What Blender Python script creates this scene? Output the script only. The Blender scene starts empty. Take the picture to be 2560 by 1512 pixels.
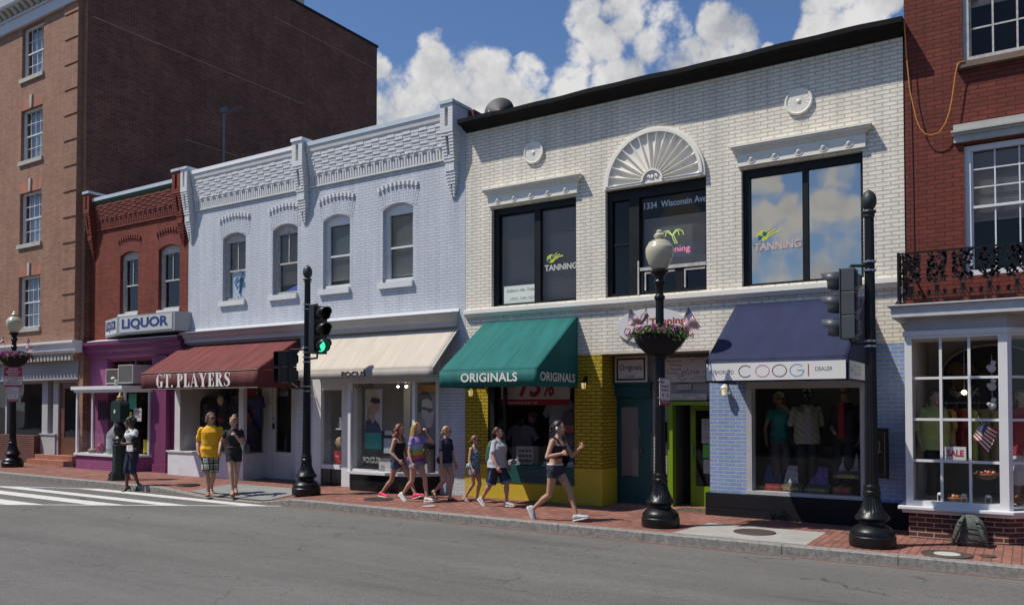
import bpy, bmesh, math, random
from math import sin, cos, pi, radians as R
from mathutils import Vector, Matrix
random.seed(7)
SC = bpy.context.scene
COL = SC.collection
# ---------------- camera ----------------
cd = bpy.data.cameras.new('camera'); cam = bpy.data.objects.new('camera', cd); COL.objects.link(cam)
cam.location = (0, 0, 2.04); cam.rotation_euler = (R(90 + 1.38), 0, R(32.55))
cd.sensor_width = 36; cd.sensor_fit = 'HORIZONTAL'; cd.lens = 36 * 2030 / 2560
cd.shift_y = 210 / 2560; cd.clip_end = 3000; cd.clip_start = .05
SC.camera = cam
# ---------------- view ----------------
SC.view_settings.view_transform = 'Standard'; SC.view_settings.look = 'None'
SC.view_settings.exposure = -0.08; SC.view_settings.gamma = 1
SC.cycles.use_denoising = True
SC.cycles.max_bounces = 8; SC.cycles.transparent_max_bounces = 16; SC.cycles.glossy_bounces = 3
SC.cycles.caustics_reflective = False; SC.cycles.caustics_refractive = False
# ---------------- sun ----------------
SUNV = Vector((.48, .42, -1)).normalized()
sl = bpy.data.lights.new('sun', 'SUN'); sl.energy = 5.0; sl.angle = R(.5); sl.color = (1, .94, .85)
sun = bpy.data.objects.new('sun', sl); COL.objects.link(sun); sun.location = (0, 0, 40)
sun.rotation_euler = SUNV.to_track_quat('-Z', 'Y').to_euler()
# ---------------- world: sky with cumulus clouds ----------------
W = bpy.data.worlds.new('World'); SC.world = W; W.use_nodes = True
nt = W.node_tree; nt.nodes.clear()
def N(t, typ, **kw):
    n = t.nodes.new(typ)
    for k, v in kw.items(): setattr(n, k, v)
    return n
def L(t, a, b): t.links.new(a, b)
def mth(t, op, a, b=None, clamp=False):
    n = N(t, 'ShaderNodeMath', operation=op, use_clamp=clamp)
    for i, v in enumerate((a, b)):
        if v is None: continue
        if isinstance(v, (int, float)): n.inputs[i].default_value = v
        else: L(t, v, n.inputs[i])
    return n.outputs[0]
sky = N(nt, 'ShaderNodeTexSky', sky_type='NISHITA'); sky.sun_disc = False
sky.sun_elevation = R(57.5); sky.sun_rotation = math.atan2(-.48, -.42)
sky.air_density = 1.0; sky.dust_density = .6; sky.ozone_density = 2.2
tc = N(nt, 'ShaderNodeTexCoord'); D = tc.outputs['Generated']
BLOBS = [(-.5748,.7252,.3793,.04),(-.5647,.744,.3573,.048),(-.609,.7203,.3323,.05),(-.5333,.7567,.3784,.035)]
def cdir(px, py):
    F = 2030.; a = (px - 1280) / F; b = -(py - 756 - 210) / F; p = R(1.38); yw = R(32.55)
    y = cos(p) - b * sin(p); z = sin(p) + b * cos(p); x = a
    return Vector((x * cos(yw) - y * sin(yw), x * sin(yw) + y * cos(yw), z)).normalized()
BLOBS = [(1100,115,50),(1070,160,62),(1190,165,60),(1120,190,70),(1000,225,70),(970,300,80),(950,180,40),(1250,215,45),(1040,290,75),(1170,270,90),(1310,205,60),(1290,280,90),(1400,240,70),(1420,300,80),
 (1470,20,60),(1455,70,52),(1560,15,60),(1580,60,52),(1500,105,60),(1430,140,50),(1410,185,50),(1520,210,60),(1600,210,60),(1690,75,62),(1640,120,55),(1700,140,72),(1780,70,55),(1830,100,60),(1790,150,70),(1740,200,60),(1650,230,60),
 (2080,20,55),(2110,60,60),(2050,80,45),(2180,50,45),(2240,15,35),(2150,95,60),(2010,105,28),(1905,120,16)]
# scatter outside the frame: clouds elsewhere in the sky, for reflections
BL = [(cdir(a, b), r, a, b) for a, b, r in BLOBS]
for a, b, r in [(1900,545,42),(1960,530,30),(2010,575,40),(2075,530,48),(2125,560,45),(1880,650,40),(1950,670,50),(2040,650,55),(2110,650,55),(1890,465,40),(2110,455,40),(1960,610,45),(2060,600,45),(1260,620,50),(1700,560,50),(1000,600,55),(2430,480,50)]:
    v = cdir(a, b); v.y = -v.y; BL.append((v, r * 1.3, a, b))
dens = None
wn = N(nt, 'ShaderNodeTexNoise'); wn.inputs['Scale'].default_value = 9; wn.inputs['Detail'].default_value = 3
L(nt, D, wn.inputs['Vector'])
warp = N(nt, 'ShaderNodeVectorMath', operation='MULTIPLY_ADD'); L(nt, wn.outputs['Color'], warp.inputs[0]); warp.inputs[1].default_value = (.05, .05, .05)
sub = N(nt, 'ShaderNodeVectorMath', operation='SUBTRACT'); L(nt, D, sub.inputs[0]); sub.inputs[1].default_value = (.025, .025, .025); L(nt, sub.outputs[0], warp.inputs[2])
for v, r, px, py in BL:
    rr = r / 2030 * 1.33 / ((1 + ((px - 1280) / 2030) ** 2 + ((py - 966) / 2030) ** 2) ** .5)
    ds = N(nt, 'ShaderNodeVectorMath', operation='DISTANCE'); L(nt, warp.outputs[0], ds.inputs[0]); ds.inputs[1].default_value = v
    d = mth(nt, 'SUBTRACT', 1.0, mth(nt, 'DIVIDE', ds.outputs['Value'], rr))
    d = mth(nt, 'MAXIMUM', d, 0.0)
    dens = d if dens is None else mth(nt, 'SMOOTH_MAX' if False else 'MAXIMUM', dens, d)
n1 = N(nt, 'ShaderNodeTexNoise'); n1.inputs['Scale'].default_value = 16; n1.inputs['Detail'].default_value = 9; n1.inputs['Roughness'].default_value = .62
L(nt, D, n1.inputs['Vector'])
sep = N(nt, 'ShaderNodeSeparateXYZ'); L(nt, D, sep.inputs[0])
# general clouds behind the viewer
n2 = N(nt, 'ShaderNodeTexNoise'); n2.inputs['Scale'].default_value = 4.5; n2.inputs['Detail'].default_value = 6
mp = N(nt, 'ShaderNodeMapping'); mp.inputs['Scale'].default_value = (1, 1, 2.2); L(nt, D, mp.inputs[0]); L(nt, mp.outputs[0], n2.inputs['Vector'])
back = mth(nt, 'MULTIPLY', mth(nt, 'MULTIPLY', mth(nt, 'SUBTRACT', n2.outputs['Fac'], mth(nt, 'ADD', .38, mth(nt, 'MULTIPLY', sep.outputs['Z'], 1.1))), 5.0, True), mth(nt, 'LESS_THAN', sep.outputs['Y'], 0.2))
dens = mth(nt, 'MAXIMUM', mth(nt, 'MINIMUM', mth(nt, 'MULTIPLY', dens, 1.25), .74), mth(nt, 'MULTIPLY', back, .7))
dd = mth(nt, 'ADD', dens, mth(nt, 'MULTIPLY', mth(nt, 'SUBTRACT', n1.outputs['Fac'], .5), 2.7))
alpha = N(nt, 'ShaderNodeMapRange', interpolation_type='SMOOTHSTEP'); L(nt, dd, alpha.inputs[0]); alpha.inputs[1].default_value = .20; alpha.inputs[2].default_value = .74
gate = mth(nt, 'MULTIPLY', alpha.outputs[0], mth(nt, 'GREATER_THAN', dens, .02))
# shading of the clouds: thicker parts and undersides greyer
n3 = N(nt, 'ShaderNodeTexNoise'); n3.inputs['Scale'].default_value = 11; n3.inputs['Detail'].default_value = 7; n3.inputs['Roughness'].default_value = .6
mp3 = N(nt, 'ShaderNodeMapping'); mp3.inputs['Location'].default_value = (0, 0, .025); L(nt, D, mp3.inputs[0]); L(nt, mp3.outputs[0], n3.inputs['Vector'])
cr = N(nt, 'ShaderNodeValToRGB'); L(nt, n3.outputs['Fac'], cr.inputs[0])
cr.color_ramp.elements[0].position = .34; cr.color_ramp.elements[0].color = (.45, .47, .51, 1)
cr.color_ramp.elements[1].position = .56; cr.color_ramp.elements[1].color = (.88, .87, .865, 1)
b1 = N(nt, 'ShaderNodeBackground'); b1.inputs['Strength'].default_value = .095
tint = N(nt, 'ShaderNodeMix', data_type='RGBA', blend_type='MULTIPLY'); tint.inputs[0].default_value = 1
L(nt, sky.outputs[0], tint.inputs[6]); tint.inputs[7].default_value = (.86, 1.03, 1.26, 1)
L(nt, tint.outputs[2], b1.inputs['Color'])
b2 = N(nt, 'ShaderNodeBackground'); b2.inputs['Strength'].default_value = .9; L(nt, cr.outputs[0], b2.inputs['Color'])
mx = N(nt, 'ShaderNodeMixShader'); L(nt, gate, mx.inputs[0]); L(nt, b1.outputs[0], mx.inputs[1]); L(nt, b2.outputs[0], mx.inputs[2])
wo = N(nt, 'ShaderNodeOutputWorld'); L(nt, mx.outputs[0], wo.inputs[0])
W.cycles.sampling_method = 'MANUAL'; W.cycles.sample_map_resolution = 512

# ---------------- materials ----------------
def mat(name, col, rough=.6, metal=0, vary=0, vscale=3, bump=0, bscale=40, spec=.5, emit=0, coat=0, trans=0, grime=0):
    m = bpy.data.materials.new(name); m.use_nodes = True; t = m.node_tree
    p = t.nodes['Principled BSDF']; p.inputs['Base Color'].default_value = (*col, 1)
    p.inputs['Roughness'].default_value = rough; p.inputs['Metallic'].default_value = metal
    p.inputs['Specular IOR Level'].default_value = spec; p.inputs['Coat Weight'].default_value = coat
    if emit: p.inputs['Emission Color'].default_value = (*col, 1); p.inputs['Emission Strength'].default_value = emit
    g = N(t, 'ShaderNodeNewGeometry')
    if vary or grime:
        n = N(t, 'ShaderNodeTexNoise'); n.inputs['Scale'].default_value = vscale; n.inputs['Detail'].default_value = 6; n.inputs['Roughness'].default_value = .65
        L(t, g.outputs['Position'], n.inputs['Vector'])
        r = N(t, 'ShaderNodeValToRGB'); L(t, n.outputs['Fac'], r.inputs[0])
        a = vary or grime
        r.color_ramp.elements[0].position = .3; r.color_ramp.elements[0].color = (*[c * (1 - a) for c in col], 1)
        r.color_ramp.elements[1].position = .7; r.color_ramp.elements[1].color = (*[min(1, c * (1 + a)) for c in col], 1)
        L(t, r.outputs[0], p.inputs['Base Color'])
    if bump:
        n = N(t, 'ShaderNodeTexNoise'); n.inputs['Scale'].default_value = bscale; n.inputs['Detail'].default_value = 5
        L(t, g.outputs['Position'], n.inputs['Vector'])
        b = N(t, 'ShaderNodeBump'); b.inputs['Strength'].default_value = .7; b.inputs['Distance'].default_value = bump
        L(t, n.outputs['Fac'], b.inputs['Height']); L(t, b.outputs[0], p.inputs['Normal'])
    return m
def brick(name, c1, c2, mortar, bw=.215, rh=.068, ms=.010, bump=.008, rough=.8, vary=.18, offs=(0, 0), ground=False, rot=0, stain=None, wear=None, sharp=.35, cmix=0.0):
    m = bpy.data.materials.new(name); m.use_nodes = True; t = m.node_tree; p = t.nodes['Principled BSDF']
    p.inputs['Roughness'].default_value = rough; p.inputs['Specular IOR Level'].default_value = .3
    g = N(t, 'ShaderNodeNewGeometry'); s = N(t, 'ShaderNodeSeparateXYZ'); L(t, g.outputs['Position'], s.inputs[0])
    sn = N(t, 'ShaderNodeSeparateXYZ'); L(t, g.outputs['True Normal'], sn.inputs[0])
    cmb = N(t, 'ShaderNodeCombineXYZ')
    if ground:
        L(t, s.outputs[0], cmb.inputs[0]); L(t, s.outputs[1], cmb.inputs[1])
    else:
        side = mth(t, 'GREATER_THAN', mth(t, 'ABSOLUTE', sn.outputs[0]), .7)
        top = mth(t, 'GREATER_THAN', mth(t, 'ABSOLUTE', sn.outputs[2]), .7)
        u = N(t, 'ShaderNodeMix'); L(t, side, u.inputs[0]); L(t, s.outputs[0], u.inputs[2]); L(t, s.outputs[1], u.inputs[3])
        v = N(t, 'ShaderNodeMix'); L(t, top, v.inputs[0]); L(t, s.outputs[2], v.inputs[2]); L(t, s.outputs[1], v.inputs[3])
        L(t, u.outputs[0], cmb.inputs[0]); L(t, v.outputs[0], cmb.inputs[1])
    # slightly uneven courses
    wz = N(t, 'ShaderNodeTexNoise'); wz.inputs['Scale'].default_value = 2.2; L(t, cmb.outputs[0], wz.inputs['Vector'])
    add = N(t, 'ShaderNodeVectorMath', operation='MULTIPLY_ADD'); L(t, wz.outputs['Color'], add.inputs[0]); add.inputs[1].default_value = (.02, .008, 0); L(t, cmb.outputs[0], add.inputs[2])
    mp = N(t, 'ShaderNodeMapping'); mp.inputs['Location'].default_value = (*offs, 0); mp.inputs['Rotation'].default_value = (0, 0, rot); L(t, add.outputs[0], mp.inputs[0])
    b = N(t, 'ShaderNodeTexBrick'); L(t, mp.outputs[0], b.inputs['Vector'])
    b.inputs['Scale'].default_value = 1; b.inputs['Brick Width'].default_value = bw; b.inputs['Row Height'].default_value = rh
    b.inputs['Mortar Size'].default_value = ms; b.inputs['Mortar Smooth'].default_value = sharp; b.inputs['Bias'].default_value = cmix
    b.inputs['Color1'].default_value = (*c1, 1); b.inputs['Color2'].default_value = (*c2, 1); b.inputs['Mortar'].default_value = (*mortar, 1)
    n = N(t, 'ShaderNodeTexNoise'); n.inputs['Scale'].default_value = .9; n.inputs['Detail'].default_value = 8; n.inputs['Roughness'].default_value = .7
    L(t, g.outputs['Position'], n.inputs['Vector'])
    r = N(t, 'ShaderNodeMapRange'); L(t, n.outputs['Fac'], r.inputs[0]); r.inputs[1].default_value = .3; r.inputs[2].default_value = .7; r.inputs[3].default_value = 1 - vary; r.inputs[4].default_value = 1 + vary
    mu = N(t, 'ShaderNodeMix', data_type='RGBA', blend_type='MULTIPLY'); mu.inputs[0].default_value = 1
    L(t, b.outputs['Color'], mu.inputs[6]); L(t, r.outputs[0], mu.inputs[7]); out = mu.outputs[2]
    if not ground:      # faint vertical weathering streaks
        sm = N(t, 'ShaderNodeMapping'); sm.inputs['Scale'].default_value = (5, 5, .35); L(t, g.outputs['Position'], sm.inputs[0])
        sn2 = N(t, 'ShaderNodeTexNoise'); sn2.inputs['Scale'].default_value = 1; sn2.inputs['Detail'].default_value = 6; sn2.inputs['Roughness'].default_value = .7; L(t, sm.outputs[0], sn2.inputs['Vector'])
        sr = N(t, 'ShaderNodeMapRange'); L(t, sn2.outputs['Fac'], sr.inputs[0]); sr.inputs[1].default_value = .35; sr.inputs[2].default_value = .62; sr.inputs[3].default_value = .86; sr.inputs[4].default_value = 1.04
        m2 = N(t, 'ShaderNodeMix', data_type='RGBA', blend_type='MULTIPLY'); m2.inputs[0].default_value = 1; L(t, out, m2.inputs[6]); L(t, sr.outputs[0], m2.inputs[7]); out = m2.outputs[2]
    n4 = N(t, 'ShaderNodeTexNoise'); n4.inputs['Scale'].default_value = 38; n4.inputs['Detail'].default_value = 4; L(t, g.outputs['Position'], n4.inputs['Vector'])
    if wear:   # flecks of bare or repainted brick
        k = mth(t, 'GREATER_THAN', mth(t, 'MULTIPLY', n4.outputs['Fac'], n.outputs['Fac']), wear[1])
        w = N(t, 'ShaderNodeMix', data_type='RGBA'); L(t, k, w.inputs[0]); L(t, out, w.inputs[6]); w.inputs[7].default_value = (*wear[0], 1); out = w.outputs[2]
    L(t, out, p.inputs['Base Color'])
    inv = mth(t, 'SUBTRACT', 1.0, b.outputs['Fac'])
    h = mth(t, 'ADD', inv, mth(t, 'MULTIPLY', n4.outputs['Fac'], .35))
    bp = N(t, 'ShaderNodeBump'); bp.inputs['Strength'].default_value = 1; bp.inputs['Distance'].default_value = bump; L(t, h, bp.inputs['Height']); L(t, bp.outputs[0], p.inputs['Normal'])
    return m
def glass(name, base=.03, tint=(1, 1, 1), rough=0.0, gcol=(1, 1, 1), ior=1.42):
    m = bpy.data.materials.new(name); m.use_nodes = True; t = m.node_tree; t.nodes.remove(t.nodes['Principled BSDF'])
    f = N(t, 'ShaderNodeFresnel'); f.inputs[0].default_value = ior
    fac = mth(t, 'ADD', mth(t, 'MULTIPLY', f.outputs[0], 1 - base), base, True)
    gn = N(t, 'ShaderNodeNewGeometry'); fac = mth(t, 'MULTIPLY', fac, mth(t, 'SUBTRACT', 1.0, gn.outputs['Backfacing'])); nz = N(t, 'ShaderNodeTexNoise'); nz.inputs['Scale'].default_value = 1.3; L(t, gn.outputs['Position'], nz.inputs['Vector'])
    bp = N(t, 'ShaderNodeBump'); bp.inputs['Strength'].default_value = .25; bp.inputs['Distance'].default_value = .01; L(t, nz.outputs['Fac'], bp.inputs['Height'])
    tr = N(t, 'ShaderNodeBsdfTransparent'); tr.inputs[0].default_value = (*tint, 1)
    gl = N(t, 'ShaderNodeBsdfGlossy'); gl.inputs['Roughness'].default_value = rough; gl.inputs['Color'].default_value = (*gcol, 1); L(t, bp.outputs[0], gl.inputs['Normal'])
    mx = N(t, 'ShaderNodeMixShader'); L(t, fac, mx.inputs[0]); L(t, tr.outputs[0], mx.inputs[1]); L(t, gl.outputs[0], mx.inputs[2])
    L(t, mx.outputs[0], t.nodes['Material Output'].inputs[0]); return m
_mc = {}
def flat(col, rough=.7, **k):
    key = (tuple(round(c, 3) for c in col), rough, tuple(sorted(k.items())))
    if key not in _mc: _mc[key] = mat('paint', col, rough, **k)
    return _mc[key]

# ---------------- mesh builder ----------------
def rootloc(o):
    v = Vector((0, 0, 0))
    while o is not None: v += o.location; o = o.parent
    return v
def thing(name, label, cat, loc=(0, 0, 0), group=None, rot=0):
    o = bpy.data.objects.new(name, None); COL.objects.link(o); o.empty_display_size = .1
    o.location = loc; o.rotation_euler = (0, 0, rot); o['label'] = label; o['category'] = cat
    if group: o['group'] = group
    return o
def tag(o, label, cat, group=None):
    o['label'] = label; o['category'] = cat
    if group: o['group'] = group
    return o
class MB:
    def __init__(s): s.v = []; s.f = []; s.m = []
    def add(s, vs, fs, mi=0):
        o = len(s.v); s.v += [tuple(p) for p in vs]; s.f += [tuple(i + o for i in f) for f in fs]; s.m += [mi] * len(fs); return s
    def box(s, x0, x1, y0, y1, z0, z1, mi=0):
        if x0 > x1: x0, x1 = x1, x0
        if y0 > y1: y0, y1 = y1, y0
        if z0 > z1: z0, z1 = z1, z0
        return s.add([(x0,y0,z0),(x1,y0,z0),(x1,y1,z0),(x0,y1,z0),(x0,y0,z1),(x1,y0,z1),(x1,y1,z1),(x0,y1,z1)],
                     [(0,3,2,1),(4,5,6,7),(0,1,5,4),(1,2,6,5),(2,3,7,6),(3,0,4,7)], mi)
    def quad(s, a, b, c, d, mi=0): return s.add([a, b, c, d], [(0, 1, 2, 3)], mi)
    def prism(s, pts, a, b, axis='y', mi=0):
        """polygon pts in the plane perpendicular to axis, extruded a..b. axis y: (x,z); x: (y,z); z: (x,y)"""
        f = {'y': lambda p, h: (p[0], h, p[1]), 'x': lambda p, h: (h, p[0], p[1]), 'z': lambda p, h: (p[0], p[1], h)}[axis]
        n = len(pts); area = sum(pts[i][0] * pts[(i + 1) % n][1] - pts[(i + 1) % n][0] * pts[i][1] for i in range(n))
        if (area > 0) != (axis != 'y'): pts = pts[::-1]
        if a > b: a, b = b, a
        vs = [f(p, a) for p in pts] + [f(p, b) for p in pts]
        fs = [tuple(range(n - 1, -1, -1)), tuple(range(n, 2 * n))] + [(i, (i + 1) % n, n + (i + 1) % n, n + i) for i in range(n)]
        return s.add(vs, fs, mi)
    def lathe(s, prof, c=(0, 0, 0), seg=24, mi=0, flute=0, ftab=None, sx=1, sy=1):
        """prof: list of (r, z)"""
        vs = []; fs = []
        for k, (r, z) in enumerate(prof):
            for i in range(seg):
                a = 2 * pi * i / seg
                rr = r * (1 - (ftab[k] if ftab else flute) * (i % 2))
                vs.append((c[0] + sx * rr * cos(a), c[1] + sy * rr * sin(a), c[2] + z))
        for k in range(len(prof) - 1):
            for i in range(seg):
                j = (i + 1) % seg; fs.append((k * seg + i, k * seg + j, (k + 1) * seg + j, (k + 1) * seg + i))
        fs.append(tuple(range(seg - 1, -1, -1))); fs.append(tuple(range((len(prof) - 1) * seg, len(prof) * seg)))
        return s.add(vs, fs, mi)
    def tube(s, pts, r, seg=8, mi=0, closed=False):
        pts = [Vector(p) for p in pts]; n = len(pts); vs = []; fs = []
        rr = r if isinstance(r, (list, tuple)) else [r] * n
        up = None
        for i, p in enumerate(pts):
            d = (pts[(i + 1) % n] - pts[i - 1]) if (closed or 0 < i < n - 1) else (pts[1] - pts[0] if i == 0 else pts[-1] - pts[-2])
            d.normalize()
            if up is None: up = Vector((0, 0, 1)) if abs(d.z) < .9 else Vector((1, 0, 0))
            a = d.cross(up)
            if a.length < 1e-5: a = d.orthogonal()
            a.normalize(); b = a.cross(d).normalized(); up = b
            for k in range(seg):
                t = 2 * pi * k / seg; vs.append(p + a * cos(t) * rr[i] + b * sin(t) * rr[i])
        for i in range(n if closed else n - 1):
            j = (i + 1) % n
            for k in range(seg):
                l = (k + 1) % seg; fs.append((i * seg + k, j * seg + k, j * seg + l, i * seg + l))
        if not closed: fs.append(tuple(range(seg))); fs.append(tuple(range((n) * seg - 1, (n - 1) * seg - 1, -1)))
        return s.add(vs, fs, mi)
    def ball(s, c, rx, ry=None, rz=None, seg=14, ring=8, mi=0):
        ry = ry or rx; rz = rz or rx
        vs = [(c[0], c[1], c[2] + rz)]; fs = []
        for i in range(1, ring):
            t = pi * i / ring
            for k in range(seg): a = 2 * pi * k / seg; vs.append((c[0] + rx * sin(t) * cos(a), c[1] + ry * sin(t) * sin(a), c[2] + rz * cos(t)))
        vs.append((c[0], c[1], c[2] - rz)); e = len(vs) - 1
        for k in range(seg): fs.append((0, 1 + k, 1 + (k + 1) % seg)); fs.append((e, 1 + (ring - 2) * seg + (k + 1) % seg, 1 + (ring - 2) * seg + k))
        for i in range(ring - 2):
            for k in range(seg): a = 1 + i * seg + k; b = 1 + i * seg + (k + 1) % seg; fs.append((a, a + seg, b + seg, b))
        return s.add(vs, fs, mi)
    def disc(s, c, r, ax='y', th=.01, seg=24, mi=0, sx=1, sz=1):
        pts = [(c[0] + sx * r * cos(2 * pi * i / seg), c[2] + sz * r * sin(2 * pi * i / seg)) for i in range(seg)]
        if ax == 'y': return s.prism(pts, c[1], c[1] + th, 'y', mi)
        if ax == 'z': return s.prism([(c[0] + sx * r * cos(2 * pi * i / seg), c[1] + sz * r * sin(2 * pi * i / seg)) for i in range(seg)], c[2], c[2] + th, 'z', mi)
        return s.prism([(c[1] + r * cos(2 * pi * i / seg), c[2] + r * sin(2 * pi * i / seg)) for i in range(seg)], c[0], c[0] + th, 'x', mi)
    def xf(s, M, a=0):
        for i in range(a, len(s.v)): s.v[i] = tuple(M @ Vector(s.v[i]))
        return s
    def build(s, name, mats, parent=None, smooth=False, bevel=0, local=False, kind=None):
        me = bpy.data.meshes.new(name); off = Vector((0, 0, 0)) if (local or parent is None) else rootloc(parent)
        me.from_pydata([(p[0] - off.x, p[1] - off.y, p[2] - off.z) for p in s.v], [], s.f)
        if not isinstance(mats, (list, tuple)): mats = [mats]
        for m in mats: me.materials.append(m)
        me.polygons.foreach_set('material_index', s.m)
        if smooth: me.polygons.foreach_set('use_smooth', [True] * len(me.polygons))
        me.update()
        bm = bmesh.new(); bm.from_mesh(me); bmesh.ops.recalc_face_normals(bm, faces=bm.faces); bm.to_mesh(me); bm.free()
        o = bpy.data.objects.new(name, me); COL.objects.link(o)
        if parent: o.parent = parent
        if kind: o['kind'] = kind
        if smooth == 'auto':
            md = o.modifiers.new('es', 'EDGE_SPLIT'); md.split_angle = R(35)
        if bevel:
            md = o.modifiers.new('bv', 'BEVEL'); md.width = bevel; md.segments = 2; md.limit_method = 'ANGLE'; md.angle_limit = R(40)
        return o
def recenter(o, loc):
    """put the origin of an unparented mesh at its base"""
    v = Vector(loc); o.data.transform(Matrix.Translation(-v)); o.location = v; return o

_fc = {}
def textmesh(s, bold=0, spacing=1.0):
    key = (s, bold, spacing)
    if key in _fc: return _fc[key]
    c = bpy.data.curves.new('t', 'FONT'); c.body = s; c.size = 1; c.resolution_u = 4; c.offset = bold; c.space_character = spacing
    o = bpy.data.objects.new('t', c); COL.objects.link(o); bpy.context.view_layer.update()
    me = bpy.data.meshes.new_from_object(o.evaluated_get(bpy.context.evaluated_depsgraph_get()))
    vs = [(v.co.x, v.co.y) for v in me.vertices]; fs = [tuple(p.vertices) for p in me.polygons]
    bpy.data.objects.remove(o); bpy.data.meshes.remove(me); bpy.data.curves.remove(c)
    _fc[key] = (vs, fs); return _fc[key]
def put_text(mb, s, org, u, v, w, h, mi=0, bold=0, lift=.0015, shear=0, spacing=1.0):
    """fit text into the w x h box at org, along unit vectors u, v"""
    vs, fs = textmesh(s, bold, spacing); org = Vector(org); u = Vector(u).normalized(); v = Vector(v).normalized(); n = u.cross(v)
    x0 = min(a for a, b in vs); x1 = max(a for a, b in vs); y0 = min(b for a, b in vs); y1 = max(b for a, b in vs)
    P = []
    for a, b in vs:
        b2 = (b - y0) / (y1 - y0) * h; P.append(org + u * ((a - x0) / (x1 - x0) * w + shear * b2) + v * b2 + n * lift)
    mb.add(P, fs, mi); return mb
X_, Z_ = (1, 0, 0), (0, 0, 1)
def stroke(mb, pts, wid, org, u, v, mi=0, lift=.004, closed=False):
    """flat stroke of given width (scalar or list) through 2-D pts, laid in the plane u,v"""
    org = Vector(org); u = Vector(u).normalized(); v = Vector(v).normalized(); n = u.cross(v); k = len(pts)
    ws = wid if isinstance(wid, (list, tuple)) else [wid] * k; P = []
    for i, (a, b) in enumerate(pts):
        p, q = (pts[i - 1], pts[(i + 1) % k]) if (closed or 0 < i < k - 1) else ((pts[0], pts[1]) if i == 0 else (pts[-2], pts[-1]))
        dx, dy = q[0] - p[0], q[1] - p[1]; l = math.hypot(dx, dy) or 1; nx, ny = -dy / l * ws[i] / 2, dx / l * ws[i] / 2
        P.append(org + u * (a + nx) + v * (b + ny) + n * lift); P.append(org + u * (a - nx) + v * (b - ny) + n * lift)
    fs = [(2 * i, 2 * i + 1, (2 * i + 3) % (2 * k), (2 * i + 2) % (2 * k)) for i in range(k if closed else k - 1)]
    mb.add(P, fs, mi); return mb
def arc(cx, cy, rx, ry, a0, a1, n=24): return [(cx + rx * cos(R(a0 + (a1 - a0) * i / n)), cy + ry * sin(R(a0 + (a1 - a0) * i / n))) for i in range(n + 1)]
def G(x): return .128 - .003 * x        # pavement height along the street
# ---------------- palette ----------------
YF = 13.95
M = {}
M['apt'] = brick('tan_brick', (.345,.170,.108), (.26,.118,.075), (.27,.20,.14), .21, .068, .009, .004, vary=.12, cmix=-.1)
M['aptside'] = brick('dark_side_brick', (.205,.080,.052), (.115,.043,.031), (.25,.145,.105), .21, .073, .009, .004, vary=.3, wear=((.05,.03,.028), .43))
M['apttrim'] = mat('limestone', (.42,.40,.35), .8, vary=.12)
M['redarch'] = brick('gauged_brick', (.42,.16,.10), (.36,.13,.08), (.3,.2,.16), .07, .5, .008, .002)
M['red'] = brick('painted_red_brick', (.235,.055,.032), (.175,.038,.024), (.11,.03,.022), .21, .066, .008, .005, vary=.25, wear=((.32,.10,.06), .40))
M['redplain'] = mat('red_paint', (.175,.036,.022), .75, vary=.25)
M['pale'] = brick('lavender_painted_brick', (.555,.585,.625), (.525,.555,.60), (.40,.42,.46), .205, .066, .006, .005, vary=.05)
M['palep'] = mat('pale_paint', (.64,.64,.635), .7, vary=.05)
M['trimw'] = mat('weathered_white_paint', (.58,.575,.55), .65, vary=.07, vscale=6)
M['trimg'] = mat('grey_lilac_paint', (.41,.405,.41), .65, vary=.08)
M['white'] = brick('white_painted_brick', (.83,.77,.66), (.78,.72,.61), (.55,.49,.40), .225, .0665, .010, .010, vary=.05, sharp=.25)
M['whitet'] = mat('cream_paint', (.77,.73,.65), .7, vary=.05, bump=.002, bscale=30)
M['yellow'] = brick('yellow_painted_brick', (.50,.36,.02), (.44,.31,.018), (.16,.115,.01), .215, .0665, .010, .014, vary=.08, sharp=.25)
M['yellowp'] = mat('yellow_paint', (.52,.38,.02), .7, vary=.1, bump=.003, bscale=14)
M['blue'] = brick('blue_painted_brick', (.21,.31,.56), (.18,.27,.51), (.42,.44,.42), .215, .0665, .010, .012, vary=.07, sharp=.25)
M['black'] = mat('black_paint', (.010,.010,.011), .5, vary=.35, vscale=5, spec=.25)
M['blackrough'] = mat('weathered_black_paint', (.007,.007,.008), .6, spec=.15, vary=.5, vscale=7, bump=.006, bscale=9)
M['purple'] = mat('purple_paint', (.16,.028,.10), .6, vary=.12)
M['purplew'] = brick('purple_painted_brick', (.31,.09,.21), (.28,.08,.19), (.20,.055,.14), .205, .066, .007, .004, vary=.08)
M['white_wood'] = mat('white_wood', (.68,.68,.68), .5, vary=.05, vscale=5)
M['oldwood'] = mat('peeling_white_wood', (.45,.43,.40), .8, vary=.3, vscale=14, bump=.003, bscale=40)
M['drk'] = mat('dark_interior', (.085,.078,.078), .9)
M['mid'] = mat('shop_wall', (.20,.19,.18), .9)
M['whin'] = mat('white_shop_wall', (.62,.60,.56), .9)
M['redhouse'] = brick('dark_red_painted_brick', (.185,.042,.028), (.135,.030,.021), (.08,.020,.015), .235, .068, .008, .006, vary=.15, wear=((.07,.024,.022), .385))
M['baybrick'] = brick('glazed_brown_brick', (.12,.04,.03), (.08,.028,.024), (.36,.30,.24), .215, .07, .010, .005, rough=.5, offs=(0,-.02))
M['teal'] = mat('teal_paint', (.007,.070,.066), .45, vary=.15)
M['lime'] = mat('lime_paint', (.16,.27,.008), .4, vary=.05)
M['g_dark'] = glass('window_glass', .01, ior=1.38)
M['g_refl'] = glass('coated_glass', .0, ior=1.36)
M['g_film'] = glass('mirror_film_glass', .50, (.45,.45,.45), .03, gcol=(.86,.84,.79))
M['g_shop'] = glass('shop_glass', .0, ior=1.36)
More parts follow.
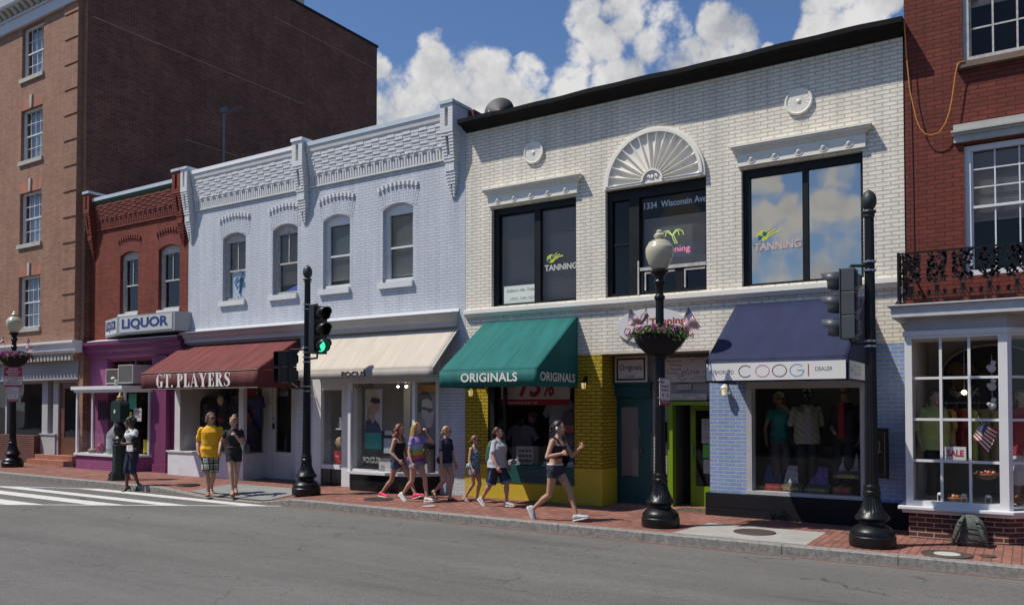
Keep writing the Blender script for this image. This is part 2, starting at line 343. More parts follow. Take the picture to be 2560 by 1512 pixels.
M['roof'] = mat('roof_felt', (.10,.10,.10), .9, vary=.2)
M['iron'] = mat('black_cast_iron', (.008,.008,.009), .36, spec=.35, vary=.3, bump=.0015, bscale=60)
M['metal'] = mat('galvanised_steel', (.45,.46,.47), .35, metal=.9, vary=.1)

# ---------------- ground ----------------
def asphalt():
    m = bpy.data.materials.new('asphalt'); m.use_nodes = True; t = m.node_tree; p = t.nodes['Principled BSDF']
    p.inputs['Roughness'].default_value = .85; p.inputs['Specular IOR Level'].default_value = .25
    g = N(t, 'ShaderNodeNewGeometry')
    def noise(sc, det, rough=.6, vec=None):
        n = N(t, 'ShaderNodeTexNoise'); n.inputs['Scale'].default_value = sc; n.inputs['Detail'].default_value = det; n.inputs['Roughness'].default_value = rough
        L(t, vec or g.outputs['Position'], n.inputs['Vector']); return n
    fine = noise(60, 4, .85); mid = noise(9, 5); big = noise(.35, 4)
    stretch = N(t, 'ShaderNodeMapping'); stretch.inputs['Scale'].default_value = (.12, 1.1, 1); L(t, g.outputs['Position'], stretch.inputs[0])
    lane = noise(1.0, 5, .6, stretch.outputs[0])
    v = mth(t, 'ADD', mth(t, 'MULTIPLY', mth(t, 'SUBTRACT', fine.outputs['Fac'], .5), 2.4), 1.0)
    v = mth(t, 'MULTIPLY', v, mth(t, 'ADD', mth(t, 'MULTIPLY', mid.outputs['Fac'], .35), .82))
    v = mth(t, 'MULTIPLY', v, mth(t, 'ADD', mth(t, 'MULTIPLY', lane.outputs['Fac'], .7), .65))
    v = mth(t, 'MULTIPLY', v, mth(t, 'ADD', mth(t, 'MULTIPLY', big.outputs['Fac'], .5), .75))
    # cracks
    wp = N(t, 'ShaderNodeVectorMath', operation='MULTIPLY_ADD'); L(t, noise(2.5, 4).outputs['Color'], wp.inputs[0]); wp.inputs[1].default_value = (.7, .7, 0); L(t, g.outputs['Position'], wp.inputs[2])
    vo = N(t, 'ShaderNodeTexVoronoi', feature='DISTANCE_TO_EDGE'); vo.inputs['Scale'].default_value = .33; L(t, wp.outputs[0], vo.inputs['Vector'])
    gate = noise(.8, 2)
    cr = mth(t, 'MULTIPLY', mth(t, 'LESS_THAN', vo.outputs['Distance'], .0035), mth(t, 'GREATER_THAN', gate.outputs['Fac'], .52))
    sp_ = N(t, 'ShaderNodeSeparateXYZ'); L(t, g.outputs['Position'], sp_.inputs[0])
    w1_ = noise(.55, 8, .7); g2_ = noise(.5, 2)
    for y0, am in ((8.4, 3.0), (6.1, 2.6), (9.9, 1.6), (4.0, 3.0)):
        dl = mth(t, 'ABSOLUTE', mth(t, 'SUBTRACT', sp_.outputs[1], mth(t, 'ADD', y0, mth(t, 'MULTIPLY', mth(t, 'SUBTRACT', w1_.outputs['Fac'], .5), am))))
        cr = mth(t, 'MAXIMUM', cr, mth(t, 'MULTIPLY', mth(t, 'LESS_THAN', dl, .009), mth(t, 'GREATER_THAN', g2_.outputs['Fac'], .47)))
    sm_ = noise(1.6, 3, .5, stretch.outputs[0]); v = mth(t, 'MULTIPLY', v, mth(t, 'SUBTRACT', 1.0, mth(t, 'MULTIPLY', mth(t, 'MULTIPLY', mth(t, 'SUBTRACT', sm_.outputs['Fac'], .62), 6.0, True), .28)))
    v = mth(t, 'MULTIPLY', v, mth(t, 'SUBTRACT', 1.0, mth(t, 'MULTIPLY', cr, .42)))
    c = N(t, 'ShaderNodeMix', data_type='RGBA', blend_type='MULTIPLY'); c.inputs[0].default_value = 1; c.inputs[6].default_value = (.135, .130, .122, 1); L(t, v, c.inputs[7])
    L(t, c.outputs[2], p.inputs['Base Color'])
    b = N(t, 'ShaderNodeBump'); b.inputs['Strength'].default_value = .6; b.inputs['Distance'].default_value = .006; L(t, fine.outputs['Fac'], b.inputs['Height']); L(t, b.outputs[0], p.inputs['Normal'])
    return m
M['asphalt'] = asphalt()
M['paving'] = brick('brick_paving', (.30,.135,.10), (.20,.085,.066), (.10,.07,.06), .205, .105, .007, .004, vary=.22, ground=True, rot=R(90))
M['concrete'] = mat('concrete', (.33,.32,.295), .85, vary=.14, vscale=2.5, bump=.002, bscale=60)
M['granite'] = mat('granite_kerb', (.22,.21,.195), .8, vary=.42, vscale=16, bump=.004, bscale=50)
M['roadpaint'] = mat('road_paint', (.57,.575,.55), .8, vary=.16, vscale=9, bump=.002, bscale=80)
YC = 11.42                                   # kerb face
def Rd(x): return G(x) - .135
mb = MB(); mb.add([(-300,-300,Rd(-300)),(300,-300,Rd(300)),(300,300,Rd(300)),(-300,300,Rd(-300))], [(0,1,2,3)])
mb.build('road', M['asphalt'], kind='structure')
# pavement with the lowered crossing
def ramp(x):                                  # how far the kerb is lowered
    if -16.9 < x < -12.6:
        if x < -15.3: t = (x + 16.9) / 1.6
        elif x > -13.6: t = (-12.6 - x) / 1.0
        else: t = 1
        return .125 * t
    return 0
xs = [-300, -60, -40, -30, -24, -20, -17.5, -16.9] + [-16.9 + .2 * i for i in range(1, 22)] + [-12.6, -10, -6, -3, 0, 5, 20, 300]
xs = sorted(set(round(x, 3) for x in xs))
ys = [YC + .16, 11.9, 12.3, 12.8, 13.2, 24]
def PZ(x, y):
    f = max(0, 1 - (y - YC) / 1.5); return G(x) - ramp(x) * f
mb = MB()
vs = [(x, y, PZ(x, y)) for x in xs for y in ys]; n = len(ys)
mb.add(vs, [(i*n+j, (i+1)*n+j, (i+1)*n+j+1, i*n+j+1) for i in range(len(xs)-1) for j in range(n-1)])
mb.build('pavement', M['paving'], kind='structure')
# granite kerb in separate stones
joints = [-60, -45, -36, -31, -27.6, -25, -22.4, -19.9, -17.6, -16.3, -15.2, -14.4, -13.6, -12.62, -10.9, -8.83, -6.41, -5.1, -2.67 - .85, -1.45, .8, 3.2, 8, 20, 60]
joints[17] = -4.95; joints[18] = -2.9
mb = MB()
for a, b in zip(joints, joints[1:]):
    a2, b2 = a + .004, b - .004; k = max(1, int((b - a) / .5))
    for i in range(k):
        x0 = a2 + (b2 - a2) * i / k; x1 = a2 + (b2 - a2) * (i + 1) / k
        z0, z1 = G(x0) - ramp(x0) + .003, G(x1) - ramp(x1) + .003
        vs = [(x0,YC,-.3),(x1,YC,-.3),(x1,YC,z1-.015),(x0,YC,z0-.015),(x0,YC+.02,z0),(x1,YC+.02,z1),(x1,YC+.165,z1),(x0,YC+.165,z0)]
        fs = [(0,1,2,3),(3,2,5,4),(4,5,6,7)]
        if i == 0: fs.append((0,3,4,7))
        mb.add(vs, fs)
mb.build('kerb', M['granite'], kind='structure')
# brick gutter strip peeping out of the asphalt
mb = MB(); mb.add([(-30,YC-.10,Rd(-30)+.004),(20,YC-.09,Rd(20)+.004),(20,YC,Rd(20)+.004),(-30,YC,Rd(-30)+.004)], [(0,1,2,3)])
mb.build('gutter', mat('gutter_grit', (.16,.10,.08), .9, vary=.5, vscale=12), kind='structure')
rnd = random.Random(21); mb = MB()
for k in range(1400):
    x = rnd.uniform(-26, 2); y = YC - abs(rnd.gauss(0, .07)) - .004; s_ = rnd.uniform(.004, .013); z = Rd(x) + .004; a = rnd.uniform(0, 6.28)
    mb.add([(x + s_ * cos(a), y - abs(s_ * sin(a)), z), (x - s_ * sin(a), y - s_, z), (x - s_, y, z), (x, y - s_ * .4, z + s_ * .8)], [(0,1,3),(1,2,3),(2,0,3)], rnd.choice((0, 0, 1)))
gr_ = mb.build('gutter_litter', [mat('grit', (.17,.13,.09), .9), mat('dry_leaf', (.24,.13,.05), .9)]); gr_['kind'] = 'stuff'; gr_['label'] = 'grit and dry leaf scraps along the foot of the kerb'; gr_['category'] = 'litter'
# crossing markings
mb = MB()
xR = lambda y: -17.66 + (y - 8.35) * 1.64
xL = lambda y: -21.55 + (y - 10.18) * 2.6
def zr(x): return Rd(x) + .004
for (y0, y1) in [(10.92, 11.2), (10.07, 10.36), (9.31, 9.68), (8.42, 8.82), (7.6, 8.0)]:
    P = [(xL(y0), y0), (xR(y0), y0), (xR(y1), y1), (xL(y1), y1)]; mb.add([(x, y, zr(x)) for x, y in P], [(0,1,2,3)])
for f, y0, y1, w in ((xR, 7.0, 11.3, .16), (xL, 8.8, 11.2, .22)):
    P = [(f(y0), y0), (f(y0) + w, y0), (f(y1) + w, y1), (f(y1), y1)]; mb.add([(x, y, zr(x) + .002) for x, y in P], [(0,1,2,3)])
mb.build('crosswalk_marking', M['roadpaint'], kind='structure')
# slabs set in the paving
def sheet(name, pts, m, lift, kind='structure', zf=None):
    zf = zf or PZ
    mb = MB(); mb.add([(x, y, zf(x, y) + lift) for x, y in pts], [tuple(range(len(pts)))]); return mb.build(name, m, kind=kind)
sheet('concrete_slab', [(-4.55,11.6),(-2.62,11.6),(-2.62,12.9),(-4.42,12.9)], M['concrete'], .004)
def fanmesh(pts, n=10):
    return pts
mb = MB()
rg = mat('grey_ramp_concrete', (.22,.225,.22), .9, vary=.12, vscale=3)
gx = [-16.0 + .24 * i for i in range(12)]
for i in range(len(gx) - 1):
    for j in range(5):
        y0 = YC + .17 + j * .26; y1 = y0 + .26
        sh0 = .35 * (y0 - YC); sh1 = .35 * (y1 - YC)
        q = [(gx[i] - sh0 * .3, y0), (gx[i+1] - sh0 * .3, y0), (gx[i+1] - sh1 * .3, y1), (gx[i] - sh1 * .3, y1)]
        mb.add([(x, y, max(PZ(x, y), PZ(x, y)) + .012) for x, y in q], [(0,1,2,3)])
mb.build('ramp_slab', rg, kind='structure')
M['tile'] = brick('quarry_tile', (.30,.12,.08), (.25,.10,.07), (.36,.28,.24), .2, .2, .01, .002, ground=True, vary=.1)
sheet('entrance_tiles', [(-6.86,13.97),(-4.78,13.97),(-4.78,14.75),(-6.86,14.75)], M['tile'], .006)

# ---------------- wall helpers ----------------
def wall(mb, x0, x1, z0, z1, y, th, holes, mi=0):
    xs = sorted({x0, x1} | {h[0] for h in holes} | {h[1] for h in holes}); xs = [x for x in xs if x0 <= x <= x1]
    for a, b in zip(xs, xs[1:]):
        c = (a + b) / 2; cuts = sorted((h[2], h[3]) for h in holes if h[0] < c < h[1]); z = z0
        for p, q in cuts:
            if p > z: mb.box(a, b, y, y + th, z, p, mi)
            z = max(z, q)
        if z < z1: mb.box(a, b, y, y + th, z, z1, mi)
    for h in holes:
        if len(h) > 4 and h[4]:                     # segmental arch filling the head of the hole
            hx0, hx1, hz0, hz1, rise = h[:5]; w = (hx1 - hx0) / 2; cx = (hx0 + hx1) / 2; rad = (w * w + rise * rise) / (2 * rise); n = 10
            az = lambda x: hz1 - rad + math.sqrt(max(0, rad * rad - (x - cx) ** 2))
            for i in range(n):
                xa = hx0 + (hx1 - hx0) * i / n; xb = hx0 + (hx1 - hx0) * (i + 1) / n
                if hz1 - min(az(xa), az(xb)) < 1e-4: continue
                mb.prism([(xa, az(xa)), (xb, az(xb)), (xb, hz1), (xa, hz1)], y, y + th, 'y', mi)
def sash(parent, x0, x1, z0, z1, y, fm, up=(2, 1), lo=(1, 1), g='g_dark', rise=0, fw=.07, mun=.025, blind=None, sill=None, sm=None, depth=.08, lowgap=0, mid=.5, name='window'):
    """double-hung window: frame, sashes and bars; panes, sill, blind are its sub-parts"""
    mb = MB(); zt = z1
    if rise:
        w = (x1 - x0) / 2; cx = (x0 + x1) / 2; rad = (w * w + rise * rise) / (2 * rise); n = 10
        az = lambda x: z1 - rad + math.sqrt(max(0, rad * rad - (x - cx) ** 2))
        for i in range(n):
            xa = x0 + (x1 - x0) * i / n; xb = x0 + (x1 - x0) * (i + 1) / n
            mb.prism([(xa, z1 - rise - .11), (xb, z1 - rise - .11), (xb, az(xb)), (xa, az(xa))], y, y + depth, 'y')
        zt = z1 - rise - .11
    else: mb.box(x0, x1, y, y + depth, z1 - fw, z1); zt = z1 - fw
    mb.box(x0, x0 + fw, y, y + depth, z0, zt); mb.box(x1 - fw, x1, y, y + depth, z0, zt); mb.box(x0 + fw, x1 - fw, y, y + depth, z0, z0 + fw)
    a, b, c = x0 + fw, x1 - fw, z0 + fw; zm = c + (zt - c) * mid
    mb.box(a, b, y + .025, y + .06, zm - .02, zm + .02)
    for (cols, rows), (p, q), yy in ((up, (zm + .02, zt), y + .03), (lo, (c, zm - .02), y + .045)):
        s = .03
        mb.box(a, a + s, yy, yy + .03, p, q); mb.box(b - s, b, yy, yy + .03, p, q)
        for i in range(1, cols): xx = a + (b - a) * i / cols; mb.box(xx - mun / 2, xx + mun / 2, yy + .003, yy + .024, p, q)
        for j in range(1, rows): zz = p + (q - p) * j / rows; mb.box(a + s, b - s, yy + .006, yy + .022, zz - mun / 2, zz + mun / 2)
    o = mb.build(name, fm, parent)
    gb = MB(); gb.box(a + .01, b - .01, y + .052, y + .055, zm, zt); gb.box(a + .01, b - .01, y + .066, y + .069, c, zm); gb.build('pane', M[g], o)
    if sill: sb = MB(); sb.box(x0 - sill[0], x1 + sill[1], y - .14 - sill[2], y + .05, z0 - .10 + sill[3], z0 + .002 + sill[3] * 0); sb.build('sill', sm or fm, o, bevel=.006)
    if blind:
        bb = MB(); zz = zt - .02; bz = c + (zt - c) * blind[1]
        while zz > bz: bb.add([(a+.02,y+.10,zz),(b-.02,y+.10,zz),(b-.02,y+.125,zz-.017),(a+.02,y+.125,zz-.017)], [(0,1,2,3)]); zz -= .026
        bb.build('blind', blind[0], o)
    return o
def profile(mb, pts, x0, x1, mi=0, ends=None):   # (y,z) profile swept along x; ends: taper of y at both ends
    mb.prism(pts, x0, x1, 'x', mi)

# =============== 1. brick apartment building ===============
B1 = thing('apartment_building', 'tall tan brick building with quoined corner and dark windowless side wall, at far left', 'building', (-24.4, 13.6, G(-24)))
Y1 = 13.6
wins = [(4.56, 6.23), (7.28, 8.96), (10.0, 11.68), (12.72, 14.40)]; wx0, wx1 = -27.77, -26.45
cols = [(wx0, wx1), (-31.2, -29.9), (-34.6, -33.3)]
mb = MB(); holes = [(a, b, z0, z1) for a, b in cols for z0, z1 in wins]
wall(mb, -48, -24.4, 3.45, 17.6, Y1, .35, holes); mb.build('front_wall', M['apt'], B1)
mb = MB()
mb.box(-24.4, -24.205, 13.74, 14.2, -.1, 17.85)                                       # set-back strip beside the corner
mb.build('corner_pier', M['apt'], B1)
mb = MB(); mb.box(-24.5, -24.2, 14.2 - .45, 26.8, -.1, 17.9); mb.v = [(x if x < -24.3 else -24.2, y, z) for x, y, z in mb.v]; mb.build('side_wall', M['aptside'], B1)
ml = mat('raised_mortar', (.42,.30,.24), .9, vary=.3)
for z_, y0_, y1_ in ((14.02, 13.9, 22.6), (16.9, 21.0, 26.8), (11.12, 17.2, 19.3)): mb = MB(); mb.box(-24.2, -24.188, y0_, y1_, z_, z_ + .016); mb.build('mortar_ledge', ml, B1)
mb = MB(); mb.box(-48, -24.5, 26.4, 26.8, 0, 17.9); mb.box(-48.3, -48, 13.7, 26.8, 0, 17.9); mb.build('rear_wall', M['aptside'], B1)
mb = MB(); mb.box(-48, -24.16, 13.9, 26.85, 17.9, 18.0); mb.build('roof', M['black'], B1)
mb = MB(); mb.box(-24.75, -24.45, 22.2, 22.75, 18.0, 20.5); mb.build('vent_stack', mat('cream_metal', (.5,.48,.36), .6), B1)
mb = MB(); [mb.tube([(-24.5, 21.8 + .16 * i, 18), (-24.5, 21.8 + .16 * i, 20.6)], .018) for i in range(2)]
for k in range(12): mb.tube([(-24.5, 21.8, 18.1 + k * .2), (-24.5, 21.96, 18.3 + k * .2)], .008, 5)
mb.build('antenna_mast', M['metal'], B1)
mb = MB()
k = 0; z = 3.9
while z < 14.3:
    mb.box(-25.17, -24.398, Y1 - .035, Y1 + .05, z, z + .715); z += .79
mb.build('quoins', M['apt'], B1)
cornm = mat('white_stone_trim', (.55,.57,.60), .7, vary=.06)
mb = MB(); mb.box(-48, -24.33, Y1 - .09, Y1 + .02, 14.46, 14.8); mb.box(-48, -24.28, Y1 - .14, Y1 + .02, 14.8, 14.86); mb.prism([(Y1, 15.1), (Y1, 15.35), (Y1 - .44, 15.35), (Y1 - .40, 15.12), (Y1 - .36, 15.06)], -48, -24.1, 'x'); mb.box(-48, -24.3, Y1 - .1, Y1 + .02, 14.86, 15.1)
co = mb.build('cornice', cornm, B1)
x = -30
while x < -24.4: mb = MB(); mb.prism([(Y1 - .1, 14.88), (Y1 - .16, 14.88), (Y1 - .3, 15.0), (Y1 - .34, 15.08), (Y1 - .1, 15.08)], x, x + .16, 'x'); mb.build('bracket', M['apttrim'], co); x += .34
for a, b in cols:
    for i, (z0, z1) in enumerate(wins):
        if a < -30 and i != 9: pass
        w = sash(B1, a, b, z0, z1, Y1 + .10, M['white_wood'], (4, 2), (4, 2), g='g_refl', fw=.06, mun=.018, mid=.5)
        sb = MB(); sb.box(a - .08, b + .06, Y1 - .06, Y1 + .12, z0 - .13, z0); sb.build('sill', M['apttrim'], w)
        cu = MB(); n = 30
        P = []
        for q in range(n + 1): xx = a + .08 + (b - a - .16) * q / n; P += [(xx, Y1 + .30 + .015 * sin(q * 2.1), z0 + .08), (xx, Y1 + .30 + .015 * sin(q * 2.1), z1 - .05)]
        cu.add(P, [(2*q, 2*q+2, 2*q+3, 2*q+1) for q in range(n)]); cu.build('curtain', flat((.26,.30,.36), .9), w)
        if i < 3:
            c = (a + b) / 2; kb = MB(); kb.prism([(c - .045, z1 + .0), (c + .045, z1 + .0), (c + .07, z1 + .42), (c - .07, z1 + .42)], Y1 - .05, Y1 + .02, 'y'); kb.build('keystone', M['apttrim'], B1)
            ab = MB(); ab.prism([(a, z1), (b, z1), (b + .13, z1 + .32), (a - .13, z1 + .32)], Y1 - .004, Y1 + .02, 'y'); ab.build('flat_arch', M['redarch'], B1)
# ground floor of the apartment building
Y1b = 14.1
mb = MB(); mb.prism([(Y1 + .05, 4.02), (Y1 - .26, 4.02), (Y1 - .26, 3.95), (Y1 - .18, 3.86), (Y1 - .18, 3.74), (Y1 - .12, 3.66), (Y1 + .05, 3.66)], -48, -24.1, 'x'); mb.build('shop_cornice', M['white_wood'], B1)
mb = MB(); x = -34
while x < -24.5: mb.box(x, x + .11, Y1 - .10, Y1 + .05, 3.44, 3.6); x += .2
mb.box(-48, -24.41, Y1 - .07, Y1 + .3, 3.6, 3.659); mb.build('dentil_course', M['apttrim'], B1)
mb = MB(); mb.box(-48, -24.45, Y1 + .12, Y1b + .3, 2.86, 3.449); mb.build('soffit_fascia', flat((.30,.30,.31)), B1)
mb = MB(); mb.box(-48, -27.09, Y1b - .3, Y1b, -.05, 1.09); mb.build('planter_wall', brick('dark_planter_brick', (.13,.045,.035), (.09,.03,.025), (.16,.10,.08)), B1)
mb = MB(); mb.box(-27.09, -26.22, Y1b - .1, Y1b + .15, .5, 1.12); mb.box(-27.12, -26.18, Y1b - .13, Y1b + .15, 1.12, 1.16)
for a, b in ((-27.09, -26.75), (-26.42, -26.22)): mb.box(a, b, Y1b - .06, Y1b + .1, 1.16, 2.86)
mb.box(-26.22, -26.12, Y1b - .06, Y1b + .1, .5, 2.86); mb.box(-48, -27.09, Y1b - .03, Y1b + .1, 2.78, 2.86); mb.box(-26.12, -24.45, Y1b - .03, Y1b + .1, 2.78, 2.86)
mb.box(-29.5, -29.4, Y1b - .03, Y1b + .06, 1.09, 2.78)
fr = mb.build('shop_front_frame', M['trimg'], B1)
mb = MB(); mb.box(-48, -27.09, Y1b + .03, Y1b + .035, 1.09, 2.78); mb.box(-26.75, -26.42, Y1b + .03, Y1b + .035, 1.16, 2.86); mb.build('pane', M['g_dark'], fr)
dm = flat((.13,.05,.025), .4, vary=.3)
mb = MB(); mb.box(-26.12, -25.86, Y1b, Y1b + .06, .5, 2.78); mb.box(-25.86, -25.0, Y1b, Y1b + .06, .5, 1.05); mb.box(-25.86, -25.0, Y1b, Y1b + .06, 2.6, 2.78); mb.box(-25.0, -24.6, Y1b, Y1b + .06, .5, 2.78); d1 = mb.build('door', dm, B1)
mb = MB(); mb.box(-25.86, -25.0, Y1b + .02, Y1b + .03, 1.05, 2.6); mb.build('pane', M['g_dark'], d1)
mb = MB(); mb.box(-27.1, -24.42, Y1 - .02, Y1b + .2, .05, .36); mb.box(-27.1, -24.42, Y1 + .22, Y1b + .2, .36, .5); mb.build('door_steps', M['redarch'], B1)
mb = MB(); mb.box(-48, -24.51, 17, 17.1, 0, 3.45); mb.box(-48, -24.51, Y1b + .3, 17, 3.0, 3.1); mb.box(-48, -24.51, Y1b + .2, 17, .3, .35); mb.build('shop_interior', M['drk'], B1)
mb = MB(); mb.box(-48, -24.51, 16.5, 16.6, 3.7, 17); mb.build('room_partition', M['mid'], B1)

# =============== 2. red liquor shop building ===============
B2 = thing('red_shop_building', 'narrow red painted brick building with purple shopfront, two arched windows', 'building', (-22, YF, G(-22)))
xa, xb = -24.19, -19.46
W2 = [(-22.67, -21.77, 4.74, 6.57, .12), (-20.80, -19.84, 4.74, 6.57, .12)]
mb = MB(); wall(mb, xa, xb, 4.0, 8.15, YF, .3, [w for w in W2]); mb.build('upper_wall', M['red'], B2)
mb = MB(); mb.box(xa, xa + .2, YF + .3, 23, 0, 7.9); mb.box(xb - .2, xb, YF + .3, 23, 0, 8.1); mb.box(xa, xb, 22.8, 23, 0, 7.5); mb.build('party_walls', M['aptside'], B2)
mb = MB(); mb.box(xa, xb, YF + .3, 22.8, 7.55, 7.65); mb.build('roof', M['roof'], B2)
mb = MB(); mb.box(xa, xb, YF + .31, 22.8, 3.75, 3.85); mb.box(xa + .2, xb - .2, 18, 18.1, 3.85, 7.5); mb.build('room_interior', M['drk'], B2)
def brick_cornice(par, x0, x1, m, mtop, capm, depth=.13, zb=7.38, zt=8.13, capz=8.41):
    """corbelled brick field, dentil band and sheet-metal cap"""
    mb = MB(); y = YF
    mb.prism([(y, zb + .26), (y - depth * .45, zb + .26), (y - depth, zt), (y, zt)], x0, x1, 'x'); mb.box(x0, x1, y - .05, y, zb - .035, zb)
    mb.box(x0, x1, y - .055, y, zb + .215, zb + .26)
    o = mb.build('cornice_field', m, par)
    mb = MB(); n = int((x1 - x0) / .225); cw = (x1 - x0) / n; rows = 7; rz = (zt - zb - .27) / rows
    for r in range(rows):
        t = r / (rows - 1); yy = y - (depth * .45 + depth * .55 * t) - .004
        for i in range(n):
            s = .005 if (i + r) % 2 else 0.0
            mb.box(x0 + i * cw + .006, x0 + (i + 1) * cw - .006, yy - .006 - s, yy + .02, zb + .27 + r * rz + .004 + (.005 if i % 2 else 0), zb + .27 + (r + 1) * rz - .002 + (.005 if i % 2 else 0))
    for i in range(n): mb.box(x0 + i * cw + .03, x0 + i * cw + cw * .55, y - depth * .45 - .03, y - .03, zb + .262, zb + .30)
    mb.build('corbelled_bricks', m, o)
    mb = MB(); x = x0 + .02
    while x < x1 - .04: mb.prism([(y, zb + .012), (y - .04, zb + .012), (y - .052, zb + .212), (y, zb + .212)], x, x + .048, 'x'); x += .082
    mb.build('dentils', m, o)
    mb = MB(); mb.prism([(y, zt), (y - depth - .01, zt), (y - depth - .035, zt + .05), (y - depth - .05, capz - .1), (y, capz - .1)], x0, x1, 'x'); mb.build('cove', mtop, o)
    mb = MB(); mb.prism([(y + .3, capz - .099), (y - depth - .07, capz - .099), (y - depth - .07, capz), (y + .3, capz + .02)], x0, x1, 'x'); mb.build('cap_flashing', capm, o)
    return o
def corbel(par, x0, x1, m, capm, z0=6.52, z1=8.46, top=8.53):
    mb = MB(); h = .0665; k = 0; z = z0; W = x1 - x0; c = (x0 + x1) / 2
    while z < z1 - .01:
        t = (z - z0) / (z1 - z0); zz = min(z + h, z1)
        if t < .26: p = .05 + .10 * t / .26; w = .10 + (W - .14) * t / .26
        elif t < .36: p = .16; w = W * .72
        elif t < .66: p = .17 + .10 * (t - .36) / .3; w = W * (.8 + .2 * (t - .36) / .3)
        else: p = .28; w = W
        if t < .66:
            mb.box(c - w / 2, c - w * .12, YF - p, YF, z + .004, zz - .004); mb.box(c + w * .12, c + w / 2, YF - p, YF, z + .004, zz - .004)
            mb.box(c - w * .12, c + w * .12, YF - p * (.55 if .42 < t < .62 or t < .12 else .99), YF, z, zz)
        else:
            slot = .74 < t < .93
            if slot: mb.box(c - w / 2, c - w * .13, YF - p, YF, z + .002, zz - .002); mb.box(c + w * .13, c + w / 2, YF - p, YF, z + .002, zz - .002); mb.box(c - w * .13, c + w * .13, YF - p + .09, YF, z, zz)
            else: mb.box(c - w / 2, c + w / 2, YF - p, YF, z + .002, zz - .002)
        z += h
    mb.box(x0 + .01, x1 - .01, YF - .05, YF + .35, z0 + .9, z1)
    o = mb.build('corbel_pier', m, par)
    mb = MB(); mb.box(x0 - .02, x1 + .02, YF - .31, YF + .4, z1, top); mb.build('pier_cap', capm, o); return o
green = mat('dark_green_paint', (.018,.035,.012), .6, vary=.3); flash = mat('aluminium_flashing', (.50,.56,.60), .45, vary=.08)
brick_cornice(B2, -23.86, -19.84, M['redplain'], green, flash, capz=8.31, zt=8.08)
corbel(B2, -24.18, -23.88, M['red'], flash); corbel(B2, -19.82, -19.47, M['red'], flash)
def brow(par, x0, x1, zc, m, n=10, rise=.1, vous=None, za=0):
    mb = MB(); w = (x1 - x0) / 2; cx = (x0 + x1) / 2
    for i in range(n):
        t = (i + .5) / n * 2 - 1; x = cx + t * w; z = zc - rise * t * t; a = t * .22
        P = [(-.03, -.05), (.03, -.05), (.03, .05), (-.03, .05)]
        mb.prism([(x + p * cos(a) + q * sin(a), z - p * sin(a) + q * cos(a)) for p, q in P], YF - .045, YF + .01, 'y')
    o = mb.build('brow_bricks', m, par)
    if vous:
        mb = MB(); n2 = 17; ww = w - .02
        for i in range(n2):
            t = (i + .5) / n2 * 2 - 1; a = t * .24; hx = ww / n2 * .86; x = cx + t * (ww - .06)
            zb = za - .12 * t * t + .005; zt = zc - .07 - rise * t * t
            mb.prism([(x - hx, zb), (x + hx, zb), (x + hx * 1.12 + (zt - zb) * math.tan(a), zt), (x - hx * 1.12 + (zt - zb) * math.tan(a), zt)], YF - .005, YF + .01, 'y')
        mb.build('arch_bricks', vous, o)
for w in W2:
    sash(B2, w[0], w[1], w[2], w[3], YF + .10, M['oldwood'], (2, 1), (1, 1), rise=.12, fw=.085, sill=(.04, .03, 0, 0), sm=M['palep'], mid=.5)
    brow(B2, w[0] - .12, w[1] + .14, 6.99, M['redplain'], vous=M['redplain'], za=w[3])
# purple shopfront
mb = MB(); mb.prism([(YF+.3,3.99),(YF-.30,3.94),(YF-.30,3.86),(YF-.22,3.82),(YF-.20,3.70),(YF-.12,3.64),(YF-.10,3.52),(YF-.05,3.46),(YF+.3,3.46)], xa - .02, -19.5, 'x'); pc = mb.build('shop_cornice', M['purple'], B2)
mb = MB(); mb.prism([(YF,4.0),(YF-.31,3.945),(YF-.31,3.965),(YF,4.03)], xa + .35, -19.5, 'x'); mb.build('flashing', M['palep'], pc)
mb = MB(); wall(mb, xa, -20.76, G(-22) - .1, 3.46, YF, .25, [(-23.3, -21.05, 2.62, 3.43), (-23.22, -21.1, .6, 2.6)]); mb.build('purple_wall', M['purplew'], B2)
mb = MB(); mb.box(-20.76, -20.25, YF - .10, YF + .3, 0, 3.46); mb.box(-20.80, -20.2, YF - .14, YF + .3, 0, .42); mb.box(-20.25, -20.1, YF+.05, YF + .3, 0, 3.46); mb.build('pilaster', M['purple'], B2)
mb = MB(); mb.box(-23.3, -21.05, YF + .08, YF + .14, 3.37, 3.43); mb.box(-23.3, -23.22, YF + .08, YF + .14, 2.62, 3.37); mb.box(-21.13, -21.05, YF + .08, YF + .14, 2.62, 3.37); mb.box(-22.0, -21.94, YF + .08, YF + .14, 2.62, 3.37); mb.box(-21.94, -21.13, YF + .08, YF + .12, 3.2, 3.23)
tw = mb.build('transom_window', M['purple'], B2); mb = MB(); mb.box(-23.25, -21.1, YF + .11, YF + .115, 2.62, 3.4); mb.build('pane', M['g_dark'], tw)
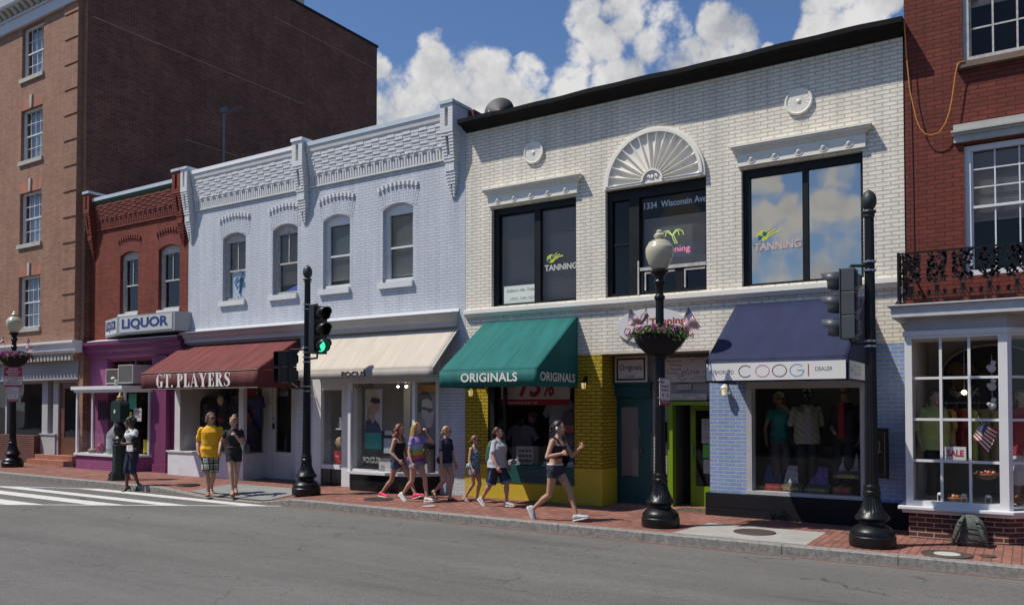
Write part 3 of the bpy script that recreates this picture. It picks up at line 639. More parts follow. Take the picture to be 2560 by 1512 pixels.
# display box
poly = [(-24.0, YF), (-23.92, 13.4), (-21.5, 13.4), (-21.08, YF)]
grow = lambda P, d: [(P[0][0] - d, P[0][1]), (P[1][0] - d, P[1][1] - d), (P[2][0] + d * .5, P[2][1] - d), (P[3][0] + d, P[3][1])]
mb = MB(); mb.prism(poly, 0, .60, 'z'); mb.build('display_base', M['purplew'], B2)
mb = MB(); mb.prism(grow(poly, .05), .60, .66, 'z'); mb.prism(grow(poly, .12), 2.52, 2.62, 'z'); mb.prism(grow(poly, .06), 2.44, 2.52, 'z')
for (x, y) in ((-23.92, 13.42), (-21.53, 13.42), (-21.12, YF - .03), (-23.97, YF - .03)): mb.box(x - .035, x + .035, y - .02, y + .04, .66, 2.44)
wd = mb.build('display_window', M['white_wood'], B2)
mb = MB(); mb.box(-23.88, -21.56, 13.41, 13.415, .66, 2.44)
mb.prism([(-21.50, 13.44), (-21.495, 13.445), (-21.135, YF - .06), (-21.14, YF - .065)], .66, 2.44, 'z'); mb.prism([(-23.94, 13.45), (-23.935, 13.45), (-23.985, YF - .05), (-23.99, YF - .05)], .66, 2.44, 'z'); mb.build('pane', M['g_shop'], wd)
mb = MB(); mb.box(-24.0, -20.4, 16.4, 16.5, 0, 3.6); mb.box(-24.1, -20.4, YF + .25, 16.4, 3.44, 3.5); mb.box(-24.1, -20.3, YF + .25, 16.4, .5, .58); mb.box(-20.3, -20.2, YF + .25, 16.4, 0, 3.5); mb.build('shop_interior', flat((.20,.16,.17), .9), B2)
# narrow white door between the two shops
mb = MB(); mb.box(-20.1, -19.62, YF + .12, YF + .17, .5, .95); mb.box(-20.1, -20.0, YF + .12, YF + .17, .95, 2.95); mb.box(-19.72, -19.62, YF + .12, YF + .17, .95, 2.95); mb.box(-20.1, -19.62, YF + .12, YF + .17, 2.85, 3.0); mb.box(-20.12, -19.6, YF+.1, YF + .25, 0, .5)
d2 = mb.build('side_door', M['white_wood'], B2); mb = MB(); mb.box(-20.0, -19.72, YF + .14, YF + .145, .95, 2.85); mb.build('pane', M['g_dark'], d2)
mb = MB(); mb.ball((-19.66, YF + .1, 1.35), .025); mb.build('door_knob', M['iron'], d2)

# =============== 3. pale painted building, two shops ===============
B3 = thing('pale_shop_building', 'pale lavender painted brick building with four arched windows and two shops below', 'building', (-14.8, YF, G(-14)))
xa, xb = -19.45, -10.08
W3 = [(-18.0, -17.09, 4.80, 6.58, .12), (-16.07, -15.17, 4.82, 6.58, .12), (-14.30, -13.42, 4.83, 6.59, .12), (-12.40, -11.51, 4.83, 6.61, .12)]
mb = MB(); wall(mb, xa, xb, 3.9, 8.2, YF, .3, W3); mb.build('upper_wall', M['pale'], B3)
mb = MB(); mb.box(xa + .01, xa + .2, YF + .3, 23, 3.9, 8.1); mb.box(xb - .25, xb, YF + .3, 23, 0, 8.46); mb.box(xa, xb, 22.8, 23, 0, 7.6); mb.build('party_walls', brick('old_red_brick', (.2,.06,.045), (.13,.04,.03), (.12,.08,.07)), B3)
mb = MB(); mb.box(xa, xb, YF + .3, 22.8, 7.6, 7.7); mb.build('roof', M['roof'], B3)
mb = MB(); mb.box(xa, xb, YF + .31, 22.8, 3.62, 3.75); mb.box(xa + .3, xb - .3, 17, 17.1, 3.8, 7.5); mb.build('room_interior', M['drk'], B3)
mb = MB(); mb.box(-14.75, -10.35, YF + .28, YF + .4, 8.3, 8.33); mb.build('parapet_flashing', flash, B3)
brick_cornice(B3, -19.15, -15.10, M['palep'], M['trimw'], mat('white_coping', (.8,.8,.8), .5)); brick_cornice(B3, -14.72, -10.56, M['palep'], M['trimw'], flash)
corbel(B3, -19.45, -19.17, M['palep'], flash); corbel(B3, -15.09, -14.74, M['palep'], mat('white_coping', (.8,.8,.8), .5)); corbel(B3, -10.55, -10.22, M['palep'], flash)
blindm = flat((.26,.25,.21), .7)
for i, w in enumerate(W3):
    old = i < 2
    s = sash(B3, w[0], w[1], w[2], w[3], YF + .10, M['oldwood'] if old else M['white_wood'], (2, 1) if old else (1, 1), (1, 1), g='g_dark' if i == 0 else ('g_dark' if i == 1 else 'g_refl'), rise=.12, fw=.085,
             blind=(blindm, (.5, .14, .35, .2)[i]) if i < 2 else (flat((.34,.38,.40), .6), (0, 0, .10, .05)[i]), mid=.49)
    sb = MB(); sb.box(w[0] - .10, w[1] + .02, YF - .07, YF + .12, w[2] - .13, w[2]); sb.build('sill', M['palep'], s)
    if not old: sb = MB(); sb.box(w[0] + .02, w[1] - .02, YF + .05, YF + .2, w[2], w[2] + .09); sb.build('sill_board', M['white_wood'], s)
    brow(B3, w[0] - .17, w[1] + .17, 7.05, M['palep'], vous=M['pale'], za=w[3])
# storefront fascia
mb = MB(); mb.prism([(YF,4.06),(YF-.26,4.02),(YF-.26,3.995),(YF-.20,3.97),(YF-.16,3.90),(YF-.10,3.84),(YF-.10,3.75),(YF,3.72)], xa, -10.26, 'x')
fa = mb.build('shopfront_fascia', M['trimg'], B3)
mb = MB(); mb.prism([(YF-.003,4.125),(YF-.015,4.12),(YF-.025,4.06),(YF-.275,4.03),(YF-.275,4.018),(YF-.003,4.05)], xa, -10.24, 'x'); mb.build('flashing', M['palep'], fa)
# ground floor walls (openings: GT shop front, focus door / window, display)
mb = MB(); wall(mb, xa, xb, -.05, 3.9, YF, .3, [(-19.44, -15.2, -.05, 3.4), (-14.3, -13.62, .60, 2.50), (-13.30, -10.75, -.05, 3.3)]); mb.build('lower_wall', M['pale'], B3)
# left shop
yb = 13.63
mb = MB(); mb.prism([(-19.82, yb), (-16.74, yb), (-16.84, 14.5), (-19.44, 14.5), (-19.44, YF - .01), (-19.82, YF - .01)], 0, .80, 'z'); mb.build('stall_riser', mat('white_painted_plinth', (.66,.67,.70), .7, vary=.09, vscale=4, bump=.004, bscale=12), B3)
mb = MB(); mb.prism([(-19.86, yb - .03), (-16.70, yb - .03), (-16.80, 14.5), (-19.44, 14.5), (-19.44, YF - .01), (-19.86, YF - .01)], .80, .84, 'z')
for x0, x1 in ((-19.55, -19.32), (-16.93, -16.75)): mb.box(x0, x1, yb + .01, yb + .12, .84, 3.0)
mb.box(-16.93, -16.83, 14.38, 14.5, .84, 3.0); mb.box(-19.55, -16.75, yb + .01, yb + .12, 3.0, 3.4); mb.box(-16.9, -15.2, 14.4, 14.5, 2.85, 3.4)
mb.box(-16.83, -16.6, 14.42, 14.56, .14, 2.85); mb.box(-15.82, -15.62, 14.42, 14.56, .14, 2.85); mb.box(-15.62, -15.2, 14.45, 14.56, .14, 2.85); mb.box(-16.60, -15.82, 14.40, 14.55, .14, .36)
s3 = mb.build('shopfront_frame', M['trimw'], B3)
mb = MB(); mb.box(-19.32, -16.93, yb + .06, yb + .065, .84, 3.0); mb.prism([(-16.80, yb + .12), (-16.795, yb + .12), (-16.875, 14.38), (-16.88, 14.38)], .84, 3.0, 'z'); mb.build('pane', M['g_shop'], s3)
mb = MB(); xL0, xR0 = -16.6, -15.82
mb.box(xL0, xL0 + .1, 14.46, 14.51, .36, 2.85); mb.box(xR0 - .1, xR0, 14.46, 14.51, .36, 2.85); mb.box(xL0 + .1, xR0 - .1, 14.46, 14.51, .36, .86); mb.box(xL0 + .1, xR0 - .1, 14.46, 14.51, 2.7, 2.85); dd = mb.build('shop_door', M['trimw'], B3)
mb = MB(); mb.box(xL0 + .1, xR0 - .1, 14.48, 14.485, .86, 2.7); mb.build('pane', M['g_dark'], dd)
mb = MB(); mb.ball((xL0 + .05, 14.43, 1.72), .022); mb.box(xL0 + .035, xL0 + .065, 14.435, 14.46, 1.45, 1.6); mb.tube([(xL0+.05,14.45,1.6),(xL0+.05,14.41,1.58),(xL0+.05,14.41,1.47),(xL0+.05,14.45,1.45)], .009); mb.build('door_handle', M['iron'], dd)
mb = MB(); put_text(mb, '1328', (-16.36, 14.477, 2.30), X_, Z_, .30, .12); put_text(mb, 'Uptown', (-16.33, 14.477, 2.46), X_, Z_, .22, .05); mb.build('door_number', flat((.4,.45,.5)), dd)
mb = MB(); mb.box(-19.3, -16.9, 15.9, 16.0, 0, 3.4); mb.box(-19.44, -15.2, yb + .13, 16, 3.4, 3.5); mb.box(-19.44, -16.9, 14.5, 16, .75, .80); mb.box(-15.9, -15.2, 15.9, 16, 0, 3.4); mb.box(-16.9,-15.9,17,17.1,0,3.4); mb.box(-15.2,-15.1,14.25,17,0,3.4); mb.build('shop_interior', flat((.26,.24,.22), .9), B3)
mb = MB(); mb.box(-19.43, -19.33, yb + .13, 15.9, .84, 3.39); mb.box(-18.5, -18.0, 14.9, 15.0, .84, 3.39); mb.build('inner_side_wall', M['whin'], B3)
# right shop
ww = M['white_wood']
mb = MB(); mb.box(-14.58, -14.30, YF - .04, YF + .1, -.05, 3.3); mb.box(-13.62, -13.36, YF - .04, YF + .1, -.05, 3.3); mb.box(-14.30, -13.62, YF - .03, YF + .05, .56, .66); mb.box(-14.30, -13.62, YF - .02, YF + .1, 2.42, 3.3); mb.box(-14.30, -14.27, YF, YF + .06, .66, 2.42); mb.box(-13.65, -13.62, YF, YF + .06, .66, 2.42)
s4 = mb.build('narrow_window', ww, B3); mb = MB(); mb.box(-14.27, -13.65, YF + .03, YF + .035, .66, 2.42); mb.build('pane', M['g_shop'], s4)
blk = flat((.012,.012,.013), .25)
mb = MB(); mb.box(-14.30, -13.62, YF - .01, YF + .05, -.05, .559); mb.box(-14.05, -13.98, YF - .03, YF, -.05, .559); mb.build('black_panel', blk, B3)
bay = [(-13.25, YF + .1), (-12.87, 13.36), (-11.05, 13.42), (-10.76, YF)]
g2 = lambda P, d: [(P[0][0] - d, P[0][1]), (P[1][0] - d, P[1][1] - d), (P[2][0] + d, P[2][1] - d), (P[3][0] + d, P[3][1])]
mb = MB(); mb.prism(g2(bay, -.03), 0, .54, 'z'); mb.build('tiled_base', brick('black_tile', (.012,.012,.013), (.014,.014,.015), (.03,.03,.03), .6, .6, .004, .001, rough=.15), B3)
mb = MB(); mb.prism(g2(bay, .03), .54, .60, 'z'); mb.prism(g2(bay, .02), 2.56, 2.68, 'z'); mb.box(-13.36, -10.76, YF, YF + .1, 2.68, 3.3)
for (x, y) in ((-12.86, 13.38), (-11.06, 13.44), (-10.79, YF - .04)): mb.box(x - .04, x + .04, y - .01, y + .06, .60, 2.56)
mb.box(-13.30, -13.24, YF + .02, YF + .1, .6, 2.56)
s5 = mb.build('display_window', ww, B3)
mb = MB(); mb.box(-12.82, -11.1, 13.41, 13.415, .6, 2.56); mb.prism([(-11.02, 13.50), (-11.015, 13.5), (-10.805, YF - .05), (-10.81, YF - .05)], .6, 2.56, 'z'); mb.prism([(-12.9, 13.45), (-12.895, 13.45), (-13.225, YF + .02), (-13.23, YF + .02)], .6, 2.56, 'z'); mb.build('pane', M['g_shop'], s5)
mb = MB(); mb.box(-14.7, -10.3, 15.7, 15.8, 0, 3.3); mb.box(-14.7, -14.6, YF + .3, 15.7, 0, 3.3); mb.box(-10.4, -10.3, YF + .3, 15.7, 0, 3.3); mb.box(-14.6, -10.4, YF + .3, 15.7, 2.75, 2.85); mb.box(-14.6, -10.4, YF + .3, 15.7, .5, .55); mb.box(-12.4, -12.2, 14.7, 15.7, .55, 2.75); mb.build('shop_interior', M['whin'], B3)

# =============== 4. white brick building ===============
B4 = thing('white_brick_building', 'white painted brick building with black cornice, fan ornament and three large windows', 'building', (-5.8, YF, G(-6)))
xa, xb = -10.07, -1.62
W4 = [(-9.41, -7.42, 4.10, 6.14), (-6.79, -4.81, 4.10, 6.14), (-4.18, -2.22, 4.10, 6.14)]
mb = MB(); wall(mb, xa, xb, 3.03, 8.0, YF, .3, W4); mb.build('upper_wall', M['white'], B4)
mb = MB(); mb.box(xa + .01, xa + .2, YF + .3, 24, 0, 7.9); mb.box(xb - .2, xb, YF + .3, 24, 0, 7.9); mb.box(xa, xb, 23.8, 24, 0, 7.6); mb.build('party_walls', M['aptside'], B4)
mb = MB(); mb.box(xa, xb, YF + .3, 23.8, 7.6, 7.7); mb.build('roof', M['roof'], B4)
mb = MB(); mb.box(xa, xb, YF + .31, 23.8, 3.7, 3.8); mb.box(xa + .2, xb - .2, 15.6, 15.7, 3.8, 7.5); mb.build('room_interior', M['drk'], B4)
mb = MB(); n = 40; prof = [(YF + .3, 7.84), (YF, 7.84), (YF - .12, 7.87), (YF - .20, 7.92), (YF - .30, 7.93), (YF - .345, 7.95), (YF - .35, 8.03), (YF + .3, 8.10)]
for i in range(n):       # slightly sagging, weather-beaten cornice
    a = xa + .02 + (xb - xa + .02) * i / n; b = xa + .02 + (xb - xa + .02) * (i + 1) / n
    j = lambda x: .010 * sin(x * 1.7) + .006 * sin(x * 5.3 + 1)
    P = [(a, y, z + (j(a) if y < YF else 0)) for y, z in prof] + [(b, y, z + (j(b) if y < YF else 0)) for y, z in prof]; m_ = len(prof)
    fs = [(k, (k + 1) % m_, m_ + (k + 1) % m_, m_ + k) for k in range(m_)]
    if i == 0: fs.append(tuple(range(m_)))
    if i == n - 1: fs.append(tuple(range(2 * m_ - 1, m_ - 1, -1)))
    mb.add(P, fs)
mb.build('cornice', M['blackrough'], B4)
mb = MB(); mb.box(xa + .01, xb - .01, YF - .10, YF + .05, 3.965, 4.06); mb.prism([(YF, 3.90), (YF - .05, 3.90), (YF - .09, 3.965), (YF, 3.965)], xa + .01, xb - .01, 'x'); mb.build('sill_course', M['whitet'], B4, bevel=.008)
# fan ornament
mb = MB(); cx, cz, RR = -5.80, 6.18, .99; wn_ = 15; sub = 6; rs = [.21, .5, .8, .9]
vs = []; cols_ = wn_ * sub
for i in range(cols_ + 1):
    a = pi * i / cols_; t = (i % sub) / sub; sc = sin(pi * t); rib = 1 if i % sub == 0 else 0
    for k, r in enumerate(rs): vs.append((cx + RR * r * cos(a), YF - .05 - .035 * rib + .022 * sc * (.4, .9, 1, .2)[k], cz + RR * r * sin(a)))
m_ = len(rs)
mb.add(vs, [(i*m_+k, (i+1)*m_+k, (i+1)*m_+k+1, i*m_+k+1) for i in range(cols_) for k in range(m_ - 1)])
def ring(mb, r0, r1, y0, y1, a0=0, a1=180, n=40):
    for i in range(n):
        p, q = R(a0 + (a1 - a0) * i / n), R(a0 + (a1 - a0) * (i + 1) / n)
        mb.prism([(cx + r0 * cos(p), cz + r0 * sin(p)), (cx + r1 * cos(p), cz + r1 * sin(p)), (cx + r1 * cos(q), cz + r1 * sin(q)), (cx + r0 * cos(q), cz + r0 * sin(q))], y0, y1, 'y')
ring(mb, RR * .90, RR * .96, YF - .10, YF + .02); ring(mb, RR * .96, RR * 1.0, YF - .07, YF + .02); ring(mb, RR * .18, RR * .215, YF - .11, YF + .02, n=20)
for i in range(wn_ + 1):
    a = pi * i / wn_; 
    mb.tube([(cx + RR * .2 * cos(a), YF - .085, cz + RR * .2 * sin(a)), (cx + RR * .91 * cos(a), YF - .085, cz + RR * .91 * sin(a))], .009, 6)
for i in range(wn_):       # scalloped heads
    a = pi * (i + .5) / wn_; w = RR * .9 * pi / wn_ / 2
    pts = [(cx + (RR * .87 + w * .35 * sin(s)) * cos(a) - w * cos(s) * sin(a), YF - .075, cz + (RR * .87 + w * .35 * sin(s)) * sin(a) + w * cos(s) * cos(a)) for s in [pi * k / 6 for k in range(7)]]
    mb.tube(pts, .010, 5)
mb.prism([(cx + RR * .18 * cos(pi * i / 12), cz + RR * .18 * sin(pi * i / 12)) for i in range(13)], YF - .07, YF + .02, 'y')
for s in (-1, 1):
    for k in range(5): a = R(15 + 32 * k / 1.3); mb.ball((cx + s * .07 + .03 * cos(a), YF - .085, cz + .05 + .035 * sin(a)), .017, .012, .03, 8, 5)
mb.ball((cx, YF - .08, cz + .06), .03, .02, .05, 8, 6)
mb.box(cx - RR, cx + RR, YF - .08, YF + .01, cz - .045, cz - .001)
mb.build('fan_ornament', M['whitet'], B4, smooth='auto')
def medallion(x, z, r, name='wheel_medallion'):
    mb = MB(); mb.disc((x, YF - .035, z), r * .95, 'y', .04)
    mb.tube([(x + r * .93 * cos(2*pi*i/28), YF - .03, z + r * .93 * sin(2*pi*i/28)) for i in range(28)], .022, 8, closed=True)
    for i in range(16): a = 2*pi*i/16; mb.tube([(x + .03 * cos(a), YF - .03, z + .03 * sin(a)), (x + r * .9 * cos(a), YF - .03, z + r * .9 * sin(a))], .009, 5)
    mb.ball((x, YF - .03, z), .04, .03, .04, 10, 6); mb.build(name, M['whitet'], B4, smooth='auto')
medallion(-8.37, 7.14, .225); medallion(-3.20, 7.13, .225)
def lintel(x0, x1):
    mb = MB(); mb.box(x0 - .05, x1 + .05, YF - .07, YF + .02, 6.18, 6.40)
    for i in range(5):
        x = x0 + (x1 - x0) * (i + .5) / 5
        mb.tube([(x + .075 * cos(2*pi*k/20), YF - .073, 6.285 + .075 * sin(2*pi*k/20)) for k in range(20)], .007, 5, closed=True)
        mb.add([(x, YF - .105, 6.285)] + [(x + .07 * cos(2*pi*k/20), YF - .071, 6.285 + .07 * sin(2*pi*k/20)) for k in range(20)], [(0, 1 + k, 1 + (k + 1) % 20) for k in range(20)])
    steps = [(6.40, 6.43, .09, .07), (6.43, 6.46, .115, .10), (6.46, 6.50, .15, .13), (6.50, 6.525, .18, .16)]
    for z0, z1, p, e in steps: mb.box(x0 - e, x1 + e, YF - p, YF + .02, z0, z1)
    mb.build('window_hood', M['whitet'], B4)
lintel(-9.41, -7.42); lintel(-4.18, -2.22)
bf = M['black']
def big_window(x0, x1, z0, z1, panes, gl, fw=.11, y=YF + .09):
    mb = MB(); mb.box(x0, x1, y, y + .12, z1 - .13, z1); mb.box(x0, x0 + fw, y, y + .12, z0, z1 - .13); mb.box(x1 - .05, x1, y, y + .12, z0, z1 - .13); mb.box(x0 + fw, x1 - .05, y, y + .12, z0, z0 + .05)
    for p, w in panes: mb.box(p - w / 2, p + w / 2, y + .01, y + .1, z0 + .05, z1 - .13)
    o = mb.build('window', bf, B4); g = MB(); g.box(x0 + fw, x1 - .05, y + .07, y + .075, z0 + .05, z1 - .13); g.build('pane', M[gl], o); return o
def blinds(par, x0, x1, z0, z1, y, m, pitch=.034):
    mb = MB(); z = z1
    while z > z0: mb.add([(x0, y, z), (x1, y, z), (x1, y + .022, z - .024), (x0, y + .022, z - .024)], [(0,1,2,3)]); z -= pitch
    mb.build('blind', m, par)
bl = flat((.30,.29,.30), .5)
w1 = big_window(*W4[0], [(-8.36, .14)], 'g_refl'); blinds(w1, -9.28, -7.48, 4.2, 5.98, YF + .22, bl)
w3 = big_window(*W4[2], [(-3.14, .09)], 'g_film')
x0, x1, z0, z1 = W4[1]; y = YF + .09; mb = MB()
mb.box(x0, x1, y, y + .12, z1 - .2, z1); mb.box(x0, x0 + .10, y, y + .12, z0, z1 - .2); mb.box(-6.33, -6.13, y - .02, y + .12, z0, z1 - .2); mb.box(x1 - .04, x1, y, y + .12, z0, z1 - .2); mb.box(x0 + .1, -6.33, y, y + .1, z0, z0 + .07)
mb.box(-6.13, -6.05, y, y + .12, z0, 4.62); mb.box(-6.13, x1 - .04, y + .01, y + .1, z0, z0 + .07); mb.box(-5.42, -5.28, y + .01, y + .1, z0 + .07, 4.56); mb.box(x0 + .1, -6.33, y + .03, y + .09, 5.08, 5.12)
w2 = mb.build('window', bf, B4)
mb = MB(); mb.box(-6.13, x1 - .04, y - .015, y + .09, 4.56, 4.62); mb.box(-6.16, -6.13, y - .03, y, z0 + .02, 4.75)
for a, b in ((-6.03, -5.44), (-5.26, -4.87)):
    mb.box(a, b, y, y + .03, 4.50, 4.53); mb.box(a, a + .025, y, y + .03, 4.19, 4.5)
mb.build('vent_sash', M['oldwood'], w2)
mb = MB(); mb.box(x0 + .1, x1 - .04, y + .07, y + .075, z0 + .07, z1 - .2); mb.build('pane', M['g_refl'], w2); blinds(w2, -6.1, -4.87, 4.64, 5.55, YF + .24, bl, .03)
# yellow ground floor
zy = G(-8) - .2
mb = MB(); wall(mb, xa, -6.87, .84, 3.029, YF, .3, [(-9.50, -7.46, .55, 2.95)]); mb.box(-7.17, -6.87, YF + .3, 15.1, .84, 3.029); yw = mb.build('yellow_brick_wall', M['yellow'], B4)
mb = MB(); mb.box(xa, -6.865, YF - .012, YF + .3, zy, .50); mb.box(xa, -9.50, YF - .012, YF + .3, .50, .84); mb.box(-7.46, -6.865, YF - .012, YF + .3, .50, .84); mb.box(-7.17, -6.865, YF + .3, 15.1, zy, .84); mb.build('yellow_plinth', M['yellowp'], B4)
mb = MB(); mb.box(-9.50, -7.46, YF - .03, YF + .12, .50, .62); mb.box(-9.50, -7.46, YF - .005, YF + .12, .62, .80); mb.box(-9.50, -7.46, YF + .03, YF + .10, .80, .84); mb.build('window_sill_board', M['teal'], B4)
mb = MB(); mb.box(-9.50, -9.36, YF + .03, YF + .14, .84, 2.95); mb.box(-9.16, -9.10, YF + .06, YF + .12, .84, 2.95); mb.box(-7.50, -7.46, YF + .03, YF + .14, .84, 2.95); mb.box(-9.36, -7.50, YF + .03, YF + .14, 2.85, 2.95); s6 = mb.build('shop_window', blk, B4)
mb = MB(); mb.box(-9.36, -7.50, YF + .09, YF + .095, .84, 2.85); mb.build('pane', M['g_shop'], s6)
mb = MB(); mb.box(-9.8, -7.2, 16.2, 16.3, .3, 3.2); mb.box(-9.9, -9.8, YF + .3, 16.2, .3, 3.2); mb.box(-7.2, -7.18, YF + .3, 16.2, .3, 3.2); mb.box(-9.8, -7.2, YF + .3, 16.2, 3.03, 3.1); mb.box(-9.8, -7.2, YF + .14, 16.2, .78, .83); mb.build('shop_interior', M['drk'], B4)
# recess with two doors
yr = 14.62
wb = M['white']
mb = MB(); mb.box(-6.87, -4.77, yr, yr + .3, 2.16, 3.029); mb.box(-6.13, -5.80, yr, yr + .3, 0, 2.16); mb.box(-6.87, -4.77, YF + .3, yr, 3.03, 3.1); mb.build('recess_wall', flat((.34,.31,.29), .8, vary=.1), B4)
mb = MB(); mb.box(-6.10, -5.83, yr - .01, yr, .1, 2.9); mb.build('recess_brick_strip', brick('grey_white_brick', (.42,.37,.35), (.38,.33,.31), (.2,.17,.15), .2, .066, .01, .008), B4)
mb = MB(); mb.box(-7.0, -6.13, yr - .12, yr + .02, 2.22, 2.46); mb.prism([(yr, 2.46), (yr - .2, 2.46), (yr - .2, 2.50), (yr, 2.50)], -7.0, -6.1, 'x')
x = -6.98
while x < -6.15: mb.box(x, x + .025, yr - .135, yr - .12, 2.24, 2.42); x += .05
mb.box(-6.89, -6.84, yr - .03, yr + .1, .1, 2.22); mb.box(-6.30, -6.13, yr - .03, yr + .1, .1, 2.22); mb.box(-6.84, -6.30, yr - .03, yr + .1, 2.12, 2.22); s7 = mb.build('teal_door_frame', M['teal'], B4)
mb = MB(); mb.box(-6.84, -6.80, yr, yr + .05, .15, 2.12); mb.box(-6.42, -6.30, yr, yr + .05, .15, 2.12); mb.box(-6.80, -6.42, yr, yr + .05, .15, .66); mb.box(-6.80, -6.42, yr, yr + .05, 2.02, 2.12); td = mb.build('teal_door', M['teal'], B4)
mb = MB(); mb.box(-6.80, -6.42, yr + .02, yr + .025, .66, 2.02); mb.build('pane', M['g_dark'], td); blinds(td, -6.80, -6.42, .68, 2.02, yr + .035, flat((.40,.40,.44)), .022)
mb = MB(); mb.ball((-6.36, yr - .03, 1.18), .03); mb.box(-6.40, -6.37, yr - .02, yr, 1.45, 1.62); mb.build('door_knob', flat((.30,.18,.08), .3, metal=1), td)
mb = MB(); mb.box(-5.80, -5.70, yr - .06, yr + .12, .12, 2.13); mb.box(-4.88, -4.78, yr - .06, yr + .12, .12, 2.13); mb.box(-5.70, -4.88, yr - .06, yr + .12, 2.06, 2.13); s8 = mb.build('lime_door_frame', M['lime'], B4)
mb = MB(); a, b = -5.40, -4.9     # inner door set back in a small lobby
yd = yr + .35
mb.box(-5.50, -5.40, yd, yd + .05, .14, 2.06); mb.box(-4.95, -4.80, yd, yd + .05, .14, 2.06); mb.box(-5.40, -4.95, yd, yd + .05, .14, .52); mb.box(-5.40, -4.95, yd, yd + .05, 1.96, 2.06); ld = mb.build('lime_door', M['lime'], B4)
mb = MB(); mb.box(-5.40, -4.95, yd + .02, yd + .025, .52, 1.96); mb.build('pane', M['g_dark'], ld)
mb = MB(); mb.tube([(-5.45,yd,1.36),(-5.45,yd-.05,1.34),(-5.45,yd-.05,1.1),(-5.45,yd,1.08)], .012); mb.build('door_handle', M['metal'], ld)
mb = MB(); put_text(mb, '1334', (-5.24, yd - .003, 1.985), X_, Z_, .13, .045); mb.build('door_number', flat((.02,.03,.01)), ld)
mb = MB(); mb.box(-5.85, -5.72, yr + .12, 16.5, 0, 2.4); mb.box(-4.78, -4.7, yr + .12, 16.5, 0, 2.4); mb.box(-5.72, -4.78, 16.5, 16.6, 0, 2.4); mb.box(-5.72, -4.78, yr + .12, 16.5, 2.3, 2.4); mb.box(-6.95, -6.1, yr + .4, yr + .5, 0, 2.3); mb.build('lobby_interior', M['drk'], B4)
# blue ground floor
mb = MB(); wall(mb, -4.77, xb, .53, 3.029, YF, .3, [(-4.12, -2.24, .53, 2.46)]); mb.box(-4.77, -4.5, YF + .3, 15.2, .0, 3.029); mb.build('blue_brick_wall', M['blue'], B4)
mb = MB(); mb.box(-4.82, xb + .01, YF - .10, YF + .3, -.1, .53); mb.box(-4.825, xb + .015, YF - .103, YF - .09, .30, .306); mb.build('black_plinth', mat('black_board', (.010,.010,.013), .6, spec=.2, vary=.2), B4)
fwm = flat((.40,.40,.40), .5, vary=.08)
mb = MB(); mb.box(-4.12, -4.03, YF - .01, YF + .14, .60, 2.46); mb.box(-4.06, -4.01, YF + .06, YF + .16, .60, 2.46); mb.box(-2.30, -2.24, YF - .01, YF + .14, .60, 2.46); mb.box(-4.03, -2.30, YF - .01, YF + .14, 2.34, 2.46); mb.box(-4.14, -2.22, YF - .04, YF + .14, .54, .60); s9 = mb.build('shop_window', fwm, B4)
mb = MB(); mb.box(-4.01, -2.30, YF + .10, YF + .105, .60, 2.34); mb.build('pane', M['g_shop'], s9)
mb = MB(); mb.box(-4.5, -1.9, 16.3, 16.4, .2, 3.0); mb.box(-4.5, -4.45, YF + .3, 16.3, .2, 3.0); mb.box(-1.95, -1.9, YF + .3, 16.3, .2, 3.0); mb.box(-4.45, -1.95, YF + .3, 16.3, 2.75, 2.8); mb.box(-4.45, -1.95, YF + .14, 16.3, .52, .56); mb.build('shop_interior', M['drk'], B4)

# =============== 5. dark red row house ===============
B5 = thing('dark_red_row_house', 'dark red painted brick house with white shop bay window and iron balcony, at far right', 'building', (0, YF, G(0)))
mb = MB(); wall(mb, -1.60, 7, 3.3, 12.5, YF, .35, [(-.80, .62, 4.0, 5.99), (-.80, .62, 7.22, 9.3)]); mb.build('upper_wall', M['redhouse'], B5)
mb = MB(); mb.box(-1.60, -1.53, YF + .35, 24, 0, 12.5); mb.box(6.7, 7, YF + .35, 24, 0, 12.5); mb.box(-1.6, 7, 23.8, 24, 0, 12.5); mb.build('side_walls', M['redhouse'], B5)
mb = MB(); mb.box(-1.6, 7, YF, 24, 12.5, 12.6); mb.build('roof', M['roof'], B5)
mb = MB(); mb.box(-1.3, 6.7, 16, 16.1, 3.4, 12.4); mb.box(-1.3, 6.7, YF + .36, 23, 6.4, 6.6); mb.build('room_interior', M['drk'], B5)
sash(B5, -.80, .62, 4.0, 5.97, YF + .06, M['white_wood'], (4, 3), (4, 1), g='g_refl', fw=.085, mun=.02, mid=.53, blind=(flat((.42,.42,.44), .8), .42))
s = sash(B5, -.80, .62, 7.24, 9.2, YF + .05, M['oldwood'], (4, 2), (4, 2), g='g_refl', fw=.085, mun=.025, mid=.5, blind=(flat((.42,.42,.44), .8), .45))  # pale blind added here in place of pale reflections on the glass
mb = MB(); mb.box(-.88, .72, YF - .10, YF + .1, 7.13, 7.22); mb.build('sill', mat('brown_wood', (.16,.11,.08), .8, vary=.3), s)
mb = MB(); mb.box(-.93, .75, YF - .06, YF + .02, 6.02, 6.12); mb.box(-.95, .77, YF - .09, YF + .02, 6.12, 6.16); mb.box(-.96, .78, YF - .13, YF + .02, 6.16, 6.19); mb.box(-.93, .75, YF - .10, YF + .02, 6.19, 6.28); mb.build('window_hood', mat('hood_stone', (.42,.41,.38), .8, vary=.1), B5)
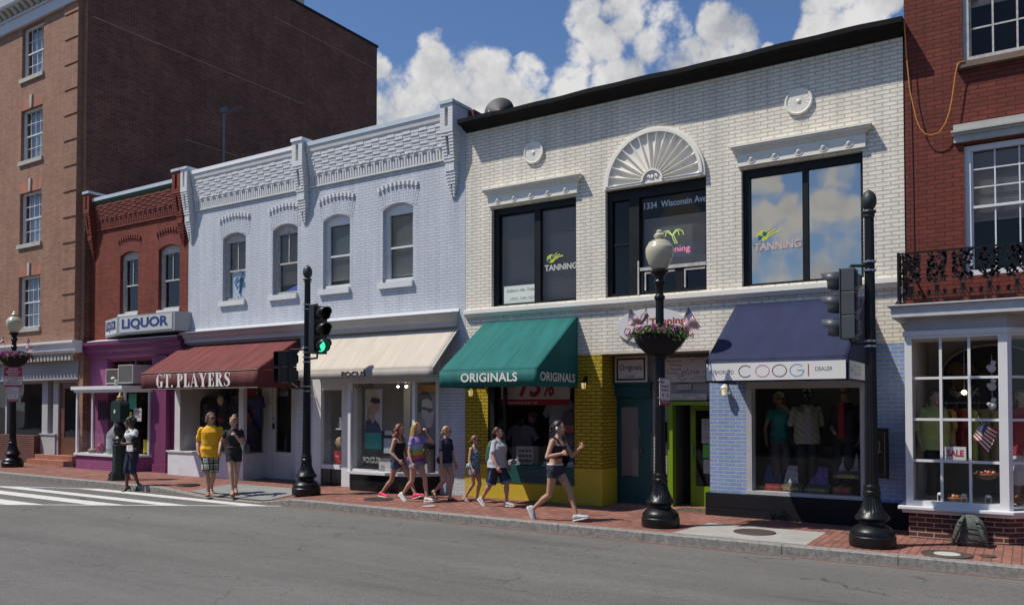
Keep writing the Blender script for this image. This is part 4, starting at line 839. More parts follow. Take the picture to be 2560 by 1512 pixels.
# ground-floor wall beyond the bay
mb = MB(); mb.box(.56, 7, YF, YF + .3, 0, 3.3); mb.build('lower_wall', M['redhouse'], B5)
bay = [(-1.545, YF), (-1.545, 13.1), (-.26, 13.1), (.55, YF)]
def g3(P, d): return [(P[0][0] - d, P[0][1]), (P[1][0] - d, P[1][1] - d), (P[2][0] + d * .5, P[2][1] - d), (P[3][0] + d * 1.4, P[3][1])]
mb = MB(); mb.prism(g3(bay, -.03), -.1, .50, 'z'); mb.build('bay_base', M['baybrick'], B5)
mb = MB(); mb.prism(g3(bay, .10), .55, .60, 'z'); mb.prism(g3(bay, .05), .50, .55, 'z'); mb.build('bay_ledge', M['white_wood'], B5, bevel=.01)
mb = MB()
mb.box(-1.545, -1.45, 13.1, 13.2, .6, 3.02); mb.box(-.37, -.26, 13.1, 13.22, .6, 3.02); mb.box(-1.45, -.37, 13.1, 13.2, .60, .68); mb.prism(g3(bay, .0), 3.02, 3.06, 'z'); mb.prism(g3(bay, .02), 3.06, 3.13, 'z')
mb.box(-1.545, -1.50, 13.2, YF, .6, 3.02)
for x in (-1.082, -.724): mb.box(x - .018, x + .018, 13.13, 13.18, .68, 3.02)
for z in (2.446, 1.849, 1.253): mb.box(-1.45, -.37, 13.135, 13.175, z - .018, z + .018)
dx, dy = .81, .85
def along(t, d=0): return (-.26 + dx * t - d * .72, 13.1 + dy * t + d * .69)
for t0, t1 in ((0, .06), (.47, .51), (.93, 1)): a, b = along(t0), along(t1); c_, d_ = along(t1, .08), along(t0, .08); mb.prism([a, b, c_, d_], .6, 3.02, 'z')
for z in (.64, 1.253, 1.849, 2.446): a, b = along(.05, .02), along(.95, .02); c_, d_ = along(.95, .06), along(.05, .06); mb.prism([a, b, c_, d_], z - .018, z + .018, 'z')
bw = mb.build('bay_window', M['white_wood'], B5)
mb = MB(); mb.box(-1.45, -.37, 13.15, 13.154, .68, 3.02); a, b, c_, d_ = along(.05, .035), along(.95, .035), along(.95, .04), along(.05, .04); mb.prism([a, b, c_, d_], .64, 3.02, 'z'); mb.build('pane', M['g_shop'], bw)
mb = MB(); mb.prism(g3(bay, -.02), 3.13, 3.33, 'z'); mb.build('bay_fascia', M['trimg'], B5)
mb = MB(); mb.box(-1.70, 2.2, 12.93, YF, 3.33, 3.49); mb.prism([(YF, 3.49), (12.88, 3.49), (12.88, 3.51), (YF, 3.53)], -1.75, 2.2, 'x'); mb.build('balcony_slab', mat('balcony_paint', (.50,.51,.52), .7, vary=.15, vscale=6), B5)
mb = MB(); mb.box(-1.55, 2.2, 13.2, 13.25, 3.53, 3.60); mb.box(-1.55,2.2,13.25,YF,3.53,3.56); mb.build('balcony_floor', M['redhouse'], B5)
mb = MB(); mb.box(-1.5, 1.2, 15.6, 15.7, .5, 3.3); mb.box(1.2, 1.3, YF, 15.6, .5, 3.3); mb.box(-1.5, 1.2, YF + .1, 15.6, 3.25, 3.3); mb.box(-1.5, 1.2, 13.3, 15.6, .56, .61); mb.box(-1.5, -1.46, 13.3, 15.6, .6, 3.25); mb.build('shop_interior', flat((.52,.49,.46), .9), B5)
# iron balcony railing with vine panels
rl = thing('balcony_railing', 'black cast iron balcony railing with vine pattern above the bay window', 'railing', (-1.6, 13.05, 3.53))
mb = MB(); yb_ = 13.02; zt, zb = 4.26, 3.58
mb.box(-1.62, -1.59, yb_ - .015, yb_ + .015, 3.53, 4.28); mb.lathe([(.05,0),(.045,.02),(.02,.05),(.012,.08)], (-1.605, yb_, 3.53), 10)
mb.box(-1.62, 1.9, yb_ - .012, yb_ + .012, zt - .012, zt + .012); mb.box(-1.62, 1.9, yb_ - .012, yb_ + .012, zb - .008, zb + .008); mb.box(-1.617, -1.593, yb_, YF, zt - .012, zt + .012); mb.box(-1.617, -1.593, yb_, YF, zb - .008, zb + .008)
mb.tube([(-1.605, yb_, zb), (-1.605, YF, zb)], .008)
mb.build('rails', M['iron'], rl)
def vine(mb, cx, u, o, seed, w=.155):
    """one ornamental panel about .31 wide: u maps panel x to world"""
    rnd = random.Random(seed); P = lambda x, z: (u[0] * (cx + x) + o[0], u[1] * (cx + x) + o[1], z)
    H = zt - zb
    for s in (-1, 1):
        pts = [P(s * (.055 + .05 * sin(t * 9 + s)), zb + .24 + (H - .26) * t) for t in [i / 14 for i in range(15)]]; mb.tube(pts, .011, 5)
        mb.tube([P(s * .01, zb + .20), P(s * .035, zb + .1), P(s * .09, zb + .015)], .007, 5); mb.tube([P(s * .012, zb + .20), P(s * .05, zb + .27), P(s * .10, zb + .29)], .007, 5); mb.tube([P(s * .004, zb + .2), P(s * .015, zb + .1), P(s * .03, zb + .01)], .006, 5)
        for k in range(5): a = .3 + k * .35; mb.tube([P(s * .09, zb + .05), P(s * (.09 + .05 * cos(a)), zb + .05 + .08 * sin(a))], .008, 4)
    mb.tube([P(0, zb + .2), P(0, zb + .02)], .006, 5); mb.tube([P(-.04, zb + .2), P(.04, zb + .2)], .012, 5)
    for k in range(95):         # leaves
        x = rnd.uniform(-w * .8, w * .8); z = zb + .26 + (H - .28) * (k + rnd.random()) / 95; a = rnd.uniform(0, 6.28); l = rnd.uniform(.022, .042); c_, s_ = cos(a), sin(a); q = .55
        pts = [(x + l * c_, z + l * s_), (x - l * q * s_, z + l * q * c_), (x - l * c_, z - l * s_), (x + l * q * s_, z - l * q * c_)]
        v3 = [P(*p) for p in pts]; n_ = (-u[1] * .006, u[0] * .006)
        mb.add([(p[0] + n_[0], p[1] + n_[1], p[2]) for p in v3] + [(p[0] - n_[0], p[1] - n_[1], p[2]) for p in v3], [(0,1,2,3),(7,6,5,4),(0,4,5,1),(1,5,6,2),(2,6,7,3),(3,7,4,0)])
for i in range(10):
    mb = MB(); vine(mb, -1.43 + .325 * i, (1, 0), (0, yb_), i); mb.build('vine_panel', M['iron'], rl)
for i in range(2):
    mb = MB(); vine(mb, yb_ + .2 + .42 * i, (0, 1), (-1.605, 0), 50 + i); mb.build('vine_panel', M['iron'], rl)
# ---------------- helpers for placed objects ----------------
def PX(px, py, Y):
    d = cdir(px, py); t = Y / d.y; return Vector((d.x * t, Y, 2.04 + d.z * t))
def solid(o, t=.008):
    m = o.modifiers.new('th', 'SOLIDIFY'); m.thickness = t; m.offset = 0; return o
def canvas(name, col, vary=.10, stain=.0):
    m = bpy.data.materials.new(name); m.use_nodes = True; t = m.node_tree; p = t.nodes['Principled BSDF']; p.inputs['Roughness'].default_value = .75; p.inputs['Specular IOR Level'].default_value = .25
    g = N(t, 'ShaderNodeNewGeometry'); mp = N(t, 'ShaderNodeMapping'); mp.inputs['Scale'].default_value = (3, .6, .6); L(t, g.outputs['Position'], mp.inputs[0])
    n = N(t, 'ShaderNodeTexNoise'); n.inputs['Scale'].default_value = 1.6; n.inputs['Detail'].default_value = 7; n.inputs['Roughness'].default_value = .65; L(t, mp.outputs[0], n.inputs['Vector'])
    r = N(t, 'ShaderNodeValToRGB'); L(t, n.outputs['Fac'], r.inputs[0]); r.color_ramp.elements[0].position = .32; r.color_ramp.elements[0].color = (*[c * (1 - vary) for c in col], 1); r.color_ramp.elements[1].position = .68; r.color_ramp.elements[1].color = (*[min(1, c * (1 + vary)) for c in col], 1)
    L(t, r.outputs[0], p.inputs['Base Color'])
    w = N(t, 'ShaderNodeTexNoise'); w.inputs['Scale'].default_value = 2.5; w.inputs['Detail'].default_value = 2; L(t, g.outputs['Position'], w.inputs['Vector'])
    b = N(t, 'ShaderNodeBump'); b.inputs['Strength'].default_value = .5; b.inputs['Distance'].default_value = .03; L(t, w.outputs['Fac'], b.inputs['Height']); L(t, b.outputs[0], p.inputs['Normal'])
    return m
def awning(name, label, x0, x1, yf, zt, zf, zv, m, side=True, sidebot=None, seams=4, mv=None, hip=0):
    o = thing(name, label, 'awning', ((x0 + x1) / 2, YF, zv)); y = YF - .01
    mb = MB(); nx, ny = 24, 10; vs = []
    for i in range(nx + 1):
        for j in range(ny + 1):
            t = j / ny; s = i / nx; x = x0 + (x1 - x0) * s; fr = (s * (seams + 1)) % 1
            sag = -.018 * sin(pi * t) * sin(pi * fr)
            vs.append((x, y + (yf - y) * t, zt + (zf - zt) * t + sag))
    mb.add(vs, [(i*(ny+1)+j, (i+1)*(ny+1)+j, (i+1)*(ny+1)+j+1, i*(ny+1)+j+1) for i in range(nx) for j in range(ny)])
    cn = solid(mb.build('canopy', m, o, smooth=True))
    mb = MB(); vs = []
    for i in range(nx + 1):
        x = x0 + (x1 - x0) * i / nx; w = .002 * sin(i * 1.9)
        vs += [(x, yf, zf), (x, yf + w * .4, (zf + zv) / 2), (x, yf + w, zv + .004 * sin(i * 1.3))]
    mb.add(vs, [(i*3+j, (i+1)*3+j, (i+1)*3+j+1, i*3+j+1) for i in range(nx) for j in range(2)]); va = solid(mb.build('valance', mv or m, o, smooth=True), .006)
    if side:
        for x in (x0, x1):
            mb = MB(); mb.add([(x, y, zt - .012), (x, yf, zf - .012), (x, yf, zv), (x, y, sidebot if sidebot is not None else zv)], [(0,1,2,3)]); solid(mb.build('side_panel', m, o), .006)
    mb = MB(); zi = .03
    for s in [i / (seams + 1) for i in range(seams + 2)]:
        x = min(max(x0 + (x1 - x0) * s, x0 + .03), x1 - .03); mb.tube([(x, y, zt - zi - .02), (x, yf + .03, zf - zi), (x, yf + .03, zv + .03)], .013, 6)
        if side or s in (0, 1): mb.tube([(x, yf + .03, zv + .03), (x, y, zv + .03)], .011, 6)
    mb.tube([(x0 + .02, yf + .03, zf - zi), (x1 - .02, yf + .03, zf - zi)], .013, 6); mb.tube([(x0 + .02, yf + .03, zv + .03), (x1 - .02, yf + .03, zv + .03)], .011, 6)
    mb.build('frame', M['metal'], o)
    mb = MB()
    for s in [i / (seams + 1) for i in range(1, seams + 1)]:
        x = x0 + (x1 - x0) * s; mb.tube([(x, y, zt + .005), (x, yf, zf + .005)], .0035, 4)
    if seams: mb.build('seams', m, cn)
    return o, va
# ---------------- awnings ----------------
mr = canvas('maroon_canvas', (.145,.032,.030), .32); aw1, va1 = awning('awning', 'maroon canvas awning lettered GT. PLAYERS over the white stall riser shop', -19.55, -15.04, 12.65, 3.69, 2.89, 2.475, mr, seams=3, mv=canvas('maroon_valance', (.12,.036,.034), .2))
mb = MB(); mb.tube([(-19.55, 12.64, 2.892), (-15.04, 12.64, 2.892), (-15.03, YF, 2.892)], .006, 4); mb.tube([(-19.55, 12.64, 2.475), (-15.04, 12.64, 2.475)], .005, 4); mb.build('piping', flat((.34,.30,.24)), aw1)
# serif capitals drawn with thick stems and hairlines; box 0..1 high
def serif(ch):
    T, h, s = .22, .05, .055; B = []           # boxes (x0,x1,z0,z1) and polygons
    box = lambda a, b, c, d: B.append([(a, c), (b, c), (b, d), (a, d)])
    def crescent(cx, cz, rx, rz, a0, a1, w0=h, w1=T):
        n = 18; o = []; q = []
        for i in range(n + 1):
            a = R(a0 + (a1 - a0) * i / n); k = w0 + (w1 - w0) * abs(cos(a)) ** 1.5; o.append((cx + rx * cos(a), cz + rz * sin(a))); q.append((cx + (rx - k) * cos(a), cz + (rz - min(k, h * 1.3)) * sin(a)))
        for i in range(n): B.append([o[i], o[i + 1], q[i + 1], q[i]])
    if ch == 'G': crescent(.36, .5, .36, .52, 50, 318, h, .23); box(.46, .68, .02, .44); box(.36, .74, .41, .46); box(.62, .66, .66, .98); w = .74
    elif ch == 'T': box(.24, .46, 0, 1); box(0, .70, .95, 1); box(.14, .56, 0, s); B.append([(0, .70), (.04, .70), (.10, .95), (0, .95)]); B.append([(.70, .70), (.66, .70), (.60, .95), (.70, .95)]); w = .70
    elif ch == '.': B.append([(.08 + .1 * cos(2*pi*i/14), .09 + .09 * sin(2*pi*i/14)) for i in range(14)]); w = .18
    elif ch == 'P': box(.08, .30, 0, 1); box(0, .38, 0, s); box(0, .32, 1 - s, 1); crescent(.32, .73, .32, .27, -90, 90); w = .64
    elif ch == 'L': box(.08, .30, 0, 1); box(0, .38, 1 - s, 1); box(0, .60, 0, s); B.append([(.60, s), (.60, .36), (.56, .36), (.44, s)]); w = .60
    elif ch == 'A': B.append([(.30, 1), (.40, 1), (.74, s), (.50, s)]); B.append([(.33, 1), (.37, .92), (.12, s), (.07, s)]); box(.18, .54, .30, .35); box(-.02, .22, 0, s); box(.42, .82, 0, s); w = .80
    elif ch == 'Y': B.append([(.02, 1), (.26, 1), (.50, .48), (.28, .44)]); B.append([(.66, 1), (.71, 1), (.48, .46), (.42, .46)]); box(.27, .49, 0, .5); box(-.04, .34, 1 - s, 1); box(.56, .80, 1 - s, 1); box(.18, .58, 0, s); w = .78
    elif ch == 'E': box(.08, .30, 0, 1); box(0, .60, 0, s); box(0, .58, 1 - s, 1); box(.3, .46, .48, .53); B.append([(.60, s), (.60, .34), (.56, .34), (.44, s)]); B.append([(.58, 1 - s), (.58, .70), (.54, .70), (.44, 1 - s)]); box(.42, .46, .38, .63); w = .62
    elif ch == 'R': box(.08, .30, 0, 1); box(0, .38, 0, s); box(0, .32, 1 - s, 1); crescent(.32, .75, .30, .25, -90, 90); B.append([(.30, .50), (.46, .50), (.74, 0), (.50, 0)]); box(.66, .80, 0, s * .8); w = .78
    elif ch == 'S':
        P = [(.50, .80), (.44, .93), (.30, .975), (.14, .90), (.10, .76), (.18, .62), (.34, .50), (.46, .36), (.46, .18), (.36, .06), (.22, .025), (.09, .10), (.03, .22)]; W_ = [.03, .05, .05, .13, .20, .23, .24, .23, .19, .10, .05, .05, .03]
        for i in range(len(P) - 1):
            (a, b), (c, d) = P[i], P[i + 1]; l = math.hypot(c - a, d - b); nx, nz = -(d - b) / l, (c - a) / l
            B.append([(a + nx * W_[i] / 2, b + nz * W_[i] / 2), (a - nx * W_[i] / 2, b - nz * W_[i] / 2), (c - nx * W_[i+1] / 2, d - nz * W_[i+1] / 2), (c + nx * W_[i+1] / 2, d + nz * W_[i+1] / 2)])
        box(.50, .54, .70, .98); box(0, .04, .02, .30); w = .56
    else: w = .3
    return B, w
def serif_text(mb, s, x0, x1, z0, h, y):
    adv = 0; out = []
    for ch in s:
        B, w = serif(ch); out.append((adv, B)); adv += w + (.10 if ch != ' ' else 0)
    k = (x1 - x0) / (adv - .1); e = 0
    for a, B in out:
        for p in B: e += .00015; mb.add([(x0 + (a + q[0]) * k, y - e, z0 + q[1] * h) for q in p], [tuple(range(len(p)))])
mb = MB(); serif_text(mb, 'GT. PLAYERS', -18.90, -16.00, 2.515, .335, 12.6455); mb.build('lettering', flat((.72,.68,.64)), va1)
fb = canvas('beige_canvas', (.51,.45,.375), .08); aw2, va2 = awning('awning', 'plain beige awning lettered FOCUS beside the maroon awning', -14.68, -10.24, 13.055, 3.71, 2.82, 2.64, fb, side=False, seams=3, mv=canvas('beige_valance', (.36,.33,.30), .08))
mb = MB(); put_text(mb, 'FOCUS', (-12.79, 13.046, 2.675), X_, Z_, .72, .125, bold=.03); mb.build('lettering', flat((.02,.02,.018)), va2)
mb = MB(); mb.tube([(-10.245, 13.05, 2.82), (-10.245, YF, 3.71)], .012, 6); mb.tube([(-14.62, 13.1, 2.66), (-14.45, YF, 2.2)], .012, 6); mb.build('edge_tube', flat((.7,.68,.64)), aw2)
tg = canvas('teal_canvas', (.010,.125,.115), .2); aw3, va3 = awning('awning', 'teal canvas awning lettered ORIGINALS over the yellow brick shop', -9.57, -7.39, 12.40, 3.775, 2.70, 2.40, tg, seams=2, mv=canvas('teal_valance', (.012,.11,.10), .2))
mb = MB(); put_text(mb, 'ORIGINALS', (-9.06, 12.3945, 2.49), X_, Z_, 1.26, .165, bold=.022, spacing=1.05); mb.build('lettering', flat((.72,.70,.62)), va3)
mb = MB(); put_text(mb, 'ORIGINALS', (-7.385, 12.50, 2.495), (0, 1, 0), Z_, 1.32, .165, bold=.022, lift=.006, spacing=1.05); mb.build('side_lettering', flat((.72,.70,.62)), aw3)
nv = canvas('navy_canvas', (.018,.025,.066), .16); aw4, va4 = awning('awning', 'navy blue awning with white lettered valance over the blue brick shop', -4.28, -2.19, 12.35, 3.79, 2.74, 2.41, nv, seams=0)
wv = flat((.70,.69,.66), .6)
mb = MB(); mb.box(-4.262, -2.215, 12.325, 12.34, 2.435, 2.70); sp = mb.build('white_sign_panel', wv, aw4)
mb = MB(); mb.box(-2.184, -2.170, 12.38, 13.7, 2.44, 2.70); sp2 = mb.build('white_side_panel', wv, aw4)
def coogi(mb, X, z0, h, y, scale=1, ax=None):
    ax = ax or (lambda x: (x, y, 0)); pass
def pxX(px, Y, py=915): return PX(px, py, Y).x
yy = 12.3245; cz = 2.568; rr = .088
letters = [(1847, 1879, 'C', (.03,.035,.06)), (1889, 1923, 'O', (.50,.19,.30)), (1931, 1966, 'O', (.20,.05,.03)), (1975, 2009.6, 'G', (.14,.28,.42)), (2021, 2021, 'I', (.42,.06,.08))]
for a, b, ch, col in letters:
    xa_, xb_ = pxX(a, yy), pxX(b, yy); c = (xa_ + xb_) / 2; r = (xb_ - xa_) / 2; mb = MB()
    if ch == 'O': stroke(mb, arc(0, 0, r, rr, 0, 360, 36)[:-1], .014, (c, yy, cz), X_, Z_, closed=True, lift=.001)
    elif ch == 'C': stroke(mb, arc(0, 0, r, rr, 38, 322, 30), .014, (c, yy, cz), X_, Z_, lift=.001)
    elif ch == 'G': stroke(mb, arc(0, 0, r, rr, 38, 360, 32), .014, (c, yy, cz), X_, Z_, lift=.001); stroke(mb, [(0, 0), (r, 0)], .014, (c, yy, cz), X_, Z_, lift=.0015)
    else: stroke(mb, [(0, -rr), (0, rr)], .017, (c, yy, cz), X_, Z_, lift=.001)
    mb.build('letter', flat(col, .6), sp)
gt = flat((.12,.12,.14)); mb = MB(); put_text(mb, 'AUTHORIZED', (pxX(1771, yy), yy, 2.535), X_, Z_, pxX(1834, yy) - pxX(1771, yy), .058); put_text(mb, 'DEALER', (pxX(2038, yy), yy, 2.555), X_, Z_, pxX(2081, yy) - pxX(2038, yy), .058); mb.build('small_lettering', gt, sp)
mb = MB(); o_ = (-2.169, 12.42, 2.54); put_text(mb, 'AUTHORIZED', o_, (0,1,0), Z_, .22, .045); stroke(mb, arc(.36, .03, .07, rr * .8, 38, 322, 24), .012, o_, (0,1,0), Z_, lift=.008); mb.build('small_lettering', gt, sp2)
for k, cc in ((1, (.50,.19,.30)), (2, (.20,.05,.03))):
    mb = MB(); stroke(mb, arc(.36 + .19 * k, .03, .07, rr * .8, 0, 360, 30)[:-1], .012, o_, (0,1,0), Z_, lift=.008, closed=True); mb.build('letter', flat(cc, .6), sp2)

# ---------------- signs ----------------
s = thing('shop_sign', 'grey metal box sign reading LIQUOR, wrapped round the red shop front', 'sign', (-21, YF, 4.06))
grey = flat((.30,.31,.32), .45, metal=.3); face = flat((.58,.58,.56), .5)
A, B_, C_, D_ = (-23.28, 13.88), (-22.02, 13.50), (-19.38, 13.50), (-19.30, YF)
mb = MB(); mb.prism([(-23.28, YF), A, B_, C_, D_], 4.08, 4.60, 'z'); mb.build('sign_box', grey, s)
mb = MB(); mb.box(-21.93, -19.50, 13.485, 13.499, 4.13, 4.56); fp = mb.build('front_panel', face, s)
mb = MB()
for k in range(60): x = -21.92 + 2.41 * k / 60; mb.box(x, x + .004, 13.482, 13.485, 4.13, 4.56)
mb.build('panel_ribs', flat((.5,.5,.49)), fp)
bl_ = flat((.015,.04,.17), .5)
mb = MB(); put_text(mb, 'LIQUOR', (-21.80, 13.482, 4.18), X_, Z_, 2.16, .33, bold=.042); mb.build('lettering', bl_, fp)
u = Vector((B_[0] - A[0], B_[1] - A[1], 0)).normalized(); nn = Vector((u.y, -u.x, 0))
a3 = Vector((*A, 0)) + u * .06 + nn * .006
mb = MB(); q = a3 + u * 1.16; mb.add([(a3.x, a3.y, 4.13), (q.x, q.y, 4.13), (q.x, q.y, 4.56), (a3.x, a3.y, 4.56)], [(0,1,2,3)]); sp_ = solid(mb.build('side_face', face, s), .004)
mb = MB(); put_text(mb, 'LIQUOR', (a3 + u * .06 + Vector((0, 0, 4.20))), u, Z_, 1.04, .33, bold=.042, lift=.01); mb.build('lettering', bl_, sp_)
mb = MB(); mb.tube([(-20.7, 13.7, 4.08), (-20.68, 13.93, 3.9)], .012, 5); mb.build('bracket', M['iron'], s)

s = thing('oval_sign', 'white oval sign with red script-like Tanning lettering behind the flower basket', 'sign', (-5.86, YF, 3.18))
mb = MB(); mb.prism([(-5.86 + .69 * cos(2*pi*i/40), 3.51 + .325 * sin(2*pi*i/40)) for i in range(40)], YF - .05, YF - .001, 'y'); sb_ = mb.build('board', flat((.60,.60,.58), .5), s, bevel=.004)
mb = MB(); put_text(mb, 'Tanning', (-5.88, YF - .052, 3.49), X_, Z_, .70, .16, bold=.03); mb.build('lettering', flat((.35,.02,.02)), sb_)
mb = MB(); stroke(mb, [(-.52,-.06),(-.5,.02),(-.40,.0),(-.42,-.1),(-.52,-.08)], .014, (-5.86, YF - .052, 3.47), X_, Z_); stroke(mb, arc(-.12, .14, .07, .11, -60, 200), .012, (-5.86, YF - .052, 3.5), X_, Z_); mb.build('pink_squiggle', flat((.5,.05,.15)), sb_)

yr_ = 14.60
def board(name, label, x0, x1, z0, z1, y, m, cat='sign', th=.03, frame=None):
    o = thing(name, label, cat, ((x0 + x1) / 2, y, z0))
    mb = MB(); mb.box(x0, x1, y - th, y, z0, z1); b = mb.build('board', m, o)
    if frame:
        mb = MB(); w, f = frame[1], y - th - .004
        for q in ((x0 + w, x1 - w, z0 + w, z0 + 2 * w), (x0 + w, x1 - w, z1 - 2 * w, z1 - w), (x0 + w, x0 + 2 * w, z0 + 2 * w, z1 - 2 * w), (x1 - 2 * w, x1 - w, z0 + 2 * w, z1 - 2 * w)): mb.box(q[0], q[1], f, f + .004, q[2], q[3])
        mb.build('border', frame[0], b)
    return o, b, y - th
def txt(par, s, x, z, w, h, y, m, **k): mb = MB(); put_text(mb, s, (x, y - .001, z), X_, Z_, w, h, **k); mb.build('lettering', m, par)
dk = flat((.03,.02,.02)); o, b, y = board('hanging_sign', 'cream framed board reading Originals 1358 above the teal door', -6.80, -6.13, 2.50, 3.0, 14.40, flat((.50,.44,.38), .6), frame=(dk, .035))
txt(b, 'Originals', -6.70, 2.70, .47, .14, y, dk, bold=.012); txt(b, '1358', -6.56, 2.59, .17, .045, y, dk)
mr_ = flat((.22,.02,.02)); o, b, y = board('tanning_sign', 'cream board advertising Spray On Tanning above the lime green door', -5.82, -4.90, 2.49, 2.95, 14.55, flat((.50,.44,.40), .6))
txt(b, 'Spray On', -5.79, 2.855, .28, .05, y, mr_, shear=.2, bold=.01); txt(b, 'Tanning', -5.75, 2.785, .24, .05, y, mr_, shear=.2, bold=.01); txt(b, '... Regular', -5.79, 2.705, .30, .05, y, mr_, shear=.2, bold=.01); txt(b, 'Tanning', -5.81, 2.635, .21, .05, y, mr_, shear=.2, bold=.01)
txt(b, 'glow', -5.53, 2.59, .36, .15, y, flat((.30,.10,.08)), shear=.35); txt(b, 'the sunless', -5.24, 2.575, .28, .03, y, mr_, shear=.2); txt(b, 'tanning alternative', -5.34, 2.53, .40, .03, y, mr_, shear=.2)
mb = MB(); stroke(mb, arc(.66, .26, .15, .16, -60, 130, 20) + [(.50, .37), (.47, .34)], .008, (-5.82, y, 2.52), X_, Z_); stroke(mb, arc(.34, .09, .08, .09, 150, 330, 16), .010, (-5.82, y, 2.52), X_, Z_); mb.build('flourish', mr_, b)
o, b, y = board('number_plate', 'small plate with house number 1334 between tanning sign and lime door', -5.61, -5.34, 2.35, 2.45, 14.58, flat((.42,.38,.36)), th=.015); txt(b, '1 3 3 4', -5.58, 2.375, .21, .055, y, flat((.12,.10,.10)))
o, b, y = board('tailor_plate', 'long pale plate reading Gilbert My Tailor directly above the lime green frame', -5.72, -5.03, 2.155, 2.275, 14.56, flat((.44,.42,.38)), th=.015); txt(b, 'Gilbert My Tailor', -5.51, 2.225, .33, .032, y, dk, shear=.3); txt(b, 'Fine Tailoring & Alterations', -5.69, 2.175, .30, .022, y, dk); txt(b, '2nd Floor', -5.25, 2.18, .15, .024, y, dk)
o = thing('notice_case', 'small black notice case with cream leaflet beside the lime green frame', 'notice board', (-5.9, 14.5, 1.36)); mb = MB(); mb.box(-5.99, -5.83, 14.50, 14.61, 1.36, 1.74); cb = mb.build('case', M['black'], o)
mb = MB(); mb.box(-5.965, -5.87, 14.485, 14.499, 1.39, 1.56); mb.build('leaflet', flat((.5,.46,.38)), cb)
yd_ = 14.96
o, b, y = board('door_notice', 'white notice with opening hours and CLOSED in red on the lime door glass', -5.27, -5.03, 1.34, 1.80, yd_, flat((.40,.40,.40)), 'notice', .004)
for k, tx in enumerate(('OUR HOURS', 'MON-FRI', '10AM-8PM', 'SAT-SUN')): txt(b, tx, -5.23, 1.745 - k * .05, .15, .022, y, dk)
txt(b, 'SORRY WE ARE', -5.24, 1.49, .17, .025, y, mr_); txt(b, 'CLOSED', -5.24, 1.42, .17, .05, y, mr_)
board('green_leaflet', 'bright green leaflet on the lime door glass', -5.25, -5.10, 1.06, 1.32, yd_, flat((.12,.40,.06)), 'leaflet', .003)
o, b, y = board('white_leaflet', 'plain white leaflet lowest on the lime door glass', -5.24, -5.08, .77, 1.03, yd_, flat((.42,.42,.42)), 'leaflet', .003); 
for k in range(6): txt(b, 'xxxxxxxxxx'[:10].replace('x', '.'), -5.22, .98 - .03 * k, .11, .006, y, dk)
wins_ = YF + .155
o, b, y = board('tailor_sign', 'pale paper sign reading Gilbert My Tailor with phone number in the left upstairs window', -9.20, -8.44, 4.16, 4.52, YF + .158, flat((.62,.68,.62)), 'sign', .004)
txt(b, 'Gilbert My Tailor', -9.15, 4.375, .74, .075, y, flat((.04,.10,.07)), shear=.35, bold=-.006); txt(b, '(202) 338-1427', -9.06, 4.21, .60, .07, y, flat((.12,.18,.15)), shear=.35, bold=-.008)
def logo(name, label, x, z, w, y, c1, c2):
    o = thing(name, label, 'window sticker', (x, y, z)); k = w
    mb = MB(); n = 22; P = []
    for i in range(n): a = 2*pi*i/n; r = .13 * k * (1.0 if i % 2 else .78); P.append((x + .20 * k + r * 1.15 * cos(a), z + .33 * k + r * sin(a)))
    mb.prism(P, y - .003, y, 'y'); sun_ = mb.build('sun', flat((.60,.62,.03)), o)
    mb = MB()
    for i, (a, l) in enumerate([(8, .38), (20, .30), (-4, .22), (38, .24)]):
        a = R(a); c = (x + .20 * k, z + .33 * k); p = [(c[0] + r * cos(a + d), c[1] + r * sin(a + d)) for r, d in ((.14 * k, .10), (.14 * k, -.10), (l * k, -.055), (l * k, .055))]; mb.prism(p, y - .0045 - i * .0004, y - .004 - i * .0004, 'y')
    mb.build('rays', flat((.52,.55,.12)), sun_)
    mb = MB()
    for dx, dz in ((-.065, -.035), (.035, .035)): mb.disc((x + .20 * k + dx * k, y - .008, z + .33 * k + dz * k), .048 * k, 'y', .004, 12)
    stroke(mb, [(.10 * k, .24 * k), (.30 * k, .40 * k)], .012 * k, (x, y, z), X_, Z_, lift=.008); mb.build('sunglasses', flat((.0,.12,.22)), sun_)
    mb = MB(); put_text(mb, 'TANNING', (x, y, z), X_, Z_, k, .17 * k, bold=.035, lift=.006); mb.build('lettering', flat(c1), o)
    mb = MB(); put_text(mb, 'TANNING', (x + .012, y, z - .010), X_, Z_, k, .17 * k, bold=.05, lift=.002); mb.build('letter_shadow', flat(c2), o)
logo('tanning_logo', 'sun logo and silver TANNING lettering on the left upstairs window', -8.22, 4.75, .74, wins_, (.50,.48,.46), (.10,.09,.10))
logo('tanning_logo', 'sun logo and faded TANNING lettering on the sky-reflecting right window', -4.02, 4.72, .80, wins_, (.55,.42,.38), (.35,.35,.36))
o = thing('street_number_lettering', 'white 1334 Wisconsin Ave lettering on the middle upstairs window', 'lettering', (-5.5, wins_, 5.7)); mb = MB(); put_text(mb, '1334  Wisconsin Ave', (-6.06, wins_, 5.72), X_, Z_, 1.20, .12, bold=.02, lift=.002); mb.build('lettering', flat((.62,.66,.68)), o)
o = thing('neon_sign', 'neon sign with green palm and pink Tanning in the middle upstairs window', 'neon sign', (-5.5, 14.15, 5.0))
pk = mat('pink_neon', (.9,.25,.38), .4, emit=.7); gn = mat('green_neon', (.55,.75,.2), .4, emit=.6)
mb = MB()
for s_ in (-1, 1):
    for a in (.12, .2): mb.tube([(-5.52, 14.13, 5.18), (-5.52 + s_ * a * .6, 14.13, 5.28), (-5.52 + s_ * a, 14.13, 5.24), (-5.52 + s_ * a * 1.1, 14.13, 5.17)], .007, 5)
